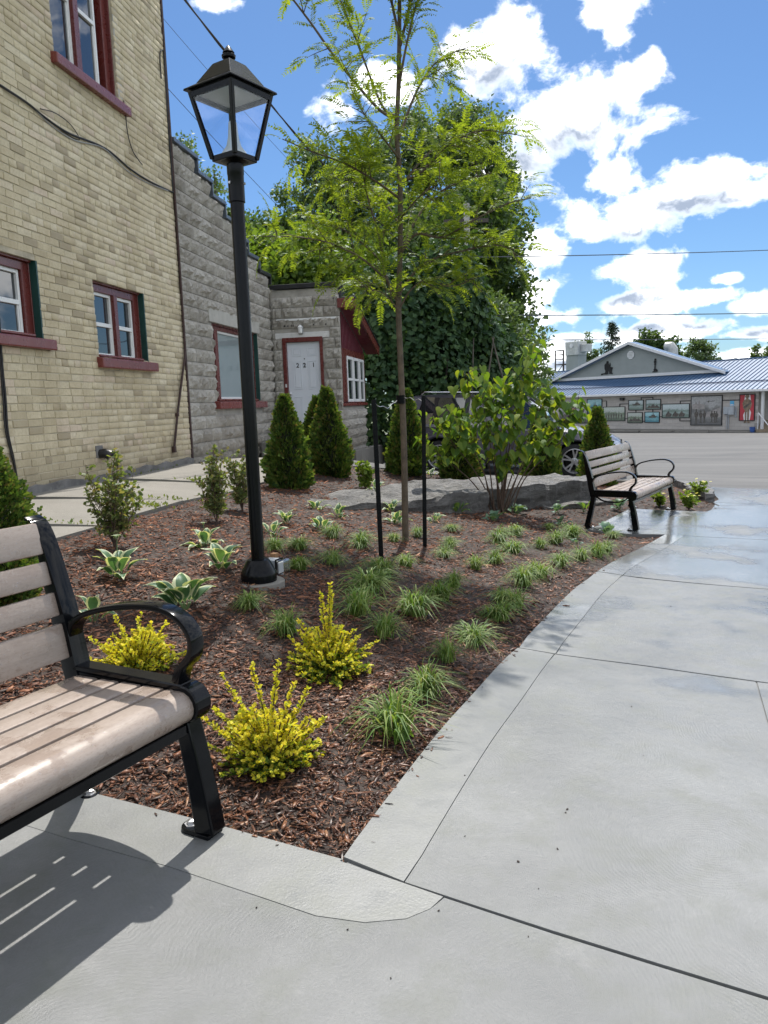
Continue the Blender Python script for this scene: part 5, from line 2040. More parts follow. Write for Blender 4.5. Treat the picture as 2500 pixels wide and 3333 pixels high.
# ------------------------------------------------------------------ ledge rocks
def rock(name, outline, top_f, label, thick, seed, rough=.03):
    """weathered slab: outline (world xy, counter clockwise), layered sides, uneven top"""
    rr = random.Random(seed)
    pts = []
    n = len(outline)
    for i in range(n):
        a, b = Vector(outline[i]), Vector(outline[(i + 1) % n])
        k = max(1, int((b - a).length / .09))
        for j in range(k):
            q = a.lerp(b, j / k)
            d = (b - a).normalized()
            q += Vector((d.y, -d.x)) * rr.uniform(-.5, .5) * rough * 1.1
            pts.append(q)
    n = len(pts)
    cx = sum(p.x for p in pts) / n
    cy = sum(p.y for p in pts) / n
    V, F = [], []
    lv = [(0.0, 1.0), (.25, 1.012), (.45, .99), (.62, 1.008), (.82, 1.0), (1.0, .985)]
    for (f, s) in lv:
        for p in pts:
            qx = cx + (p.x - cx) * s
            qy = cy + (p.y - cy) * s
            nz = noise.noise(Vector((qx * 5, qy * 5, f * 9 + seed)))
            d = Vector((p.x - cx, p.y - cy))
            d.normalize()
            qx += d.x * nz * rough
            qy += d.y * nz * rough
            zt = top_f(qx, qy) + .05 * noise.noise(Vector((qx * 3, qy * 3, seed)))
            zb = T(qx, qy) - .06
            V.append((qx, qy, zb + (zt - zb) * f))
    for l in range(len(lv) - 1):
        for i in range(n):
            F.append((l * n + i, l * n + (i + 1) % n, (l + 1) * n + (i + 1) % n, (l + 1) * n + i))
    # top: constrained triangulation with interior points
    base = (len(lv) - 1) * n
    tp = [Vector((V[base + i][0], V[base + i][1])) for i in range(n)]
    xs = [p.x for p in tp]
    ys = [p.y for p in tp]
    poly = [(p.x, p.y) for p in tp]
    inn = []
    st = .11
    gx = np.arange(min(xs), max(xs), st)
    gy = np.arange(min(ys), max(ys), st)
    for x in gx:
        for y in gy:
            x2, y2 = x + rr.uniform(-.03, .03), y + rr.uniform(-.03, .03)
            if in_poly(np.array([x2]), np.array([y2]), poly)[0] and min((Vector((x2, y2)) - p).length for p in tp) > .05:
                inn.append(Vector((x2, y2)))
    vc, _, fc, *_ = geometry.delaunay_2d_cdt(tp + inn, [(i, (i + 1) % n) for i in range(n)], [], 1, 1e-6)
    idx = {}
    for i, v in enumerate(vc):
        if i < n:
            idx[i] = base + i
        else:
            z = top_f(v.x, v.y) + .06 * noise.noise(Vector((v.x * 3, v.y * 3, seed))) + rr.uniform(-.018, .018)
            idx[i] = len(V)
            V.append((v.x, v.y, z))
    F += [tuple(idx[i] for i in f) for f in fc]
    me = bpy.data.meshes.new(name)
    me.from_pydata(V, [], F)
    bm = bmesh.new()
    bm.from_mesh(me)
    bmesh.ops.recalc_face_normals(bm, faces=bm.faces)
    bm.to_mesh(me)
    bm.free()
    o = link(name, me, None, M_rock)
    return tag(o, label, 'boulder')


r1 = [(-1.22, 7.86), (-.80, 7.72), (-.45, 7.85), (-.08, 8.15), (.40, 8.50), (.92, 8.92), (1.30, 9.25), (1.05, 10.2), (.80, 10.62), (.42, 10.2), (-.02, 9.62), (-.45, 9.05), (-.85, 8.50), (-1.05, 8.2)]
rock('ledge_rock', r1, lambda x, y: 0.205 + .012 * (x + 1.2) * -1 + T(-.6, 7.7) * .0 + .012 * (y - 8) - .028 * x + (-.05 if x < -1 else 0), 'long flat grey ledge rock lying across the mulch behind the hostas', .15, 4, .035)
r2 = [(1.02, 9.30), (1.50, 9.50), (1.95, 9.78), (2.40, 10.12), (2.92, 10.52), (3.00, 10.95), (2.55, 11.30), (1.9, 11.22), (1.3, 10.98), (.86, 10.70), (.98, 10.0)]
rock('ledge_rock', r2, lambda x, y: 0.155 - .07 * (x - 1) * .35, 'thick grey boulder slab with a pale wet top behind the leafy shrub', .28, 9, .045)
r3 = [(2.05, 9.72), (2.6, 10.0), (3.15, 10.42), (3.1, 10.75), (2.5, 10.45), (2.0, 10.0)]
rock('ledge_rock', r3, lambda x, y: T(x, y) + .07, 'low dark stone wedged under the right end of the boulder slab', .1, 14, .03)
r4 = [(4.66, 10.98), (4.80, 11.05), (5.02, 11.6), (5.30, 12.4), (5.38, 13.3), (5.15, 13.45), (4.95, 12.5), (4.72, 11.6)]
rock('ledge_rock', r4, lambda x, y: T(x, y) + .13, 'rounded stone edging the tip of the bed by the parking lot', .2, 21, .05)
# concrete edging between the bed and the lot
ed = [(4.15, 14.02), (4.3, 14.12), (5.0, 14.02), (5.48, 13.60), (5.40, 13.50), (4.95, 13.9), (4.3, 14.0)]
o = drape('lot_kerb', ed, .2, .07, M_walk, .2)
tag(o, 'short concrete kerb behind the far end of the bed', 'kerb')

# ------------------------------------------------------------------ sedge clumps
def sedge_mesh(seed, n=230):
    """arching blades of unit spread: width about 1, height about 0.55"""
    r = np.random.default_rng(seed)
    V, F = [], []
    lean = r.uniform(0, 2 * PI)
    for i in range(n):
        a = r.uniform(0, 2 * PI)
        b0 = np.array([r.normal(0, .085), r.normal(0, .085), 0])
        L = r.uniform(.45, .82)
        out = r.beta(2, 1.4) * .85 + .05
        d = np.array([math.cos(a), math.sin(a), 0]) + .25 * np.array([math.cos(lean), math.sin(lean), 0])
        d /= np.linalg.norm(d)
        s = np.array([-d[1], d[0], 0])
        w = r.uniform(.009, .016)
        k = 5
        row = []
        top = L * r.uniform(.5, .9) * (1 - .45 * out)
        for j in range(k + 1):
            f = j / k
            x = out * (f ** 1.35) * L * 1.5
            z = top * (math.sin(min(1, f * 1.08) * PI * (.5 + .38 * out * 1.3)))
            p = b0 + d * x + np.array([0, 0, max(z, -.02)]) + s * r.normal(0, .006) * f
            ww = w * (1 - f ** 2.2)
            row.append((p - s * ww, p + s * ww))
        o = len(V)
        for a_, b_ in row:
            V += [a_, b_]
        F += [(o + 2 * j, o + 2 * j + 1, o + 2 * j + 3, o + 2 * j + 2) for j in range(k)]
    me = mesh_np('sedge', V, F, True)
    me.materials.append(L_grass)
    return me


SEDGE = [sedge_mesh(100 + i, [230, 190, 260, 150, 210, 240, 170, 280, 200, 140][i]) for i in range(10)]
SEDGE_LABELS = [
    'low sedge clump right in front of the lamp post base', 'sedge clump behind the middle golden shrub, left of its tall shoot',
    'rounded sedge clump just right of the middle golden shrub, in its shade', 'sedge clump touching the tall shoot of the middle golden shrub',
    'wide sedge clump at the foot of the left stake, nearer one of two', 'sedge clump growing round the foot of the left stake',
    'sedge clump beside the clear cover of the outlet box', 'sedge clump midway between the outlet box and the left stake',
    'tall sedge clump two rows behind the outlet box', 'small sedge clump below the middle variegated hosta row',
    'tall sedge clump directly left of the left stake, half way up the bed', 'sedge clump half hidden behind the lamp post',
    'small sedge tuft just left of the young tree trunk', 'round sedge clump directly in front of the young tree trunk',
    'small sedge tuft between the trunk and the right stake', 'small sedge clump farthest back right of the right stake',
    'narrow sedge tuft right of the foot of the right stake', 'flat sedge tuft in front of the right stake',
    'large sedge clump in the middle of the bed, nearer of two touching', 'large sedge clump in the middle of the bed, farther of two touching',
    'sedge clump between the middle pair and the right stake', 'sedge clump low in the centre of the bed, left of the front row behind it',
    'sedge clump in the centre of the bed with a narrow base', 'broad sedge clump in the group below the leafy shrub, nearest one',
    'sedge clump left in the group below the leafy shrub', 'sedge clump at the back of the group below the leafy shrub',
    'small sedge tuft beside the blue hosta near the boulder', 'small sedge tuft at the left end of the back row near the far bench',
    'sedge clump second from left in the back row near the far bench', 'sedge clump at the right end of the back row near the far bench',
    'sedge clump at the left end of the long row beside the curving path', 'sedge clump second from left in the far row by the curving path',
    'sedge clump third from left in the far row by the curving path', 'sedge clump last before the bench pad in the far row by the path',
    'small sedge tuft beside the blue hosta at the foot of the far bench', 'sedge clump in the path row, nearer of the pair where the path bends',
    'sedge clump in the path row, farther of the pair where the path bends', 'sedge clump in the path row, back one of the three before the bend',
    'smaller sedge clump tucked behind the left side of the three by the path', 'sedge clump in the path row, front one of the three before the bend',
    'spreading sedge clump fourth from the near corner along the path', 'dark sedge clump third from the near corner along the path',
    'tall sedge clump second from the near corner along the path', 'largest sedge clump, nearest to the corner where the paths meet']
for i, (x, y, w) in enumerate(GRASS):
    z = T(x, y) + float(hump(np.array([x]), np.array([y]))[0]) + .004
    w = max(w, .15) * 1.14
    o = link('sedge_clump', SEDGE[(i * 3) % 10], None, None, (x, y, z), (random.gauss(0, .09), random.gauss(0, .09), random.uniform(0, 6.28)), (w * random.uniform(.88, 1.22), w * random.uniform(.88, 1.18), w * random.uniform(.8, 1.25)))
    tag(o, SEDGE_LABELS[i], 'grass', 'sedge clumps planted through the bed')

# ------------------------------------------------------------------ hostas
def hosta_leaf(seed, mats, wid=.42, fold=.16, wave=.03):
    """leaf of unit length along +x, arching; margin cells in the second material"""
    r = random.Random(seed)
    nx, ny = 8, 6
    V, F, MI = [], [], []
    curl = r.uniform(.35, .75)
    for i in range(nx + 1):
        f = i / nx
        w = wid * (math.sin(PI * min(1, f ** .75)) ** .9) * (1 - .25 * f)
        if i == nx:
            w = .004
        if i == 0:
            w = .03
        x = f * (1 - .12 * curl * f)
        zc = .22 * math.sin(f * PI * .75) - curl * .38 * f * f
        for j in range(ny + 1):
            s = j / ny * 2 - 1
            V.append((x, s * w, zc + abs(s) * fold * w * 2 + wave * math.sin(f * 9 + s * 3 + seed) * abs(s)))
    for i in range(nx):
        for j in range(ny):
            F.append((i * (ny + 1) + j, (i + 1) * (ny + 1) + j, (i + 1) * (ny + 1) + j + 1, i * (ny + 1) + j + 1))
            MI.append(1 if (j in (0, ny - 1) or (i == nx - 1)) else 0)
    me = mesh_np('leaf', V, F, True, MI)
    for m in mats:
        me.materials.append(m)
    return me


HLEAF = {'v': [hosta_leaf(i, (L_hosta, L_cream), .30) for i in range(5)],
         'b': [hosta_leaf(i + 20, (L_hostablue, L_hostablue), .40) for i in range(4)],
         'g': [hosta_leaf(i + 40, (L_hostagold, L_hosta), .32) for i in range(4)]}
HINFO = {
    'A': ('v', 9, .30, 'variegated hosta with one upright flower stalk, standing alone left of the others', 1),
    'B': ('v', 15, .33, 'largest variegated hosta, nearest the bench arm', 0),
    'C': ('v', 11, .27, 'variegated hosta just left of the lamp post base', 0),
    'D': ('v', 10, .23, 'variegated hosta behind and left of the one beside the lamp post', 1),
    'E': ('v', 6, .22, 'variegated hosta peeping out behind the near bench back', 0),
    'F': ('v', 10, .22, 'variegated hosta immediately right of the lamp pole', 0),
    'G': ('v', 9, .20, 'dark variegated hosta behind the one at the lamp pole', 0),
    'H': ('v', 8, .20, 'pale variegated hosta in the middle of the row left of the left stake', 0),
    'I': ('v', 9, .20, 'upright variegated hosta in front of the left tip of the ledge rock', 0),
    'J': ('v', 9, .20, 'spreading variegated hosta with a thin stalk, left of the left stake', 1),
    'K': ('v', 11, .23, 'variegated hosta behind the young tree trunk, nearer one', 0),
    'K2': ('v', 9, .22, 'variegated hosta with a flower stalk against the rock behind the trunk', 1),
    'L': ('v', 8, .17, 'small variegated hosta with a tall stalk right of the right stake', 1),
    'M': ('g', 8, .28, 'lime green hosta between the right stake and the leafy shrub', 0),
    'N': ('b', 8, .24, 'blue green hosta at the foot of the leafy shrub', 0),
    'O': ('b', 8, .27, 'blue green hosta right of the leafy shrub stems', 0),
    'P': ('b', 5, .24, 'blue hosta with one raised leaf in front of the boulder end', 1),
    'Q': ('g', 6, .24, 'yellow green hosta under the right end of the boulder', 0),
    'R': ('b', 7, .25, 'blue hosta in the shade under the far bench', 0),
    'S': ('b', 9, .24, 'flat blue hosta in front of the far bench legs', 0),
    'T': ('b', 6, .11, 'tiny flat blue hosta among the sedge near the path', 0),
    'U': ('b', 5, .19, 'blue hosta leaves beside the small sedge tuft by the boulder', 0),
    'V': ('v', 8, .20, 'variegated hosta on top of the ledge rock behind the left stake', 0),
    'W': ('v', 5, .18, 'small variegated hosta on the rock left of the leafy shrub', 0)}
M_stalk = simple('hosta_stalk', (.10, .16, .06), .6, .2)
for (nm, x, y, w) in HOSTA:
    kind, n, L, lab, stalk = HINFO[nm]
    L *= .62
    z = T(x, y)
    if nm in 'VW':
        z = {'V': .225, 'W': .21}[nm] + .0
        z = max(z, T(x, y))
    t = thing('hosta', lab, 'hosta', (x, y, z), random.uniform(0, 6), 'hostas in the bed')
    rr = random.Random(nm)
    for i in range(n):
        a = i * 2.4 + rr.uniform(-.3, .3)
        up = rr.uniform(.15, 1.05) if i > n * .35 else rr.uniform(.8, 1.25)
        l = L * rr.uniform(.62, 1.0)
        pet = .04 + l * .18
        base = Vector((math.cos(a), math.sin(a), 0)) * pet * math.cos(up) * .9 + Vector((0, 0, pet * math.sin(up) + .004))
        o = link('leaf', HLEAF[kind][rr.randrange(len(HLEAF[kind]))], t, None, base, (rr.uniform(-.25, .25), -up * .8, a), (l, l * rr.uniform(.85, 1.15), l))
    ps = MB()
    for i in range(n):
        a = i * 2.4
        ps.tube([(0, 0, -.01), (math.cos(a) * .03, math.sin(a) * .03, .05)], [.004, .003], 4)
    if stalk:
        hgt_ = L * rr.uniform(1.0, 1.35)
        ps.tube([(0, 0, 0), (.01, .006, hgt_ * .5), (.004, .012, hgt_)], [.004, .0035, .0025], 5)
        for k in range(5):
            a = k * 1.26
            o = link('stalk_leaf', HLEAF[kind][0], t, None, (.004, .012, hgt_ - .004), (0, -.7, a), (L * .22,) * 3)
    ps.build('stems', M_stalk, t)

# ------------------------------------------------------------------ golden barberries
def barberry(x, y, w, h, label, seed, spikes):
    r = np.random.default_rng(seed)
    z = T(x, y)
    t = thing('barberry_shrub', label, 'shrub', (x, y, z), 0, 'golden barberry shrubs')
    st = MB()
    P, A, S = [], [], []
    low = []
    shoots = []
    n = 190
    for i in range(n):
        a = r.uniform(0, 2 * PI)
        e = r.uniform(.15, 1.35)
        L = w * .5 * r.uniform(.65, 1.12) * (1.0 + .25 * max(0, math.sin(e) - .6))
        shoots.append((a, e, L))
    for (a, e, L) in spikes:
        shoots.append((a, e, L))
    for (a, e, L) in shoots:
        d = np.array([math.cos(a) * math.cos(e), math.sin(a) * math.cos(e), math.sin(e)])
        k = max(6, int(L / .012))
        pts = []
        side = r.normal(0, .12, 3)
        for j in range(k + 1):
            f = j / k
            p = d * L * f + side * L * f * f * .5 + np.array([0, 0, -.05 * f * f * L * math.cos(e)])
            p[2] = max(p[2], .012)
            pts.append(p)
        st.tube([tuple(p) for p in pts[::3]] + [tuple(pts[-1])], [.0028] * len(pts[::3]) + [.001], 4, 0, False)
        for j in range(2, k + 1):
            f = j / k
            for q in range(5 if f > .35 else 3):
                b = r.uniform(0, 2 * PI)
                o = np.array([math.cos(b), math.sin(b), r.uniform(-.2, .7)])
                P.append(pts[j] + r.normal(0, .003, 3))
                A.append(o + d * .7)
                S.append(r.uniform(.012, .022) * (1.15 - .35 * f))
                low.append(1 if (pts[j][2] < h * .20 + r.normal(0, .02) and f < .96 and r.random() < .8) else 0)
    P, A, S, low = np.array(P), unit(np.array(A)), np.array(S), np.array(low)
    tpl = (HEX[0] * np.array([1, 1.15, 1]), HEX[1])
    N = rdir(len(P)) + np.array([0, 0, 1.2])
    k = low == 0
    toc = unit(np.array([[-x, -y, 1.25 - z]]) - P[k])
    leaf_parts(t, P[k], A[k], N[k], S[k], tpl, L_gold, S[k] * (np.linalg.norm(P[k] * [1, 1, .5], axis=1) + .1) * (1.2 + (P[k] * toc).sum(1) / w))
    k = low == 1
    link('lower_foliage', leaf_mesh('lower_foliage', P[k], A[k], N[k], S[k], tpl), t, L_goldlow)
    st.build('stems', M_twig, t)
    return t


bx = BARB
barberry(bx[0][0], bx[0][1] + .02, .40, .41, 'golden barberry with one tall upright shoot, in the middle of the bed', 5, [(2.0, 1.50, .40), (2.4, 1.46, .37), (1.7, 1.42, .34), (3.0, 1.15, .27), (.3, .55, .24)])
barberry(bx[1][0], bx[1][1] + .02, .38, .36, 'golden barberry with spiky shoots, nearest the bench leg', 8, [(1.7, 1.50, .37), (2.2, 1.47, .34), (2.6, 1.05, .30), (3.0, .62, .28), (2.9, .8, .30), (.5, 1.05, .29), (.2, .75, .25), (1.0, 1.2, .27), (3.3, .42, .25)])
barberry(bx[2][0], bx[2][1] + .05, .36, .28, 'golden barberry seen through the loop of the bench arm', 12, [(2.6, 1.3, .26), (.7, 1.0, .24), (1.9, 1.2, .25), (3.0, .7, .24), (.3, .45, .23)])

# ------------------------------------------------------------------ arborvitae cones
def arb_mesh(seed, n=5200, fine=1.0):
    """unit cone: height 1, greatest width about .42"""
    r = np.random.default_rng(seed)
    f = r.uniform(0, 1, n) ** 1.25 * .985
    prof = np.interp(f, [0, .06, .18, .4, .7, .9, 1.0], [.155, .19, .215, .19, .11, .045, .008])
    a = r.uniform(0, 2 * PI, n)
    lump = 1 + .12 * np.sin(a * 3 + f * 11 + seed) + .11 * np.sin(a * 7 - f * 23) + r.normal(0, .05, n)
    rad = prof * lump * r.uniform(.72, 1.04, n)
    pos = np.c_[np.cos(a) * rad, np.sin(a) * rad, f]
    outd = np.c_[np.cos(a), np.sin(a), np.full(n, 0.75)]
    ax = unit(outd + r.normal(0, .38, (n, 3)))
    nr = np.c_[-np.sin(a), np.cos(a), np.zeros(n)] + r.normal(0, .5, (n, 3))
    size = r.uniform(.03, .088, n) * (1.1 - .35 * f) * fine
    # a flat fan of four fingers
    Vt = np.array([[0, 0, 0], [.55, .30, .03], [.62, .16, 0], [.8, .22, .02], [1, .02, -.02], [.8, -.16, .02], [.62, -.10, 0], [.5, -.32, .03]])
    Ft = np.array([[0, 2, 1, 1], [0, 4, 3, 2], [0, 6, 5, 4], [0, 7, 6, 6]])
    V, F = leaf_arrays(pos, ax, nr, size, (Vt, np.array([[0, 4, 3, 2], [0, 6, 5, 4]])))
    k = r.random(n) < .75
    V2, F2 = leaf_arrays(pos[k], ax[k], nr[k], size[k], (np.array([[0, 0, 0], [.62, .14, 0], [.55, .36, .03], [.3, .2, .02]]), np.array([[0, 1, 2, 3]])))
    V3, F3 = leaf_arrays(pos[k], ax[k], nr[k], size[k], (np.array([[0, 0, 0], [.3, -.2, .02], [.5, -.38, .03], [.62, -.12, 0]]), np.array([[0, 1, 2, 3]])))
    VV = np.concatenate([V, V2, V3])
    FF = np.concatenate([F, F2 + len(V), F3 + len(V) + len(V2)])
    me = mesh_np('foliage', VV, FF)
    me.materials.append(L_cedar)
    return me


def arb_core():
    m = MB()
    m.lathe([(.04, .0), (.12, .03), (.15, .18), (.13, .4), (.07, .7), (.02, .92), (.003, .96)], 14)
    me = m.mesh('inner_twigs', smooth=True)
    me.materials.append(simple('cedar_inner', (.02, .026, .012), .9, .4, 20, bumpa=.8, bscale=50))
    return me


ARBM = [arb_mesh(31 + i) for i in range(3)] + [arb_mesh(40, 19000, .5)]
ARBC = arb_core()
ARB_L = ['full cone shaped arborvitae, nearest of the three before the white door', 'slim arborvitae half hidden behind the other two by the white door',
         'pointed arborvitae at the right of the three by the white door', 'arborvitae standing right behind the young tree trunk',
         'dark arborvitae behind the left side of the leafy shrub', 'dark arborvitae behind the right side of the leafy shrub',
         'arborvitae between the parked car and the far bench', 'arborvitae cut off by the left edge, behind the near bench back']
arb_pos = [list(a) for a in ARB]
arb_pos[5] = [2.72, 13.0, .55, 1.28]
arb_pos[4] = [1.20, 11.95, .56, 1.12]
arb_pos[7] = [-2.02, 3.80, .50, 1.10]
arb_pos[6] = [3.74, 13.25, .56, 1.36]
for i, (x, y, w, h) in enumerate(arb_pos):
    t = thing('arborvitae', ARB_L[i], 'arborvitae', (x, y, T(x, y) - .01), random.uniform(0, 6), 'young arborvitae cones round the bed')
    s = w / .44
    link('foliage', ARBM[3 if i == 7 else i % 3], t, None, None, (random.uniform(-.03, .03), random.uniform(-.03, .03), 0), (s, s, h))
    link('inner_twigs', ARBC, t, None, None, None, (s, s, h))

# ------------------------------------------------------------------ twiggy shrubs with small leaves
def twiggy(x, y, w, h, label, seed, name, mat, leafs, nst, spread=.9, perst=26, dens=1.0, group=None):
    r = np.random.default_rng(seed)
    t = thing(name, label, 'shrub', (x, y, T(x, y)), 0, group)
    st = MB()
    P, A, S = [], [], []
    for i in range(nst):
        a = r.uniform(0, 2 * PI)
        out = r.uniform(.1, 1) * w * .5 * spread
        H = h * r.uniform(.6, 1.0) * (1 - .35 * (out / (w * .5)) ** 2)
        pts = []
        for j in range(9):
            f = j / 8
            pts.append(np.array([math.cos(a) * out * f ** 1.25, math.sin(a) * out * f ** 1.25, H * f]) + r.normal(0, .006, 3) * f)
        st.tube([tuple(p) for p in pts], [.0045 * (1 - .75 * k / 8) for k in range(9)], 5, 0, False)
        for q in range(perst):
            f = r.uniform(.18, 1.0)
            k = min(7, int(f * 8))
            p = pts[k] + (pts[k + 1] - pts[k]) * (f * 8 - k)
            b = r.uniform(0, 2 * PI)
            L = h * r.uniform(.05, .2) * (1.1 - f * .6)
            d = np.array([math.cos(b), math.sin(b), r.uniform(.2, 1.1)])
            d /= np.linalg.norm(d)
            e = p + d * L
            st.tube([tuple(p), tuple((p + e) / 2 + r.normal(0, .004, 3)), tuple(e)], [.0018, .0014, .0008], 3, 0, False)
            for m in range(max(2, int(5 * dens))):
                g = r.uniform(.25, 1.05)
                P.append(p + d * L * g)
                A.append(d + r.normal(0, .8, 3))
                S.append(leafs * r.uniform(.6, 1.2))
    P, A, S = np.array(P), unit(np.array(A)), np.array(S)
    link('foliage', leaf_mesh('foliage', P, A, rdir(len(P)) + np.array([0, 0, .8]), S, HEX), t, mat)
    st.build('stems', M_twig, t)
    return t


TG = 'thin twiggy shrubs by the old walkway'
twiggy(TWIG[0][0], TWIG[0][1], .42, .70, 'thin olive leaved twiggy shrub near the wall vent, nearest the camera', 3, 'twiggy_shrub', L_twig, .030, 17, .98, 24, .9, TG)
twiggy(TWIG[1][0], TWIG[1][1], .34, .67, 'thin twiggy shrub standing directly left of the lamp pole', 4, 'twiggy_shrub', L_twig, .030, 16, .98, 24, .9, TG)
twiggy(TWIG[2][0], TWIG[2][1], .32, .64, 'thin twiggy shrub partly behind the lamp pole', 6, 'twiggy_shrub', L_twig, .030, 14, .98, 22, .9, TG)
twiggy(HYD[0][0], HYD[0][1], .30, .44, 'small lime leaved shrub just left of the left stake on the upper bed', 14, 'lime_shrub', L_lime, .055, 11, .9, 12, .8, 'lime leaved shrubs on the upper bed')
twiggy(HYD[1][0], HYD[1][1], .40, .46, 'small lime leaved shrub right behind the young tree trunk', 15, 'lime_shrub', L_lime, .055, 13, .9, 12, .8, 'lime leaved shrubs on the upper bed')
for i, (c, lab) in enumerate(zip(CONE, ('small coneflower clump just right of the far bench leg', 'pale coneflower clump at the tip of the bed', 'taller coneflower clump beside the stone at the bed tip'))):
    t = twiggy(c[0], c[1], c[2] * 1.0, c[3] * 1.05, lab, 40 + i, 'coneflower_clump', L_lime, .045, 12, .9, 9, .8, 'coneflowers beyond the far bench')
    r = np.random.default_rng(60 + i)
    n = 9
    if i == 0:
        ang_ = np.arange(9) * .7
        FLOWER = leaf_mesh('flower', np.zeros((9, 3)), np.c_[np.cos(ang_), np.sin(ang_), np.full(9, -.3)], np.tile([0, 0, 1.0], (9, 1)), np.full(9, .026))
        FLOWER.materials.append(L_petal)
    for k in range(n):
        p = np.array([r.normal(0, c[2] * .26), r.normal(0, c[2] * .26), c[3] * r.uniform(.75, 1.08)])
        link('flower', FLOWER, t, None, tuple(p), (r.normal(0, .2), r.normal(0, .2), r.uniform(0, 6)))

# ------------------------------------------------------------------ young honey locust
def locust_frond(seed):
    """compound leaf of unit length: paired leaflets along a drooping rachis"""
    r = random.Random(seed)
    V, F = [], []
    n = 12
    droop = r.uniform(.15, .5)
    pts = []
    for i in range(n + 1):
        f = i / n
        pts.append(Vector((f * (1 - .15 * droop * f), .05 * math.sin(f * 3 + seed), .10 * math.sin(f * 2.4) - droop * f * f * .8)))
    for i in range(n):
        a, b = pts[i], pts[i + 1]
        o = len(V)
        V += [(a.x, a.y - .005, a.z), (a.x, a.y + .005, a.z), (b.x, b.y + .003, b.z), (b.x, b.y - .003, b.z)]
        F.append((o, o + 1, o + 2, o + 3))
    for i in range(1, n + 1):
        f = i / n
        l = .20 * (math.sin(PI * (.16 + .72 * f)) ** .6) * r.uniform(.85, 1.1)
        w = l * .2
        for sd in (-1, 1):
            p = pts[i]
            ang = math.radians(62 + r.uniform(-10, 10)) * sd
            d = Vector((math.cos(ang), math.sin(ang), -.35 + r.uniform(-.25, .2))).normalized()
            s = Vector((-d.y, d.x, r.uniform(-.3, .3))).normalized()
            o = len(V)
            q = [p, p + d * l * .4 + s * w, p + d * l, p + d * l * .4 - s * w]
            V += [tuple(v) for v in q]
            F.append((o, o + 1, o + 2, o + 3))
    me = mesh_np('frond', V, F)
    me.materials.append(L_locust)
    return me, np.array(V), np.array(F)


FROND = [locust_frond(i) for i in range(8)]


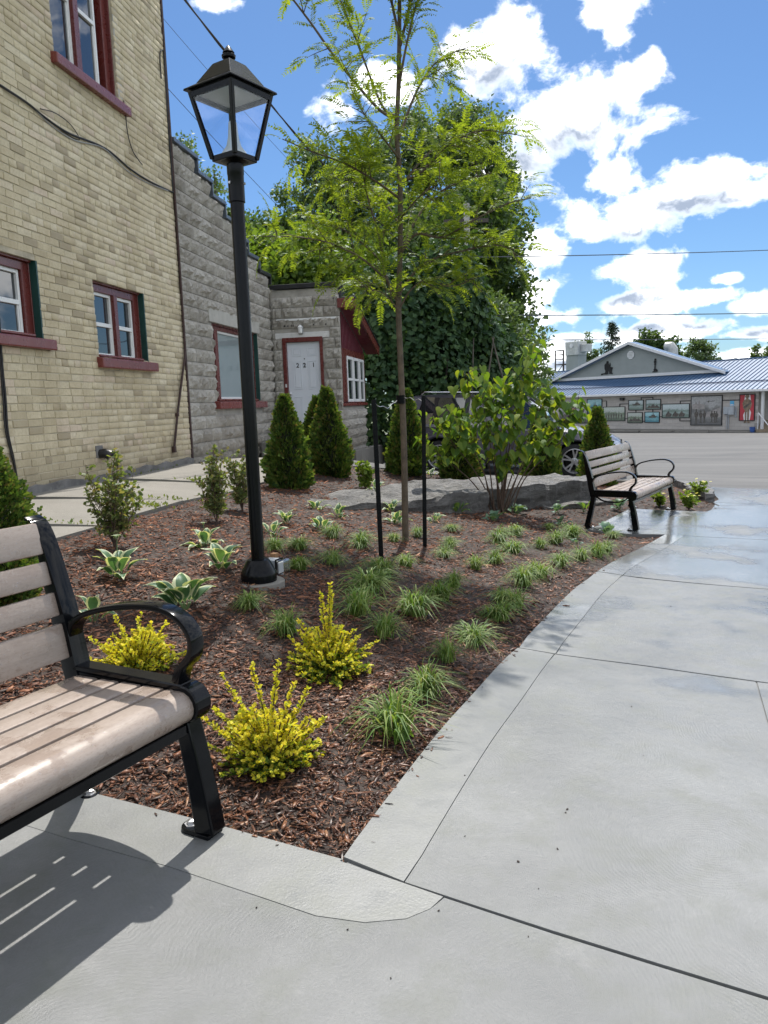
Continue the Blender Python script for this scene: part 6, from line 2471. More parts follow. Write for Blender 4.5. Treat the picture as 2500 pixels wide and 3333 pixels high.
def young_tree():
    t = thing('honey_locust_tree', 'slender young honey locust with feathery yellow green leaves, tied between two stakes', 'tree', (TRX, TRY, TRZ))
    # camera depth stays near the trunk: x to the right, y away, z up, all from the trunk base
    def at(px, z, dy=0.0):
        return Vector((px, dy, z))
    trunk = smooth_path([(0, 0, -.05), (.006, 0, .4), (.012, .0, .9), (.006, .01, 1.5), (.002, .01, 1.98), (.03, .01, 2.43), (.045, .0, 2.98), (.03, .01, 3.33), (.055, .0, 3.68), (.075, .01, 4.08), (.085, .0, 4.38)], 5)
    n = len(trunk)
    m = MB()
    m.tube(trunk, [.029 - .014 * (i / (n - 1)) for i in range(n)], 12)
    rr = random.Random(5)
    tw = m
    limbs = []
    fr = []      # frond placements: pos, dir, size

    lift = lambda z: z + .48 * max(0.0, min(1.0, (z - .9) / .6))

    def branch(pts, r0, r1, name='branch', k=6, leafy=.25, sub=7, subL=.34):
        P = [Vector(p) for p in smooth_path([(q[0], q[1], lift(q[2])) for q in pts], k)]
        n = len(P)
        b = MB()
        b.tube(P, [r0 + (r1 - r0) * i / (n - 1) for i in range(n)], 7)
        L = sum((P[i + 1] - P[i]).length for i in range(n - 1))
        # twigs
        for q in range(int(sub * L / .8) + 4):
            f = rr.uniform(leafy, 1.0)
            i = min(n - 2, int(f * (n - 1)))
            p = P[i]
            d = (P[i + 1] - P[i]).normalized()
            a = rdir(1)[0]
            e = (d * .8 + Vector(a) * .9 + Vector((0, 0, .15))).normalized()
            l = subL * rr.uniform(.45, 1.1) * (1.05 - .5 * f)
            tp = [p + e * l * s + Vector((0, 0, -.10 * l * s * s)) for s in (0, .35, .7, 1)]
            b.tube(tp, [.0045, .0035, .0026, .0012], 4, 0, False)
            kf = max(2, int(l / .055))
            for j in range(kf):
                s = (j + .6) / kf
                pp = tp[0].lerp(tp[-1], s)
                side = e.cross(Vector((0, 0, 1)))
                if side.length < .1:
                    side = Vector((1, 0, 0))
                side.normalize()
                sg = 1 if j % 2 else -1
                dd = (e * .55 + side * sg * rr.uniform(.5, 1.0) + Vector((0, 0, rr.uniform(-.25, .4)))).normalized()
                fr.append((pp, dd, rr.uniform(.15, .24)))
            fr.append((tp[-1], (e + Vector((0, 0, -.2))).normalized(), rr.uniform(.17, .25)))
        for q in range(int(15 * L)):
            f = rr.uniform(max(.12, leafy * .6), 1.0)
            i = min(n - 2, int(f * (n - 1)))
            d = (P[i + 1] - P[i]).normalized()
            a = Vector(rdir(1)[0])
            fr.append((P[i], (d * .5 + a + Vector((0, 0, .25))).normalized(), rr.uniform(.15, .24)))
        fr.append((P[-1], (P[-1] - P[-2]).normalized(), .17))
        o = b.build(name, M_bark, t, smooth=True)
        return o

    # measured limbs (x right of the trunk, depth, height)
    branch([(.075, 0, 3.55), (.0, -.1, 3.85), (-.12, -.15, 4.3), (-.22, -.2, 4.8)], .012, .004)
    branch([(.085, 0, 3.85), (.06, .05, 4.25), (.0, .08, 4.7), (-.02, .1, 5.1)], .012, .004)
    branch([(.08, 0, 3.5), (.18, -.05, 3.85), (.30, -.1, 4.3), (.42, -.15, 4.75)], .012, .004)
    branch([(.30, -.1, 4.25), (.5, -.15, 4.4), (.66, -.2, 4.45)], .007, .003)
    branch([(.04, 0, 2.95), (-.12, -.08, 3.02), (-.40, -.14, 3.33), (-.62, -.2, 3.62), (-.82, -.24, 3.86), (-1.02, -.28, 4.05), (-1.16, -.32, 4.22)], .013, .0035, sub=8)
    branch([(.04, 0, 2.97), (-.08, .1, 3.10), (-.22, .18, 3.5), (-.34, .25, 3.85), (-.46, .3, 4.12), (-.62, .33, 4.20)], .012, .0035)
    branch([(.045, 0, 2.80), (.18, .1, 3.15), (.34, .2, 3.42), (.52, .28, 3.55), (.66, .35, 3.62)], .012, .0035)
    branch([(.05, 0, 3.15), (.12, -.1, 3.45), (.22, -.2, 3.75), (.36, -.25, 3.98), (.5, -.3, 4.05)], .011, .0035)
    branch([(.055, 0, 2.48), (.22, -.12, 2.52), (.42, -.22, 2.68), (.66, -.32, 2.74), (.92, -.4, 2.68)], .012, .0035)
    branch([(.04, 0, 2.42), (.2, .15, 2.65), (.4, .3, 2.85), (.62, .4, 2.92)], .010, .0035)
    branch([(.04, 0, 2.35), (-.15, -.15, 2.45), (-.38, -.28, 2.55), (-.62, -.36, 2.62), (-.84, -.42, 2.70)], .011, .0035)
    branch([(.03, 0, 2.15), (-.1, .2, 2.4), (-.25, .35, 2.55), (-.45, .45, 2.65)], .010, .0035)
    branch([(.03, 0, 1.92), (.16, -.1, 2.05), (.36, -.2, 2.0), (.6, -.3, 2.1), (.86, -.36, 2.2), (1.02, -.4, 2.22)], .013, .0035)
    branch([(.03, 0, 1.95), (.18, .12, 2.22), (.34, .22, 2.42), (.58, .3, 2.55), (.84, .34, 2.62)], .013, .0035)
    branch([(.0, 0, 1.55), (-.10, -.05, 1.75), (-.14, -.08, 2.05), (-.22, -.10, 2.35), (-.26, -.12, 2.6)], .015, .004)
    branch([(-.10, -.05, 1.72), (-.30, -.15, 1.88), (-.55, -.25, 1.98), (-.80, -.3, 2.02), (-1.05, -.36, 2.02)], .010, .003)
    branch([(-.12, -.06, 1.85), (-.3, .1, 2.05), (-.5, .2, 2.2), (-.74, .28, 2.25)], .009, .003)
    branch([(.02, 0, 1.62), (.16, -.06, 1.78), (.32, -.12, 1.86), (.56, -.18, 1.90), (.80, -.22, 1.92), (.95, -.26, 1.83)], .011, .003)
    branch([(.02, 0, 1.50), (.10, -.05, 1.62), (.22, -.12, 1.68), (.42, -.2, 1.62), (.64, -.25, 1.68)], .008, .003)
    branch([(.01, 0, 1.52), (-.09, .1, 1.66), (-.2, .2, 1.72), (-.34, .3, 1.70)], .008, .003)
    branch([(.01, 0, 1.48), (-.12, -.1, 1.60), (-.26, -.2, 1.62)], .006, .002)
    branch([(.05, 0, 2.65), (-.08, -.2, 2.75), (-.2, -.35, 2.85), (-.3, -.45, 2.98)], .009, .003)
    branch([(.04, 0, 2.2), (.2, -.3, 2.3), (.35, -.45, 2.35)], .009, .003)
    tw.build('trunk', M_bark, t, smooth=True)
    # the largest fronds are parts, the rest one mass
    eye = Vector(EYE) - Vector((TRX, TRY, TRZ))
    fr.sort(key=lambda q: -q[2] / (q[0] - eye).length)
    V, F = [], []
    for i, (p, d, s) in enumerate(fr):
        me, v0, f0 = FROND[i % 8]
        up = Vector((0, 0, 1)) + Vector(rdir(1)[0]) * .35
        y = up.cross(d).normalized()
        zc = d.cross(y)
        R = Matrix((d, y, zc)).transposed()
        if i < 300:
            o = link('frond', me, t, None)
            o.matrix_basis = Matrix.Translation(p) @ R.to_4x4() @ Matrix.Scale(s, 4)
        else:
            o_ = sum(len(a) for a in V)
            V.append((np.array(R) @ (v0 * s).T).T + np.array(p))
            F.append(f0 + o_)
    o = link('foliage', mesh_np('foliage', np.concatenate(V), np.concatenate(F)), t, L_locust)
    o['kind'] = 'stuff'
    return len(fr)


NF = young_tree()

# ------------------------------------------------------------------ leafy redbud shrub with heart leaves
def heart(seed):
    r = random.Random(seed)
    pts = [(0.06, 0), (-.10, .20), (-.04, .42), (.18, .53), (.45, .46), (.72, .27), (1.0, 0)]
    V, F = [], []
    b = r.uniform(.1, .3)
    for sd in (1, -1):
        o = len(V)
        for (x, y) in pts:
            V.append((x, y * sd, .30 * abs(y) - b * x * x + .04 * math.sin(x * 6 + seed)))
        mid = [(x, 0, -b * x * x * .9) for x in (.06, .3, .55, .8)]
        m0 = len(V)
        V += mid
        q = [(o, o + 1, o + 2, m0 + 1), (m0 + 1, o + 2, o + 3, o + 4), (m0 + 1, o + 4, m0 + 2, m0 + 2), (m0 + 2, o + 4, o + 5, m0 + 3), (m0 + 3, o + 5, o + 6, o + 6)]
        for f in q:
            f = tuple(dict.fromkeys(f))
            F.append(f if sd > 0 else f[::-1])
    me = bpy.data.meshes.new('leaf')
    me.from_pydata(V, [], F)
    me.polygons.foreach_set('use_smooth', [True] * len(F))
    me.update()
    me.materials.append(L_redbud)
    return me


HEARTS = [heart(i) for i in range(6)]


def redbud():
    x, y = 1.43, 9.35
    z = T(x, y)
    t = thing('redbud_shrub', 'leafy multi stemmed shrub with large heart shaped yellow green leaves', 'shrub', (x, y, z))
    rr = random.Random(9)
    # stems: lean right/away/up, tip height
    stems = [(.38, .1, 2.0), (.30, .0, 1.75), (.05, .05, 1.55), (-.22, -.1, 1.45), (-.42, 0, 1.75), (-.62, -.1, 1.35), (-.80, .1, 1.2), (-.95, -.05, .95), (.55, -.1, 1.45), (.78, .1, 1.4), (.92, -.1, 1.3), (.6, .2, 1.0), (.82, -.1, .98), (-.5, .3, 1.2), (.2, -.3, 1.2), (-.15, -.3, 1.1), (.25, .3, 1.55), (-.1, .25, 1.6), (.05, -.25, .7)]
    leaves = []
    for (dx, dy, h) in stems:
        b0 = Vector((rr.uniform(-.10, .06) + dx * .08, rr.uniform(-.05, .05), -.03))
        b1 = Vector((dx * .35, dy * .4, h * .42))
        b2 = Vector((dx * .75, dy * .8, h * .78))
        b3 = Vector((dx, dy, h))
        P = [Vector(p) for p in smooth_path([b0, b1, b2, b3], 7)]
        n = len(P)
        m = MB()
        m.tube(P, [.010 - .0078 * i / (n - 1) for i in range(n)], 6)
        i = int(n * (.46 if h > 1 else .55))
        while i < n:
            d = (P[min(i + 1, n - 1)] - P[i - 1]).normalized()
            for q in range(1):
                a = rr.uniform(0, 6.28)
                out = Vector((math.cos(a), math.sin(a), rr.uniform(-.1, .5))).normalized()
                leaves.append((P[i] + out * rr.uniform(.02, .06), out, rr.uniform(.095, .14)))
            if rr.random() < .6:
                # side twig
                a = rr.uniform(0, 6.28)
                e = (d * .5 + Vector((math.cos(a), math.sin(a) * .8, rr.uniform(-.1, .35)))).normalized()
                l = rr.uniform(.12, .30)
                m.tube([P[i], P[i] + e * l * .5, P[i] + e * l + Vector((0, 0, -.02))], [.004, .003, .0015], 4, 0, False)
                for k in range(int(l / .075)):
                    s = (k + 1) / int(l / .075)
                    sd = e.cross(Vector((0, 0, 1))).normalized() * (1 if k % 2 else -1)
                    leaves.append((P[i] + e * l * s + sd * .02, (sd + e * .6).normalized(), rr.uniform(.085, .135)))
            i += 1
        leaves.append((P[-1], (P[-1] - P[-2]).normalized(), .07))
        m.build('stem', M_twig, t, smooth=True)
    eye = Vector(EYE) - Vector((x, y, z))
    leaves.sort(key=lambda q: -q[2] / (q[0] - eye).length)
    V, F = [], []
    lv = []
    for i, (p, d, s) in enumerate(leaves):
        # blades hang: tip down and outward
        tip = (d * .6 + Vector((0, 0, -rr.uniform(.35, 1.1)))).normalized()
        up = (d + Vector((0, 0, .5)) + Vector(rdir(1)[0]) * .5).normalized()
        yv = up.cross(tip).normalized()
        zv = tip.cross(yv)
        R = Matrix((tip, yv, zv)).transposed().to_4x4()
        M = Matrix.Translation(p) @ R @ Matrix.Scale(s, 4)
        if i < 300:
            o = link('leaf', HEARTS[i % 6], t)
            o.matrix_basis = M
        else:
            lv.append((M, i % 6))
    bm = bmesh.new()
    for M, k in lv:
        n0 = len(bm.verts)
        me = HEARTS[k]
        vs_ = [bm.verts.new(M @ v.co) for v in me.vertices]
        for pl_ in me.polygons:
            bm.faces.new([vs_[j] for j in pl_.vertices])
    me = bpy.data.meshes.new('foliage')
    bm.to_mesh(me)
    bm.free()
    o = link('foliage', me, t, L_redbud)
    o['kind'] = 'stuff'
    return len(leaves)


NR = redbud()

# ------------------------------------------------------------------ big trees behind
MAPLE = (np.array([[0, 0, 0], [.12, .42, .05], [.42, .30, .03], [.55, .5, .0], [1, 0, -.08], [.55, -.5, 0], [.42, -.30, .03], [.12, -.42, .05]]), np.array([[0, 2, 1, 1], [0, 4, 3, 2], [0, 6, 5, 4], [0, 7, 6, 6]]))
MAPLE = (MAPLE[0], np.array([[0, 4, 3, 2], [0, 6, 5, 4], [0, 2, 2, 1]]))
MAPLE = (np.array([[0, 0, 0], [.42, .30, .03], [.6, .5, .0], [1, 0, -.08], [.6, -.5, 0], [.42, -.30, .03]]), np.array([[0, 3, 2, 1], [0, 5, 4, 3]]))


def crown_pts(ells, n, r, shell=.55):
    """points in a union of ellipsoids, denser to the outside"""
    vol = np.array([e[3] * e[4] * e[5] for e in ells]) ** .8
    k = r.choice(len(ells), n, p=vol / vol.sum())
    E = np.array(ells)[k]
    d = unit(r.normal(size=(n, 3)))
    rad = shell + (1 - shell) * r.uniform(0, 1, n) ** .7
    return E[:, :3] + d * rad[:, None] * E[:, 3:6], d


def tree(name, label, base, ells, nleaf, lsize, mat, trunk_r, seed, clump=.45, nclump=None, tpl=KITE, group=None, bark=None, droop=.2, limbs=14, shell=.5, upness=.5):
    r = np.random.default_rng(seed)
    x, y = base
    z = T(x, y) - .05
    t = thing(name, label, 'tree', (x, y, z), 0, group)
    nclump = nclump or max(40, nleaf // 90)
    C, D = crown_pts(ells, nclump, r, shell)
    k = r.integers(0, nclump, nleaf)
    sz = clump * r.uniform(.5, 1.3, nclump)
    P = C[k] + np.clip(r.normal(0, 1, (nleaf, 3)), -1.7, 1.7) * (sz[k] * .5)[:, None] * np.array([1, 1, .75])
    A = r.normal(0, 1, (nleaf, 3)) * .8 + D[k] * .7 + np.array([0, 0, -droop])
    N = r.normal(0, .7, (nleaf, 3)) + D[k] * .5 + np.array([0, 0, upness])
    S = lsize * r.uniform(.6, 1.3, nleaf)
    keep = P[:, 2] > .1
    link('crown', leaf_mesh('crown', P[keep], unit(A)[keep], N[keep], S[keep], tpl), t, mat)
    m = MB()
    top = max(e[2] + e[5] * .5 for e in ells)
    cx = np.mean([e[0] for e in ells])
    cy = np.mean([e[1] for e in ells])
    tr = [(0, 0, -.1), (cx * .1, cy * .1, top * .25), (cx * .45, cy * .45, top * .6), (cx * .8, cy * .8, top * .95)]
    tp = smooth_path(tr, 5)
    m.tube(tp, [trunk_r * (1 - .88 * i / (len(tp) - 1)) for i in range(len(tp))], 9)
    for i in range(limbs):
        c = C[r.integers(0, nclump)]
        f = min(.92, max(.18, (c[2] / top) * r.uniform(.5, .8)))
        s = np.array(tp[int(f * (len(tp) - 1))])
        mid = (s + c) / 2 + np.array([0, 0, .08 * np.linalg.norm(c - s)])
        m.tube(smooth_path([tuple(s), tuple(mid), tuple(c)], 4), [trunk_r * .32 * (1 - f * .5) * (1 - .85 * j / 8) for j in range(9)], 5, 0, False)
    m.build('trunk', bark or M_bigbark, t, smooth=True)
    return t


def ell(cx, cy, cz, rx, ry, rz, b):
    """ellipsoid given in world coordinates, made relative to base b"""
    return (cx - b[0], cy - b[1], cz - T(*b) + .05, rx, ry, rz)


BG = 'trees behind the block building'
b = (-1.2, 36)
tree('poplar_tree', 'tall grey green poplar crown left of the young tree, behind the roofs', b, [ell(-1.6, 36, 8.6, 2.0, 2.2, 3.2, b), ell(-3.1, 36, 7.8, 1.3, 1.6, 2.0, b), ell(-.2, 36, 10.3, 1.7, 2, 2.6, b), ell(-2.0, 36, 11.4, 1.2, 1.4, 1.9, b), ell(-3.6, 36, 10.2, .7, .8, 1.0, b)], 24000, .19, L_poplar, .28, 1, .8, 240, group=BG, upness=.2)
b = (2.6, 38)
tree('poplar_tree', 'tall grey green poplar behind the top of the young tree', b, [ell(1.2, 38, 10.8, 1.7, 2, 3.0, b), ell(3.0, 38, 11.6, 1.6, 2, 3.4, b), ell(2.2, 38, 8, 2.2, 2, 2.5, b), ell(1.9, 38, 13.4, .9, 1, 1.5, b)], 24000, .19, L_poplar, .28, 2, .8, 180, group=BG, upness=.2)
b = (5.6, 37)
tree('poplar_tree', 'tall grey green poplar with a leaning top at the right of the tree group', b, [ell(4.9, 37, 11.2, 1.4, 1.8, 2.9, b), ell(5.6, 37, 10.2, .8, 1.5, 2.2, b), ell(4.2, 37, 13.0, .9, 1.2, 1.9, b), ell(5.2, 37, 8.0, 1.4, 1.8, 2.0, b), ell(5.9, 37, 11.6, .5, .9, .8, b)], 20000, .19, L_poplar, .26, 3, .75, 170, group=BG, upness=.2)
b = (4.6, 28)
tree('maple_tree', 'dark dense maple at the right edge of the tree group, above the parked car', b, [ell(4.1, 28, 5.6, 1.25, 2, 2.5, b), ell(4.5, 28, 4.2, .85, 1.8, 1.9, b), ell(3.4, 28, 6.6, 1.6, 2, 2.2, b), ell(4.1, 27.6, 2.6, .9, 1.5, 1.5, b), ell(3.2, 28, 3.6, 1.6, 1.6, 2.0, b)], 22000, .17, L_maple, .3, 4, .7, 260, MAPLE, BG, shell=.35)
b = (1.6, 26)
tree('maple_tree', 'dark shaded maple filling the gap behind the young tree trunk', b, [ell(1.4, 26, 5.6, 1.9, 2, 2.4, b), ell(.2, 26, 4.2, 1.6, 1.8, 2.0, b), ell(2.4, 26, 3.4, 1.5, 1.6, 2.2, b), ell(1.0, 25.5, 2.6, 1.6, 1.4, 1.6, b)], 20000, .17, L_maple, .28, 5, .65, 240, MAPLE, BG, shell=.3)
b = (-2.9, 24)
tree('maple_tree', 'bright sunlit maple just above the stepped parapet', b, [ell(-3.2, 24, 4.9, 1.5, 2, 1.7, b), ell(-1.6, 24, 5.0, 1.5, 2, 1.7, b), ell(-.5, 24, 4.4, 1.2, 1.6, 1.5, b), ell(-4.2, 24.5, 5.6, 1.1, 1.5, 1.2, b), ell(-2.4, 23.6, 3.2, 2.0, 1.4, 1.6, b)], 24000, .16, L_bright, .24, 6, .6, 260, MAPLE, BG, shell=.4)
b = (-6.8, 36)
tree('ash_tree', 'feathery green tree rising over the stepped parapet beside the brick corner', b, [ell(-8.6, 36, 11.4, 1.2, 1.6, 2.0, b), ell(-7.3, 36, 9.6, 1.3, 1.6, 1.9, b), ell(-6.2, 36, 8.2, 1.2, 1.6, 1.6, b), ell(-5.2, 36, 8.6, .8, 1.2, 1.3, b), ell(-8.2, 36, 8.4, 1.6, 1.6, 2.0, b)], 13000, .17, L_poplar, .24, 7, .7, 140, group=BG, upness=.2)
b = (-4.6, 31)
tree('ash_tree', 'rounded green tree in the dip between the bright maple and the lamp pole', b, [ell(-4.8, 31, 6.8, 1.5, 1.5, 1.6, b), ell(-3.6, 31, 7.0, 1.2, 1.5, 1.3, b), ell(-5.8, 31, 7.4, 1.2, 1.4, 1.4, b)], 11000, .16, L_maple, .22, 8, .6, 120, MAPLE, BG)
# the vine covered bank behind the porch
def vine():
    b = (.6, 18.2)
    r = np.random.default_rng(77)
    t = thing('climbing_vine', 'wall of big dark climbing vine leaves behind the maroon porch', 'vine', (b[0], b[1], T(*b)))
    ells = [ell(.1, 18.4, 1.3, .75, .9, 1.5, b), ell(.5, 18.6, 3.0, .95, 1.0, 1.7, b), ell(1.3, 18.4, 1.6, .9, .8, 1.9, b), ell(1.7, 19, 3.6, 1.0, 1, 1.6, b), ell(-.1, 18.8, 3.2, .7, .8, 1.3, b), ell(2.3, 19.4, 1.8, .9, .9, 2.1, b), ell(3.0, 20, 1.6, .8, .8, 1.6, b)]
    n = 17000
    P, D = crown_pts(ells, n, r, .72)
    A = np.c_[r.normal(0, .5, n), r.normal(0, .5, n), -np.abs(r.normal(.8, .4, n))] + D * .3
    N = D + np.array([0, 0, .5]) + r.normal(0, .35, (n, 3))
    k = P[:, 2] > .05
    S = r.uniform(.10, .20, n)
    toc = unit(np.array([[-b[0], -b[1], 1.25 - T(*b)]]) - P)
    sc_ = S * np.clip((D * toc).sum(1), 0.02, 1) * (1 + .3 * r.random(n))
    leaf_parts(t, P[k], unit(A)[k], N[k], S[k], MAPLE, L_ivy, sc_[k])
    m = MB()
    for i in range(7):
        xx = -.6 + i * .5
        m.tube(smooth_path([(xx, .1, -.1), (xx + r.normal(0, .1), .2, 1.2), (xx + r.normal(0, .2), .3, 3.0)], 4), [.04, .038, .036, .034, .032, .03, .025, .02, .015], 6, 0, False)
    m.build('stems', M_bigbark, t, smooth=True)


vine()
b = (3.6, 22.5)
tree('maple_sapling', 'olive green lit tree standing over the parked car roof', b, [ell(3.2, 22.5, 2.7, 1.0, 1.0, 1.5, b), ell(4.1, 22.5, 2.1, .9, 1.0, 1.3, b), ell(2.5, 22.3, 2.0, .8, .9, 1.2, b)], 9000, .13, L_poplar, .12, 12, .45, 130, KITE, BG)
b = (8.4, 45)
tree('thin_tree', 'sparse pale sapling between the dark maple and the hall', b, [ell(8.0, 45, 3.0, .7, .8, 2.0, b), ell(8.8, 45, 1.6, 1.0, .8, 1.6, b), ell(7.6, 45, 4.6, .4, .5, 1.0, b)], 3200, .15, L_poplar, .1, 13, .5, 60)
b = (11.0, 60)
tree('round_bush', 'small yellow green bush beside the steel roof stair', b, [ell(11.0, 60, 2.0, 1.3, 1.0, 1.0, b), ell(12.0, 60, 1.6, 1.2, 1.0, 1.0, b)], 3500, .2, L_bright, .1, 14, .5, 50)


def spruce(x, y, h, w, label, seed):
    r = np.random.default_rng(seed)
    z = T(x, y)
    t = thing('spruce_tree', label, 'tree', (x, y, z), 0, 'far conifers')
    m = MB()
    m.tube([(0, 0, 0), (0, 0, h * .5), (0, 0, h)], [h * .018, h * .012, .02], 7)
    m.build('trunk', M_bigbark, t, smooth=True)
    P, A, S = [], [], []
    nl = 22
    for i in range(nl):
        f = .12 + .86 * i / (nl - 1)
        R = w * (1 - f) * r.uniform(.7, 1.1) + .05
        for k in range(9):
            a = r.uniform(0, 2 * PI)
            d = np.array([math.cos(a), math.sin(a), 0])
            RR = R * r.uniform(.7, 1.1)
            for q in range(22):
                s = r.uniform(.1, 1.0)
                p = d * RR * s + np.array([0, 0, f * h - .28 * RR * s + .16 * RR * s * s]) + r.normal(0, .11, 3)
                P.append(p)
                A.append(d * .6 + r.normal(0, .5, 3) + np.array([0, 0, -.5]))
                S.append(r.uniform(.2, .42))
    P, A, S = np.array(P), unit(np.array(A)), np.array(S)
    link('foliage', leaf_mesh('foliage', P, A, rdir(len(P)), S, (np.array([[0, 0, 0], [.4, .13, 0], [1, 0, 0], [.4, -.13, 0]]), np.array([[0, 1, 2, 3]]))), t, L_spruce)


spruce(22.4, 75, 10.0, 4.4, 'dark ragged spruce standing behind the hall roof', 3)
spruce(36.3, 80, 6.6, 1.6, 'small pointed conifer at the far right edge', 4)
b = (20.2, 76)
FT = 'leafy trees behind the hall'
tree('far_tree', 'bluish loose tree beside the spruce, left of it', b, [ell(20.2, 76, 5.6, 1.1, 1, 1.8, b), ell(19.6, 76, 4.2, 1.0, 1, 1.6, b)], 2600, .3, L_poplar, .12, 16, .6, 50, group=FT)
b = (26.3, 74)
tree('far_tree', 'dark round tree just right of the hall gable peak', b, [ell(25.6, 74, 5.6, 1.5, 1.4, 1.5, b), ell(27.2, 74, 5.2, 1.3, 1.3, 1.3, b), ell(24.4, 74, 5.0, .9, 1, 1.0, b)], 6000, .28, L_maple, .16, 17, .6, 80, MAPLE, FT, shell=.3)
b = (34.8, 85)
tree('far_tree', 'pale green oval tree rising behind the blue roof', b, [ell(34.8, 85, 5.2, 1.6, 1.4, 1.7, b), ell(34.4, 85, 6.3, .7, .7, .8, b), ell(35.6, 85, 4.6, 1.2, 1.2, 1.3, b)], 4500, .3, L_poplar, .15, 18, .6, 70, group=FT)
b = (38.2, 76)
tree('far_tree', 'olive leafy tree cut by the right edge of the view', b, [ell(38.2, 76, 4.6, 1.6, 1.4, 1.5, b), ell(37.2, 76, 4.0, 1.2, 1.2, 1.0, b), ell(39.6, 76, 5.0, 1.6, 1.4, 1.6, b)], 5000, .28, L_far, .15, 19, .6, 70, group=FT)

# ------------------------------------------------------------------ memorial hall across the lot
HD = Vector((-0.57760, 0.81632, 0))
HN = Vector((0.81632, 0.57760, 0))
HR = Vector((22.134, 44.432, 0))
# local frame: x along the facade towards its left end, y away from us, z up
hall = thing('community_hall', 'long grey block hall with blue metal roof, grey gable and framed murals', 'building', HR, math.atan2(HD.y, HD.x))
# rotating x onto HD puts local y at (-HD.y, HD.x); we need y = HN, so build with y flipped
SG = -1.0 if Vector((-HD.y, HD.x, 0)).dot(HN) < 0 else 1.0


def hb(mb, x0, x1, y0, y1, z0, z1, mi=0):
    a, b = sorted((y0 * SG, y1 * SG))
    return mb.box(x0, x1, a, b, z0, z1, mi)


def hp(x, y, z):
    return (x, y * SG, z)


M_hwall = None


def blockwall():
    m, nt, b = new_mat('painted_block_wall')
    tc = nt.nodes.new('ShaderNodeTexCoord')
    n = noise_(nt, tc.outputs['Object'], 1.3, 5)
    c = mixc(nt, maprange(nt, n, .4, .7, 0, .35), mixc(nt, rnd(nt), (.40, .372, .345), (.47, .44, .41)), (.34, .32, .30))
    nt.links.new(c, b.inputs['Base Color'])
    b.inputs['Roughness'].default_value = .9
    return m


M_hwall = blockwall()


def siding_mat():
    m, nt, b = new_mat('grey_lap_siding')
    c = ramp(nt, noise_(nt, objcoord(nt), 2, 4), [(.3, (.235, .262, .255)), (.7, (.265, .29, .285))])
    nt.links.new(c, b.inputs['Base Color'])
    b.inputs['Roughness'].default_value = .6
    return m


M_siding = siding_mat()
M_roofblue = simple('blue_metal_roof', (.065, .125, .225), .5, .12, 3, metal=.0, spec=.35)
M_trim = simple('white_gutter', (.62, .62, .63), .4, .05)
M_frame = simple('black_mural_frame', (.012, .012, .014), .5, .2)
M_sil = simple('black_cutout_metal', (.004, .004, .004), .7, .1)
M_unit = simple('galvanised_unit', (.42, .43, .42), .5, .15, 3, metal=.2, dirt=(.25, .22, .18))
M_ebox = simple('grey_meter_box', (.34, .37, .40), .5, .1)
GZ = -1.17
W1 = 19.0
mb = MB()
hb(mb, .44, W1, 0.0, 8.4, GZ - .5, 1.26)
hw = mb.build('wall', simple('hall_mortar', (.30, .28, .26), .95), hall)
bl = MB().box(-.195, .195, -.006, .006, -.095, .095).mesh('block')
bl.materials.append(M_hwall)
rest = MB()
nb_ = 0
for i in range(46):
    for j in range(12):
        bx_ = .645 + i * .4 + (.2 if j % 2 else 0)
        bz_ = GZ + .205 + j * .2
        if bx_ > W1 - .2 or bz_ > 1.15:
            continue
        if nb_ < 300:
            link('block', bl, hall, None, (bx_, 0, bz_))
        else:
            rest.box(bx_ - .195, bx_ + .195, -.006, .006, bz_ - .095, bz_ + .095)
        nb_ += 1
rest.build('blockwork', M_hwall, hall)['kind'] = 'stuff'
mb = MB()
hb(mb, .44, W1, -.03, -.001, GZ - .3, GZ + .10)
mb.build('plinth', M_walk, hall)
# eave, fascia and gutter
SL = .42
EV = -.42
mb = MB()
hb(mb, -1.6, W1 + .4, EV - .02, EV + .10, 1.165, 1.30)
mb.build('gutter', M_trim, hall, bevel=.01)
mb = MB()
hb(mb, -1.6, W1 + .4, EV + .1005, -.002, 1.17, 1.19)
mb.build('soffit', M_trim, hall)
# main roof: front slope to a ridge at y=4.2
RY = 4.2
z0 = 1.305
zr = z0 + (RY - EV) * SL
mb = MB()
mb.add([hp(-1.7, EV, z0), hp(W1 + .5, EV, z0), hp(W1 + .5, RY, zr), hp(-1.7, RY, zr), hp(-1.7, RY * 2 - EV, z0), hp(W1 + .5, RY * 2 - EV, z0),
        hp(-1.7, EV, z0 - .04), hp(W1 + .5, EV, z0 - .04), hp(W1 + .5, RY * 2 - EV, z0 - .04), hp(-1.7, RY * 2 - EV, z0 - .04)],
       [(0, 1, 2, 3), (3, 2, 5, 4), (0, 6, 7, 1), (6, 9, 8, 7), (4, 5, 8, 9), (0, 3, 4, 9, 6), (1, 7, 8, 5, 2)])
roof = mb.build('roof', M_roofblue, hall)
ang = math.atan(SL)
Lr = (RY - EV) / math.cos(ang)
rib = MB()
rib.box(-.018, .018, 0, Lr if SG > 0 else -Lr, .0, .045) if SG > 0 else rib.box(-.018, .018, -Lr, 0, .0, .045)
rme = rib.mesh('rib')
rme.materials.append(M_roofblue)
x = -1.5
while x < W1 + .4:
    link('rib', rme, roof, None, hp(x, EV, z0 + .001), (ang * SG, 0, 0))
    x += .305
mb = MB()
yy = EV + 1.0
mb.box(-1.7, W1 + .5, min(yy * SG, (yy + .06) * SG), max(yy * SG, (yy + .06) * SG), z0 + 1.0 * SL + .0455, z0 + 1.0 * SL + .10)
mb.build('snow_guard', simple('dark_blue_bar', (.03, .05, .12), .5), roof)
mb = MB()
hb(mb, -1.7, W1 + .5, RY - .12, RY + .12, zr - .02, zr + .05)
mb.build('ridge_cap', M_roofblue, roof)
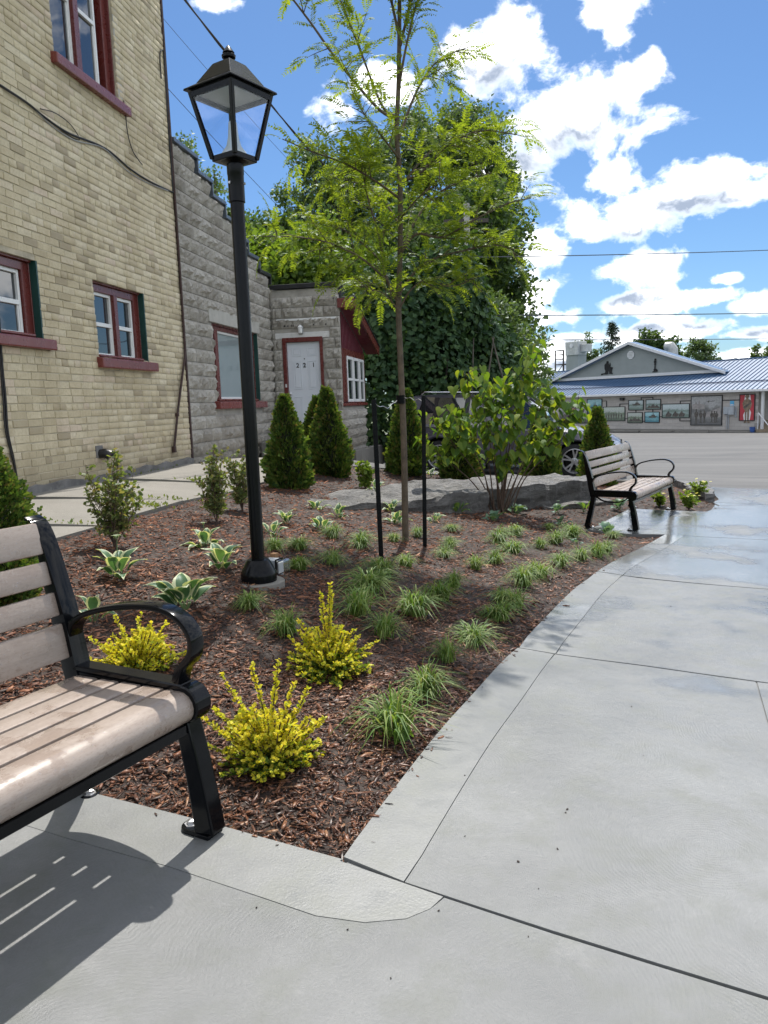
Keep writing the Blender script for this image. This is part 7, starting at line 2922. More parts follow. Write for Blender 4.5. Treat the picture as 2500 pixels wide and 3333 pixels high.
# cross gable set back on the slope
GY = 2.15
gl, gr_, gx = 17.75, 4.15, 10.82
gb = z0 + (GY - EV) * SL + .02
apex = 4.70
mb = MB()
mb.add([hp(gr_ + .25, GY, gb), hp(gl - .25, GY, gb), hp(gx, GY, apex), hp(gr_ + .25, GY + .4, gb), hp(gl - .25, GY + .4, gb), hp(gx, GY + .4, apex)], [(0, 1, 2), (5, 4, 3), (0, 2, 5, 3), (1, 4, 5, 2), (0, 3, 4, 1)])
gw_ = mb.build('gable_core', M_siding, hall)
# lapped siding boards
k = 0
z = gb + .22
hh = .115
while z < apex - .08:
    f0 = (apex - z) / (apex - gb)
    f1 = (apex - z - hh) / (apex - gb)
    m = MB()
    xl0, xr0 = gx + (gl - gx) * f0 - .1, gx - (gx - gr_) * f0 + .1
    xl1, xr1 = gx + (gl - gx) * f1 - .1, gx - (gx - gr_) * f1 + .1
    if xl1 - xr1 < .1:
        break
    m.add([hp(xr0, GY - .028, z), hp(xl0, GY - .028, z), hp(xl1, GY - .010, z + hh), hp(xr1, GY - .010, z + hh), hp(xr0, GY - .004, z), hp(xl0, GY - .004, z)], [(0, 1, 2, 3), (0, 4, 5, 1)])
    m.build('siding_board', M_siding, gw_)
    z += hh
mb = MB()
hb(mb, gr_ - .35, gl + .2, GY - .10, GY + .02, gb + .02, gb + .21)
mb.build('trim_board', M_trim, hall)
# gable roof planes with white rake boards
for (xe, s) in ((gl + .35, 1), (gr_ - .55, -1)):
    zb = gb + .05
    m = MB()
    m.add([hp(xe, GY - .35, zb), hp(gx, GY - .35, apex + .16), hp(gx, GY + .5, apex + .16), hp(xe, GY + .5, zb), hp(xe, GY - .35, zb - .05), hp(gx, GY - .35, apex + .10), hp(gx, GY + .5, apex + .10), hp(xe, GY + .5, zb - .05)],
          [(0, 1, 2, 3), (7, 6, 5, 4), (0, 4, 5, 1), (1, 5, 6, 2), (2, 6, 7, 3), (3, 7, 4, 0)])
    m.build('gable_roof', M_roofblue, hall)
    m = MB()
    m.add([hp(xe, GY - .40, zb + .01), hp(gx, GY - .40, apex + .17), hp(gx, GY - .40, apex - .03), hp(xe, GY - .40, zb - .16), hp(xe, GY - .355, zb + .01), hp(gx, GY - .355, apex + .17), hp(gx, GY - .355, apex - .03), hp(xe, GY - .355, zb - .16)],
          [(0, 1, 2, 3), (7, 6, 5, 4), (0, 4, 5, 1), (3, 2, 6, 7), (0, 3, 7, 4), (1, 5, 6, 2)])
    m.build('rake_board', M_trim, hall)
m = MB()
oc = [(gx + .03 + .30 * math.cos(math.radians(22.5 + 45 * k)), 3.97 + .30 * math.sin(math.radians(22.5 + 45 * k))) for k in range(8)]
a, b_ = sorted((SG * (GY - .07), SG * (GY - .03)))
m.prism(oc, a, b_, 'y')
gv = m.build('gable_vent', M_trim, hall)
for k in range(4):
    m = MB()
    hb(m, gx - .15, gx + .21, GY - .085, GY - .0705, 3.80 + k * .10, 3.84 + k * .10)
    m.build('louvre', M_unit, gv)


def cutout(name, label, pts, x0, z0_, sx, sz):
    """flat metal figure on the gable; pts in unit box, x to the right as seen"""
    m = MB()
    poly = [(x0 - p[0] * sx, z0_ + p[1] * sz) for p in pts]
    a, b_ = sorted((SG * (GY - .075), SG * (GY - .045)))
    m.prism(poly, a, b_, 'y')
    o = m.build(name, M_sil, None, loc=HR, rot=(0, 0, math.atan2(HD.y, HD.x)))
    return tag(o, label, 'sign')


SOLD = [(0, 0), (.02, .12), (.30, .14), (.36, .20), (.37, .32), (.30, .42), (.29, .72), (.36, .82), (.44, .84), (.45, .95), (.52, 1.0), (.61, .97), (.64, .90), (.61, .84), (.66, .78), (.70, .72), (.74, .70), (.75, .86), (.77, .86), (.785, .70), (.80, .64), (.78, .55), (.93, .55), (.98, .50), (.97, .42), (.90, .38), (.90, .14), (.98, .10), (.99, .06), (.72, .07), (.70, .14), (.68, .30), (.60, .24), (.58, .07), (.42, .05), (.20, .06), (.10, .02)]
cutout('soldier_cutout', 'black cutout of a kneeling soldier on the grey gable', SOLD, 13.39, 2.68, 1.04, 1.0)
CROSS = [(.05, 0), (.0, .06), (.30, .10), (.22, .22), (.36, .24), (.40, .50), (.33, .58), (.36, .66), (.30, .70), (.26, .78), (.36, .84), (.36, .95), (.50, 1.0), (.66, .97), (.72, .88), (.60, .82), (.72, .74), (.62, .68), (.64, .55), (.56, .50), (.58, .26), (.74, .24), (.98, .14), (.95, .04)]
cutout('cross_cutout', 'black cutout of boots, rifle and helmet on the grey gable', CROSS, 9.08, 2.67, .42, .93)


# murals
def paint(name, sky, mid, low, scale=3.0):
    m, nt, b = new_mat(name)
    tc = nt.nodes.new('ShaderNodeTexCoord')
    g = tc.outputs['Generated']
    sp = nd(nt, 'ShaderNodeSeparateXYZ', {0: g})
    n = noise_(nt, vmath(nt, 'MULTIPLY', g, (1.6, 1, 1)), scale, 6, .65)
    h = math_(nt, 'ADD', sp.outputs[2], math_(nt, 'MULTIPLY', math_(nt, 'SUBTRACT', n, .5), .75))
    c = ramp(nt, h, [(.12, low), (.34, mid), (.5, low), (.6, mid), (.68, sky), (.95, tuple(min(1, q * 1.2) for q in sky))])
    n2 = noise_(nt, g, scale * 5, 6, .7)
    c = mixc(nt, maprange(nt, n2, .45, .7, 0, .5), c, tuple(q * .45 for q in low))
    nt.links.new(c, b.inputs['Base Color'])
    b.inputs['Roughness'].default_value = .55
    return m


P_grey = paint('painting_grey', (.36, .36, .36), (.25, .25, .24), (.13, .13, .13))
P_teal = paint('painting_teal', (.30, .50, .54), (.17, .38, .42), (.08, .22, .27))
P_sea = paint('painting_pale', (.46, .53, .54), (.30, .38, .36), (.16, .22, .19), 4)
P_green = paint('painting_field', (.42, .46, .42), (.26, .31, .23), (.12, .16, .11), 4)
P_pink = paint('painting_pink', (.5, .12, .2), (.45, .1, .16), (.4, .1, .14))
M_flagred = simple('flag_red', (.42, .035, .05), .5, .12, 2)
M_flagwhite = simple('flag_white', (.68, .66, .66), .5, .08, 2)
M_fig = simple('painted_figures', (.085, .075, .065), .6, .5, 7)
M_tan = simple('painted_uniform', (.20, .145, .10), .6, .45, 8)
M_face = simple('painted_face', (.28, .26, .25), .6, .2, 6)


def mural(x1, x0, z0_, z1_, mat, label, extra=None):
    t = thing('mural_panel', label, 'mural', (0, 0, 0), 0, 'framed murals on the hall wall')
    t.location = HR
    t.rotation_euler = (0, 0, math.atan2(HD.y, HD.x))
    m = MB()
    f = .045
    hb(m, x0, x1, -.06, -.004, z0_, z0_ + f)
    hb(m, x0, x1, -.06, -.004, z1_ - f, z1_)
    hb(m, x0, x0 + f, -.06, -.004, z0_ + f, z1_ - f)
    hb(m, x1 - f, x1, -.06, -.004, z0_ + f, z1_ - f)
    m.build('frame', M_frame, t)
    m = MB()
    hb(m, x0 + f, x1 - f, -.04, -.004, z0_ + f, z1_ - f)
    m.build('painting', mat, t)
    if extra:
        extra(t, x0, x1, z0_, z1_)
    return t


def poly_fig(t, pts, x_left, z_base, w, h, mat, name='painted_figure', lay=0):
    m = MB()
    a, b_ = sorted((SG * (-.042 - .0015 * lay), SG * (-.0405 - .0015 * lay)))
    m.prism([(x_left - p[0] * w, z_base + p[1] * h) for p in pts], a, b_, 'y')
    return m.build(name, mat, t)


BUST = [(0, 0), (.04, .22), (.28, .36), (.36, .42), (.30, .55), (.28, .74), (.22, .80), (.30, .95), (.52, 1.0), (.76, .93), (.80, .80), (.72, .74), (.70, .54), (.64, .42), (.74, .35), (.96, .22), (1, 0)]
FACE = [(.34, .42), (.30, .55), (.30, .72), (.70, .72), (.69, .54), (.62, .40), (.5, .36)]
STAND = [(.30, 0), (.22, .04), (.34, .08), (.30, .45), (.18, .50), (.08, .68), (.20, .80), (.40, .83), (.38, .88), (.30, .90), (.34, .97), (.5, 1.0), (.66, .97), (.68, .90), (.60, .88), (.60, .83), (.80, .80), (.92, .68), (.84, .52), (.72, .47), (.68, .08), (.80, .04), (.72, 0), (.54, .03), (.52, .38), (.46, .38), (.46, .03)]
SHIP = [(0, .3), (.12, 0), (.88, 0), (1, .35), (.80, .36), (.76, .62), (.62, .62), (.60, 1.0), (.54, 1.0), (.52, .62), (.38, .62), (.36, .36)]
HUT = [(0, 0), (0, .5), (.2, .5), (.3, .8), (.4, .5), (.5, .55), (.55, 1), (.62, .55), (.8, .5), (1, .42), (1, 0)]


def bust(t, x0, x1, z0_, z1_):
    poly_fig(t, BUST, x1 - .12, z0_ + .05, x1 - x0 - .24, (z1_ - z0_) * .86, M_fig)
    poly_fig(t, FACE, x1 - .12, z0_ + .05, x1 - x0 - .24, (z1_ - z0_) * .86, M_face, 'painted_face', 1)


def ship(t, x0, x1, z0_, z1_):
    poly_fig(t, SHIP, x1 - .3, z0_ + .32, (x1 - x0) * .55, (z1_ - z0_) * .45, M_fig)


def troop(n, s, mat=None):
    def f(t, x0, x1, z0_, z1_):
        rr = random.Random(n * 3 + int(x0 * 10))
        for i in range(n):
            x = x1 - .12 - (x1 - x0 - .35) * (i + .3) / n
            h = (z1_ - z0_) * s * rr.uniform(.75, 1.1)
            poly_fig(t, STAND, x, z0_ + .06 + rr.uniform(0, .08), h * .36, h, mat or M_fig)
    return f


def scene10(t, x0, x1, z0_, z1_):
    poly_fig(t, HUT, x1 - .1, z0_ + 1.0, .85, .6, M_face, 'painted_ruin')
    poly_fig(t, [(0, 0), (.1, .5), (.5, .7), (1, 1), (1, 0)], x1 - 1.0, z0_ + .5, 1.0, .6, M_face, 'painted_hill')
    for (dx, h, dz) in ((.22, .95, .06), (.55, .80, .12), (.80, .78, .14), (1.30, .72, .16), (1.48, .74, .14), (1.62, .70, .16)):
        poly_fig(t, STAND, x1 - dx, z0_ + dz, h * .36, h, M_fig, 'painted_figure', 1)
    poly_fig(t, [(0, .4), (.3, .5), (.36, .8), (.42, .5), (1, .55), (1, .45), (.4, .38), (.3, .1), (.24, .36)], x1 - 1.0, z0_ + 1.35, .6, .25, M_fig, 'painted_aircraft')


def scene11(t, x0, x1, z0_, z1_):
    w, h = x1 - x0, z1_ - z0_
    poly_fig(t, [(0, 0), (0, 1), (.34, 1), (.28, .7), (.40, .4), (.24, .2), (.30, 0)], x1 - .046, z0_ + .046, w - .092, h - .092, M_flagred, 'painted_flag')
    poly_fig(t, [(1, 0), (1, 1), (.70, 1), (.78, .75), (.64, .5), (.80, .3), (.72, 0)], x1 - .046, z0_ + .046, w - .092, h - .092, M_flagred, 'painted_flag')
    poly_fig(t, STAND, x1 - .14, z0_ - .13, w * .72, h * 1.08, M_tan, 'painted_figure', 2)
    poly_fig(t, [(0, 0), (.1, .3), (.9, 1), (1, .8), (.3, 0)], x1 - .26, z0_ + .75, w * .5, .35, M_fig, 'painted_rifle', 3)


def peaks(t, x0, x1, z0_, z1_):
    poly_fig(t, [(0, 0), (.15, .4), (.3, .25), (.5, .6), (.65, .3), (.8, .45), (1, .1), (1, 0)], x1 - .1, z0_ + .1, x1 - x0 - .2, (z1_ - z0_) * .7, M_fig)


def kneel(t, x0, x1, z0_, z1_):
    for dx in (.25, .75, 1.2):
        poly_fig(t, [(0, 0), (.1, .5), (.3, .8), (.4, 1), (.55, .95), (.6, .7), (1, .5), (.9, .4), (.8, .1), (.8, 0)], x1 - dx, z0_ + .08, .5, .36, M_fig)


mural(15.43, 14.24, -.46, .69, P_grey, 'leftmost grey portrait mural, mostly behind the leafy shrub', bust)
mural(13.93, 12.80, -.70, .53, P_grey, 'grey portrait mural of a capped man left of the small conical tree', bust)
mural(12.89, 11.58, .0, 1.02, P_teal, 'teal mural of a ship, highest at the left of the wall', ship)
mural(11.48, 9.65, -.53, .46, P_green, 'wide green mural of small marching figures beside the teal one', troop(7, .5))
mural(9.385, 8.19, .18, .865, P_sea, 'small pale mural of an aircraft, upper left of the block of four', ship)
mural(8.03, 6.89, .205, .88, P_sea, 'small pale mural of a dock, upper right of the block of four', peaks)
mural(9.46, 8.26, -.66, .05, P_green, 'small greenish mural, lower left of the block of four', peaks)
mural(8.11, 6.965, -.64, .075, P_teal, 'small teal sea mural, lower right of the block of four', ship)
mural(6.795, 4.82, -.345, .57, P_sea, 'wide pale mural of kneeling figures in a field', kneel)
mural(4.745, 2.645, -.80, 1.015, P_grey, 'largest grey mural of soldiers standing before ruins', scene10)
mural(1.578, .624, -.53, 1.03, M_flagwhite, 'red and white flag mural with a soldier in tan at the right end', scene11)
m = MB()
hb(m, 14.0, 14.42, -.05, -.004, .06, .37)
o = m.build('pink_notice', P_pink, None, loc=HR, rot=(0, 0, math.atan2(HD.y, HD.x)))
tag(o, 'small pink notice between the two portrait murals', 'notice')
# the black strip that links the panels
pipes = [[(14.24, .58), (13.95, .58), (13.95, .72), (13.6, .72), (13.6, .53)], [(11.58, .85), (11.2, .85), (11.2, .46)], [(10.1, .46), (10.1, .62), (9.4, .62)], [(8.4, .87), (8.4, 1.0), (7.5, 1.0), (7.5, .88)], [(8.8, .18), (8.8, .05)], [(7.5, .20), (7.5, .08)], [(9.65, -.35), (9.46, -.35)], [(8.26, -.55), (8.11, -.55)], [(6.89, .5), (6.79, .5)], [(6.96, -.25), (6.80, -.25)], [(5.5, .57), (5.5, .72), (4.75, .72)], [(5.5, -.35), (5.5, -.52), (4.75, -.52)], [(2.64, .70), (1.58, .70)]]
m = MB()
for pl_ in pipes:
    for (a, b_) in zip(pl_[:-1], pl_[1:]):
        w = .022
        hb(m, min(a[0], b_[0]) - w, max(a[0], b_[0]) + w, -.045, -.003, min(a[1], b_[1]) - w, max(a[1], b_[1]) + w)
m.build('link_strips', M_frame, hall)
# meters, sign, light
mt = thing('meter_boxes', 'pair of grey electrical boxes with conduits between two murals', 'electrical box', HR, math.atan2(HD.y, HD.x))
m = MB()
hb(m, 2.21, 2.51, -.16, -.004, -.13, .31)
m.build('meter_box', M_ebox, mt, bevel=.01)
m = MB()
hb(m, 1.83, 2.18, -.20, -.004, -.16, .33)
m.build('breaker_box', M_ebox, mt, bevel=.01)
m = MB()
for (x, a, b_) in ((2.32, -1.0, -.135), (2.22, -1.0, -.135), (1.74, -.34, .30), (1.80, -.3, .1)):
    m.tube([hp(x, -.05, a), hp(x, -.05, b_)], .025, 8)
m.build('conduits', M_ebox, mt)
m = MB()
hb(m, 1.92, 2.165, -.03, -.004, .36, .66)
o = m.build('blue_notice', simple('notice_blue', (.10, .38, .62), .5, .05), None, loc=HR, rot=(0, 0, math.atan2(HD.y, HD.x)))
tag(o, 'small blue and white notice above the electrical boxes', 'notice')
m = MB()
hb(m, 1.95, 2.135, -.033, -.0305, .38, .46)
m.build('white_band', M_trim, o)
m = MB()
hb(m, 9.72, 10.01, -.2, -.004, .85, 1.03)
o = m.build('flood_light', M_frame, hall, bevel=.02)
# side porch
pc = thing('hall_porch', 'white porch post, rail and steps at the right end of the hall', 'porch', HR, math.atan2(HD.y, HD.x))
m = MB()
hb(m, .07, .20, -.15, -.02, GZ - .1, 1.16)
m.build('post', M_trim, pc)
m = MB()
hb(m, -1.5, .2, 2.2, 2.3, GZ - .1, 1.16)
m.build('back_wall', simple('cream_wall', (.50, .45, .32), .8), pc)
for k in range(4):
    m = MB()
    hb(m, -1.2, .36, -.3 + k * .28, -.02 + k * .28, GZ - .1, GZ + .17 * (k + 1))
    m.build('step', simple('porch_step', (.24, .19, .13), .8) if k == 0 else bpy.data.materials['porch_step'], pc)
m = MB()
m.tube([hp(.3, -.25, -.05), hp(-.5, -.6, -.75)], .03, 6)
m.tube([hp(.3, -.25, -.05), hp(.3, -.25, GZ)], .03, 6)
m.build('rail', M_trim, pc)
m = MB()
m.lathe([(.12, GZ - .01), (.15, GZ + .26), (.155, GZ + .30)], 12, 0, (.62, -.25 * SG))
o = m.build('blue_bucket', simple('bucket_blue', (.04, .10, .32), .5), None, loc=HR, rot=(0, 0, math.atan2(HD.y, HD.x)))
tag(o, 'blue bucket on the ground at the right end of the hall wall', 'bucket')
for i, (a, b_) in enumerate(((10.33, 8.19), (7.98, 5.70), (5.44, 3.21), (2.61, .60), (12.7, 10.55))):
    m = MB()
    hb(m, b_, a, -.62, -.44, GZ - .10, GZ + .06)
    o = m.build('wheel_stop', M_walk, None, bevel=.03, loc=HR, rot=(0, 0, math.atan2(HD.y, HD.x)))
    tag(o, ['concrete wheel stop under the block of four murals', 'concrete wheel stop under the wide pale mural', 'concrete wheel stop under the largest grey mural', 'concrete wheel stop below the electrical boxes and flag mural', 'concrete wheel stop below the wide green mural'][i], 'wheel stop', 'wheel stops along the hall')
# roof top unit, stair and flue
ru = thing('rooftop_unit', 'large grey ventilation unit on a sided curb behind the gable', 'ventilation unit', HR, math.atan2(HD.y, HD.x))
m = MB()
hb(m, 18.5, 19.75, 5.6, 6.6, 2.6, 4.52)
m.build('curb', M_siding, ru)
m = MB()
hb(m, 18.45, 19.78, 5.5, 6.6, 4.53, 5.62)
m.build('cabinet', M_unit, ru, bevel=.03)
m = MB()
hb(m, 17.85, 18.44, 5.8, 6.5, 4.75, 5.35)
m.build('duct', M_unit, ru, bevel=.02)
m = MB()
m.lathe([(.17, -.02), (.17, .02)], 14, 0, (18.8, 5.20), 'y')
m = MB()
m.prism([(19.1 + .17 * math.cos(2 * PI * k / 14), 5.28 + .17 * math.sin(2 * PI * k / 14)) for k in range(14)], *sorted((SG * 5.44, SG * 5.495)), 'y')
m.build('fan_cover', M_trim, ru)
sc_ = thing('roof_stair', 'rusty brown steel access stair tower beside the rooftop unit', 'steel stair', HR, math.atan2(HD.y, HD.x))
M_rsteel = simple('brown_steel', (.055, .045, .04), .7, .2, 8)
for (x, y) in ((20.9, 5.6), (20.05, 5.6), (20.9, 6.6), (20.05, 6.6)):
    m = MB()
    hb(m, x - .04, x + .04, y - .04, y + .04, -1.2, 5.05)
    m.build('post', M_rsteel, sc_)
for z in (2.95, 3.85, 4.15):
    m = MB()
    hb(m, 19.86, 20.94, 5.55, 6.65, z, z + .06)
    m.build('deck' if z < 4.1 else 'rail', M_rsteel, sc_) if z != 4.15 else None
for z in (4.30, 4.65, 5.0):
    m = MB()
    hb(m, 20.05, 20.9, 5.57, 5.62, z, z + .05)
    hb(m, 20.88, 20.93, 5.6, 6.6, z, z + .05)
    m.build('rail', M_rsteel, sc_)
m = MB()
m.tube([hp(20.9, 5.6, 3.0), hp(20.1, 5.6, 3.85)], .03, 6)
m.build('brace', M_rsteel, sc_)
fl = thing('roof_flue', 'fat galvanised elbow flue on the right slope of the gable roof', 'flue', HR, math.atan2(HD.y, HD.x))
m = MB()
m.tube([hp(8.8, 4.0, 3.3), hp(8.8, 4.0, 4.25), hp(8.95, 4.0, 4.42), hp(9.35, 4.0, 4.45)], [.33, .33, .33, .30], 16)
m.build('elbow', M_unit, fl, smooth=True)
m = MB()
m.lathe([(.345, 3.85), (.345, 3.93)], 16, 0, (8.8, 4.0 * SG))
m.build('band', M_ebox, fl)

# ------------------------------------------------------------------ utility pole and wires
px_, py_ = 2.47, 21.5
pz_ = T(px_, py_)
up = thing('utility_pole', 'grey utility pole with a white transformer drum half hidden in the trees', 'utility pole', (px_, py_, pz_))
MB().tube([(0, 0, -.2), (0, 0, 4), (.02, 0, 7.0)], [.11, .10, .08], 12).build('pole', simple('weathered_pole', (.34, .33, .31), .9, .2, 4), up, smooth=True)
m = MB()
m.lathe([(.04, 4.52), (.15, 4.53), (.16, 4.55), (.16, 4.92), (.168, 4.94), (.15, 4.97), (.04, 5.0)], 18, 0, (.26, -.06))
tr = m.build('transformer', M_white, up, smooth=True)
for k in range(2):
    MB().tube([(.21 + .1 * k, -.06, 4.96), (.21 + .1 * k, -.06, 5.10)], .02, 8).build('bushing', M_rsteel, tr)
MB().box(.07, .12, -.1, -.03, 4.62, 4.84).build('bracket', M_ebox, up)
MB().box(-.6, .6, -.04, .04, 6.5, 6.6).build('crossarm', M_rsteel, up)


def span(name, a, b, sag, r, label, twist=False, mat=None):
    a, b = Vector(a), Vector(b)
    pts = []
    n = 40
    for i in range(n + 1):
        f = i / n
        p = a.lerp(b, f)
        p.z -= sag * 4 * f * (1 - f)
        pts.append(p)
    m = MB()
    m.tube(pts, r, 6)
    if twist:
        side = (b - a).cross(Vector((0, 0, 1))).normalized()
        q = [p + (side * math.cos(i * .9) + Vector((0, 0, 1)) * math.sin(i * .9)) * r * 1.6 for i, p in enumerate(pts)]
        m.tube(q, r * .75, 5)
    o = m.build(name, mat or M_wire, None, smooth=True)
    return tag(o, label, 'wire')


P0 = Vector((px_, py_, pz_))
span('service_cable', (-2.62, 10.75, 6.84), (px_ - .1, py_, 4.22), .45, .012, 'thick twisted service cable running from the brick corner past the lantern to the pole', True)
span('wire', (-2.63, 10.74, 5.41), (px_ - .1, py_, 2.0), .3, .004, 'thin wire leaving the brick corner behind the lantern glass')
span('wire', (-2.63, 10.74, 6.26), (px_ - .1, py_, 3.4), .35, .003, 'hair thin wire high beside the brick corner')
M_blueline = simple('weathered_line', (.05, .06, .08), .6, .1)
span('power_line', (px_ + .1, py_, 5.06), (28, 38, 8.0), .12, .014, 'highest of the three power lines crossing the clouds', False, M_blueline)
span('power_line', (px_ + .1, py_, 3.53), (28, 38, 4.88), .10, .016, 'middle power line crossing the sky above the spruce', False, M_blueline)
span('power_line', (px_ + .1, py_, 2.88), (28, 38, 3.58), .08, .013, 'lowest power line just over the hall gable peak', False, M_blueline)

# ------------------------------------------------------------------ parked cars
def paint_mat(name, col, metal=.55):
    m, nt, b = new_mat(name)
    b.inputs['Base Color'].default_value = col + (1,)
    b.inputs['Metallic'].default_value = metal
    b.inputs['Roughness'].default_value = .33
    b.inputs['Coat Weight'].default_value = .45
    b.inputs['Coat Roughness'].default_value = .04
    p = objcoord(nt)
    nt.links.new(maprange(nt, noise_(nt, p, 5, 4), .3, .7, .28, .4), b.inputs['Roughness'])
    return m


M_tyre = simple('tyre_rubber', (.014, .014, .015), .8, .2, 20)
M_alloy = simple('alloy_rim', (.45, .45, .46), .3, .1, 9, metal=.85)
M_dark = simple('wheel_well', (.006, .006, .006), .9, .2)
M_plastic = simple('black_trim', (.012, .012, .013), .5, .2)
M_chrome = simple('chrome', (.7, .7, .72), .12, .03, 9, metal=1.0)
M_headl = clearglass('headlamp_lens', (.85, .88, .92), .25)
M_refl = simple('headlamp_bowl', (.5, .52, .55), .2, .1, 9, metal=.9)
M_amber = simple('amber_lens', (.55, .13, .015), .2, .1)
M_redl = simple('tail_lens', (.35, .01, .012), .2, .1)
M_carglass = glassmat('car_glass', (.012, .014, .017), .02)


def car(label, loc, heading, body_col, L=4.89, H=1.70, W=1.86, wb=2.89, name='parked_car'):
    """local x forward, y left, z up; origin on the ground under the middle"""
    t = thing(name, label, 'car', loc, heading)
    mat = body_col
    fx, rx = wb / 2 + .06, -wb / 2 + .06
    WR = .36
    xf, xr = L / 2, -L / 2
    # side stations: (x, z_low, z_belt, half width low, half width belt)
    st = [(xr, .42, .86, .70, .70), (xr + .06, .34, 1.02, .80, .82), (xr + .35, .30, 1.06, .87, .885), (rx, .30, 1.06, .905, .915), (rx + .7, .27, 1.04, .915, .915), (0, .26, 1.02, .92, .915), (fx - .75, .26, 1.00, .915, .91), (fx - .35, .28, 1.00, .91, .90), (fx, .30, .985, .905, .885), (fx + .35, .31, .93, .89, .84), (xf - .22, .33, .84, .82, .74), (xf - .06, .38, .74, .70, .62), (xf, .44, .66, .60, .52)]
    V, F = [], []
    prof = []
    for (x, zl, zb, wl, wbt) in st:
        pts = [(0, zl), (wl * .93, zl), (wl, zl + .10), (wl + .012, zl + (zb - zl) * .45), (wl + .004, zl + (zb - zl) * .72), (wbt, zb - .035), (wbt - .045, zb), (wbt * .55, zb + (.035 if x > fx - .5 else .012)), (0, zb + (.05 if x > fx - .5 else .014))]
        prof.append(pts)
    n = len(prof[0])
    for k, (s, pts) in enumerate(zip(st, prof)):
        for (y, z) in pts:
            V.append((s[0], -y, z))
        for (y, z) in pts:
            V.append((s[0], y, z))
    for k in range(len(st) - 1):
        for sd in (0, 1):
            o0, o1 = k * 2 * n + sd * n, (k + 1) * 2 * n + sd * n
            for j in range(n - 1):
                q = (o0 + j, o1 + j, o1 + j + 1, o0 + j + 1)
                F.append(q if sd == 0 else q[::-1])
    for k in (0, len(st) - 1):
        o = k * 2 * n
        ring = [o + j for j in range(n)] + [o + n + j for j in range(n - 2, 0, -1)]
        F.append(tuple(ring))
    bm = bmesh.new()
    me = bpy.data.meshes.new('body')
    me.from_pydata(V, [], F)
    bm.from_mesh(me)
    bmesh.ops.remove_doubles(bm, verts=bm.verts, dist=.0005)
    bmesh.ops.recalc_face_normals(bm, faces=bm.faces)
    bm.to_mesh(me)
    bm.free()
    for m_ in (mat, M_dark):
        me.materials.append(m_)
    body = link('body', me, t)
    # real wheel openings cut through the sides
    cutm = MB()
    for wx in (fx, rx):
        pts = [(wx + (WR + .055) * math.cos(a), WR + .01 + (WR + .055) * math.sin(a)) for a in [2 * PI * k / 28 for k in range(28)]]
        cutm.prism(pts, -1.2, -.58, 'y', 1)
        cutm.prism(pts, .58, 1.2, 'y', 1)
    cme = cutm.mesh('cutter')
    cme.materials.append(mat)
    cme.materials.append(M_dark)
    co = link('cutter', cme, t)
    md = body.modifiers.new('arch', 'BOOLEAN')
    md.object = co
    md.operation = 'DIFFERENCE'
    md.solver = 'EXACT'
    bpy.context.view_layer.update()
    dg = bpy.context.evaluated_depsgraph_get()
    nm = bpy.data.meshes.new_from_object(body.evaluated_get(dg))
    body.modifiers.clear()
    body.data = nm
    nm.name = 'body'
    nm.polygons.foreach_set('use_smooth', [True] * len(nm.polygons))
    nm.set_sharp_from_angle(angle=math.radians(32))
    bpy.data.objects.remove(co)
    # greenhouse
    zt = H
    wt, wb_ = .66, .865
    xa, xb, xc, xd = xr + .12, xr + .42, .38, 1.18        # tail base, roof rear, roof front, windscreen base
    zb = 1.045

    def gh(x, z, w):
        return [(x, -w, z), (x, w, z)]
    m = MB()
    roofp = [(xb - .05, zt - .045, wt - .03), (xb + .35, zt - .012, wt), (-.4, zt, wt + .01), (xc - .15, zt - .02, wt), (xc, zt - .05, wt - .03)]
    vs_ = []
    for (x, z, w) in roofp:
        vs_ += [(x, -w, z), (x, -w * .5, z + .022), (x, w * .5, z + .022), (x, w, z), (x, w - .01, z - .05), (x, -w + .01, z - .05)]
    fs_ = []
    for k in range(len(roofp) - 1):
        o0, o1 = k * 6, (k + 1) * 6
        for j in range(6):
            fs_.append((o0 + j, o0 + (j + 1) % 6, o1 + (j + 1) % 6, o1 + j))
    fs_ += [(0, 1, 2, 3, 4, 5)[::-1], tuple(range((len(roofp) - 1) * 6, len(roofp) * 6))]
    m.add(vs_, fs_)
    m.build('roof_panel', mat, t, smooth=True)
    # pillars as bars between belt and roof
    def pillar(xb0, xt0, wd, name='pillar', sd=-1, mat_=None, ins=0.0):
        q = MB()
        a = [(xb0, sd * (wb_ + .004 - ins), zb - .03), (xb0 + wd, sd * (wb_ + .004 - ins), zb - .03), (xt0 + wd * .85, sd * (wt + .005 - ins), zt - .045), (xt0, sd * (wt + .005 - ins), zt - .045)]
        b = [(p[0], p[1] - sd * .05, p[2]) for p in a]
        q.add(a + b, [(0, 1, 2, 3), (7, 6, 5, 4), (0, 4, 5, 1), (1, 5, 6, 2), (2, 6, 7, 3), (3, 7, 4, 0)])
        return q.build(name, mat_ or mat, t)
    for sd in (-1, 1):
        pillar(xd - .10, xc - .06, .09, sd=sd)
        pillar(.16, .10, .09, sd=sd, mat_=M_plastic)
        pillar(-.92, -.86, .12, sd=sd, mat_=M_plastic)
        pillar(xa + .05, xb - .04, .30, sd=sd)
        for (b0, b1, t0, t1) in ((.251, xd - .101, .186, xc - .061), (-.799, .159, -.759, .099), (xa + .351, -.921, xb + .221, -.861)):
            q = MB()
            a = [(b0, sd * (wb_ - .012), zb - .03), (b1, sd * (wb_ - .012), zb - .03), (t1, sd * (wt - .010), zt - .05), (t0, sd * (wt - .010), zt - .05)]
            b = [(p[0], p[1] - sd * .012, p[2]) for p in a]
            q.add(a + b, [(0, 1, 2, 3), (7, 6, 5, 4), (0, 4, 5, 1), (1, 5, 6, 2), (2, 6, 7, 3), (3, 7, 4, 0)])
            q.build('side_window', M_carglass, t)
        # roof rail
        q = MB()
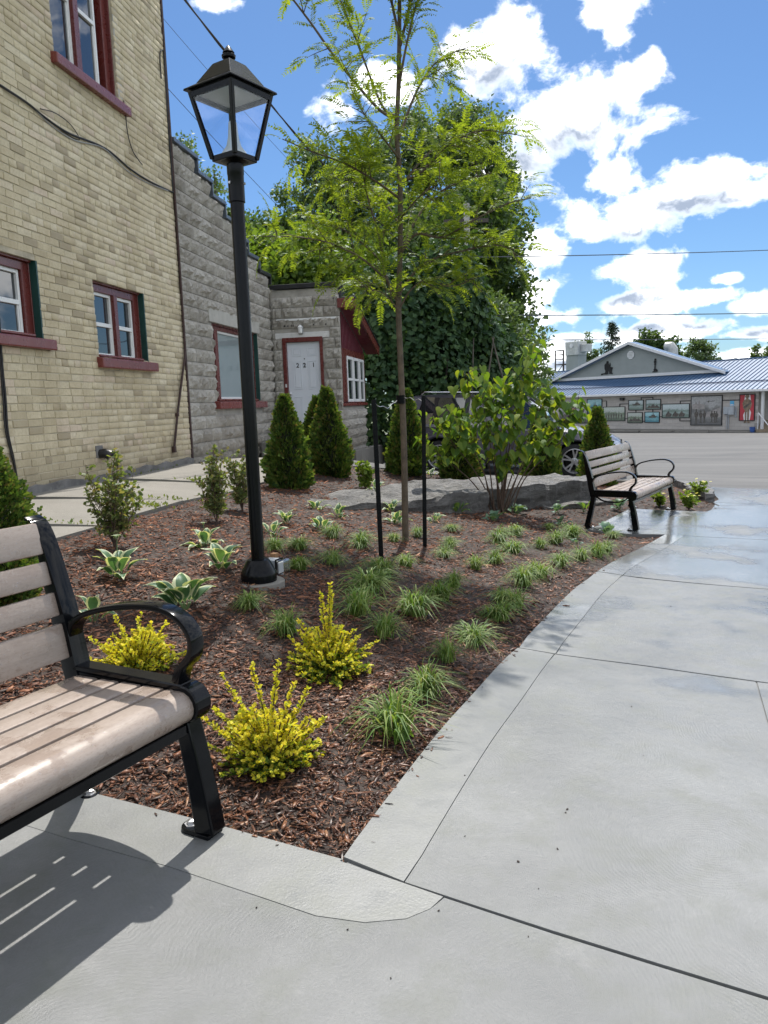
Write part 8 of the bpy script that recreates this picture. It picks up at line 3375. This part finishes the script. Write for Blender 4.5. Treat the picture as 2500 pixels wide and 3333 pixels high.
        q.tube([(xb + .15, sd * (wt - .06), zt + .0), (xb + .22, sd * (wt - .06), zt + .055), (-.2, sd * (wt - .05), zt + .068), (xc - .3, sd * (wt - .06), zt + .045), (xc - .22, sd * (wt - .06), zt - .01)], .018, 8)
        q.build('roof_rail', M_chrome, t, smooth=True)
        # belt strip, sill cladding, door lines, handles
        q = MB()
        q.box(xr + .45, fx - .45, min(sd * .905, sd * .922), max(sd * .905, sd * .922), 1.005, 1.022)
        q.build('belt_trim', M_chrome, t)
        q = MB()
        q.box(rx + .44, fx - .44, min(sd * .90, sd * .938), max(sd * .90, sd * .938), .255, .40)
        q.build('sill_cladding', M_plastic, t, bevel=.015)
        for xx in (fx - .62, .20, -.85):
            q = MB()
            q.box(xx, xx + .008, min(sd * .921, sd * .936), max(sd * .921, sd * .936), .42, .98)
            q.build('door_gap', M_dark, t)
        for xx in (-.02, -1.06):
            q = MB()
            q.box(xx, xx + .19, min(sd * .925, sd * .965), max(sd * .925, sd * .965), .86, .895)
            q.build('door_handle', mat, t, bevel=.012)
        q = MB()
        q.lathe([(.10, 0)], 4) if False else None
        ms = MB()
        ms.box(xd - .38, xd - .20, min(sd * .93, sd * 1.13), max(sd * .93, sd * 1.13), 1.05, 1.19)
        ms.build('wing_mirror', M_plastic, t, bevel=.045, seg=3, smooth=True)
        # lamps
        q = MB()
        a = [(xf - .40, sd * .815, .64), (xf - .08, sd * .655, .62), (xf - .12, sd * .625, .78), (xf - .46, sd * .79, .87)]
        b = [(p[0] + .045, p[1] + sd * .035, p[2]) for p in a]
        q.add(a + b, [(0, 1, 2, 3), (7, 6, 5, 4), (0, 4, 5, 1), (1, 5, 6, 2), (2, 6, 7, 3), (3, 7, 4, 0)])
        hl = q.build('headlight', M_refl, t, bevel=.012)
        q = MB()
        a = [(p[0] + .048, p[1] + sd * .037, p[2]) for p in a]
        b = [(p[0] + .012, p[1] + sd * .01, p[2]) for p in a]
        q.add(a + b, [(0, 1, 2, 3), (7, 6, 5, 4), (0, 4, 5, 1), (1, 5, 6, 2), (2, 6, 7, 3), (3, 7, 4, 0)])
        q.build('lens', M_headl, hl)
        q = MB()
        q.box(xf - .52, xf - .40, min(sd * .83, sd * .88), max(sd * .83, sd * .88), .66, .80)
        q.build('turn_lamp', M_amber, t, bevel=.01)
        q = MB()
        q.box(xr + .0, xr + .12, min(sd * .66, sd * .84), max(sd * .66, sd * .84), .84, 1.12)
        q.build('tail_light', M_redl, t, bevel=.02)
        # arch lips
        for wx in (fx, rx):
            q = MB()
            path = [(wx + (WR + .075) * math.cos(a), WR + .01 + (WR + .075) * math.sin(a)) for a in [PI * k / 16 * 1.12 - .19 for k in range(17)]]
            V2, F2 = [], []
            for i, (px, pz) in enumerate(path):
                c_ = ((px - wx) / (WR + .075), (pz - WR - .01) / (WR + .075))
                for (dr, yy) in ((-.02, .905), (.012, .935), (.045, .925), (.05, .90)):
                    V2.append((px + c_[0] * dr, sd * yy, pz + c_[1] * dr))
            for i in range(16):
                for j in range(3):
                    F2.append((i * 4 + j, i * 4 + j + 1, (i + 1) * 4 + j + 1, (i + 1) * 4 + j))
            q.add(V2, F2)
            q.build('wheel_arch', mat, t, smooth=True)
    # windscreen and rear glass
    for (x0, z0_, w0, x1, z1_, w1, nm_) in ((xd - .02, zb - .0, wb_ - .06, xc - .02, zt - .055, wt - .05, 'windscreen'), (xa + .02, zb, wb_ - .06, xb - .02, zt - .055, wt - .06, 'rear_window')):
        q = MB()
        a = [(x0, -w0, z0_), (x0, w0, z0_), (x1, w1, z1_), (x1, -w1, z1_)]
        b = [(p[0], p[1], p[2] - .012) for p in a]
        q.add(a + b, [(0, 1, 2, 3), (7, 6, 5, 4), (0, 4, 5, 1), (1, 5, 6, 2), (2, 6, 7, 3), (3, 7, 4, 0)])
        q.build(nm_, M_carglass, t)
    q = MB()
    q.add([(xf - .05, -.50, .60), (xf + .012, -.30, .60), (xf + .012, .30, .60), (xf - .05, .50, .60), (xf - .07, -.48, .76), (xf - .02, -.30, .78), (xf - .02, .30, .78), (xf - .07, .48, .76)], [(0, 1, 5, 4), (1, 2, 6, 5), (2, 3, 7, 6)])
    q.build('grille', M_plastic, t)
    q = MB()
    q.box(xf - .03, xf + .018, -.46, .46, .665, .69)
    q.build('grille_bar', M_chrome, t, bevel=.006)
    q = MB()
    q.box(xf - .16, xf + .02, -.62, .62, .30, .44)
    q.build('lower_bumper', M_plastic, t, bevel=.05, seg=3, smooth=True)
    q = MB()
    q.box(-wb / 2 - .2, wb / 2 + .3, -.62, .62, .24, .34)
    q.build('underbody', M_dark, t)
    # wheels
    for wx in (fx, rx):
        for sd in (-1, 1):
            w = MB()
            w.lathe([(.25, sd * .66), (.33, sd * .665), (WR - .012, sd * .69), (WR, sd * .72), (WR, sd * .84), (WR - .012, sd * .868), (.30, sd * .885), (.262, sd * .885), (.262, sd * .70)], 36, 0, (wx, WR), 'y', False)
            wheel = w.build('wheel', M_tyre, t, smooth=True)
            r_ = MB()
            r_.lathe([(.262, sd * .70), (.262, sd * .882), (.25, sd * .886), (.238, sd * .872), (.235, sd * .74)], 32, 0, (wx, WR), 'y', False)
            for k in range(5):
                a = 2 * PI * k / 5 + .3
                for off in (-.13, .13):
                    a0, a1 = a + off * .55, a + off * 1.55
                    p0 = Vector((wx + .06 * math.cos(a0), 0, WR + .06 * math.sin(a0)))
                    p1 = Vector((wx + .243 * math.cos(a1), 0, WR + .243 * math.sin(a1)))
                    s_ = (p1 - p0).normalized().cross(Vector((0, 1, 0))) * .017
                    vv = []
                    for (p, y) in ((p0, .872), (p1, .880)):
                        for (sg, dy) in ((-1, 0), (1, 0), (1, -.035), (-1, -.035)):
                            q_ = p + s_ * sg
                            vv.append((q_.x, sd * (y + dy), q_.z))
                    r_.add(vv, [(0, 1, 2, 3), (4, 5, 6, 7), (0, 1, 5, 4), (1, 2, 6, 5), (2, 3, 7, 6), (3, 0, 4, 7)])
            r_.lathe([(.075, sd * .83), (.07, sd * .876), (.03, sd * .884), (.002, sd * .886)], 16, 0, (wx, WR), 'y', False)
            r_.build('rim', M_alloy, wheel, smooth=True)
            d_ = MB()
            d_.lathe([(.19, sd * .76), (.19, sd * .78), (.002, sd * .781)], 20, 0, (wx, WR), 'y', False)
            d_.build('brake_disc', M_dark, wheel)
    return t


SUV_COL = paint_mat('dark_plum_grey_paint', (.085, .08, .10), .2)
hv = Vector((4.05 - 1.18, 15.97 - 16.87)).normalized()
lv_ = Vector((-hv.y, hv.x))
# the wheels on our side were measured; the middle of the car lies half a track farther
fw = Vector((4.05, 15.97)) + lv_ * .86
rw = Vector((1.18, 16.87)) + lv_ * .86
mid = (fw + rw) / 2 - hv * .06
zf, zrr = T(4.05, 15.97), T(1.18, 16.87)
suv = car('dark plum grey sport utility car parked nose right behind the bed', (mid.x, mid.y, (zf + zrr) / 2 + .0), math.atan2(hv.y, hv.x), SUV_COL)
suv.rotation_euler = (0, math.atan2(zrr - zf, 2.9), math.atan2(hv.y, hv.x))
m2 = mid + lv_ * 2.75 - hv * .25
c2 = car('pale car parked just beyond the dark sport utility car, nearly hidden by it', (m2.x, m2.y, T(m2.x, m2.y) + .03), math.atan2(hv.y, hv.x), paint_mat('pale_silver_paint', (.45, .46, .48), .3), L=4.7, H=1.64, W=1.82, wb=2.75)
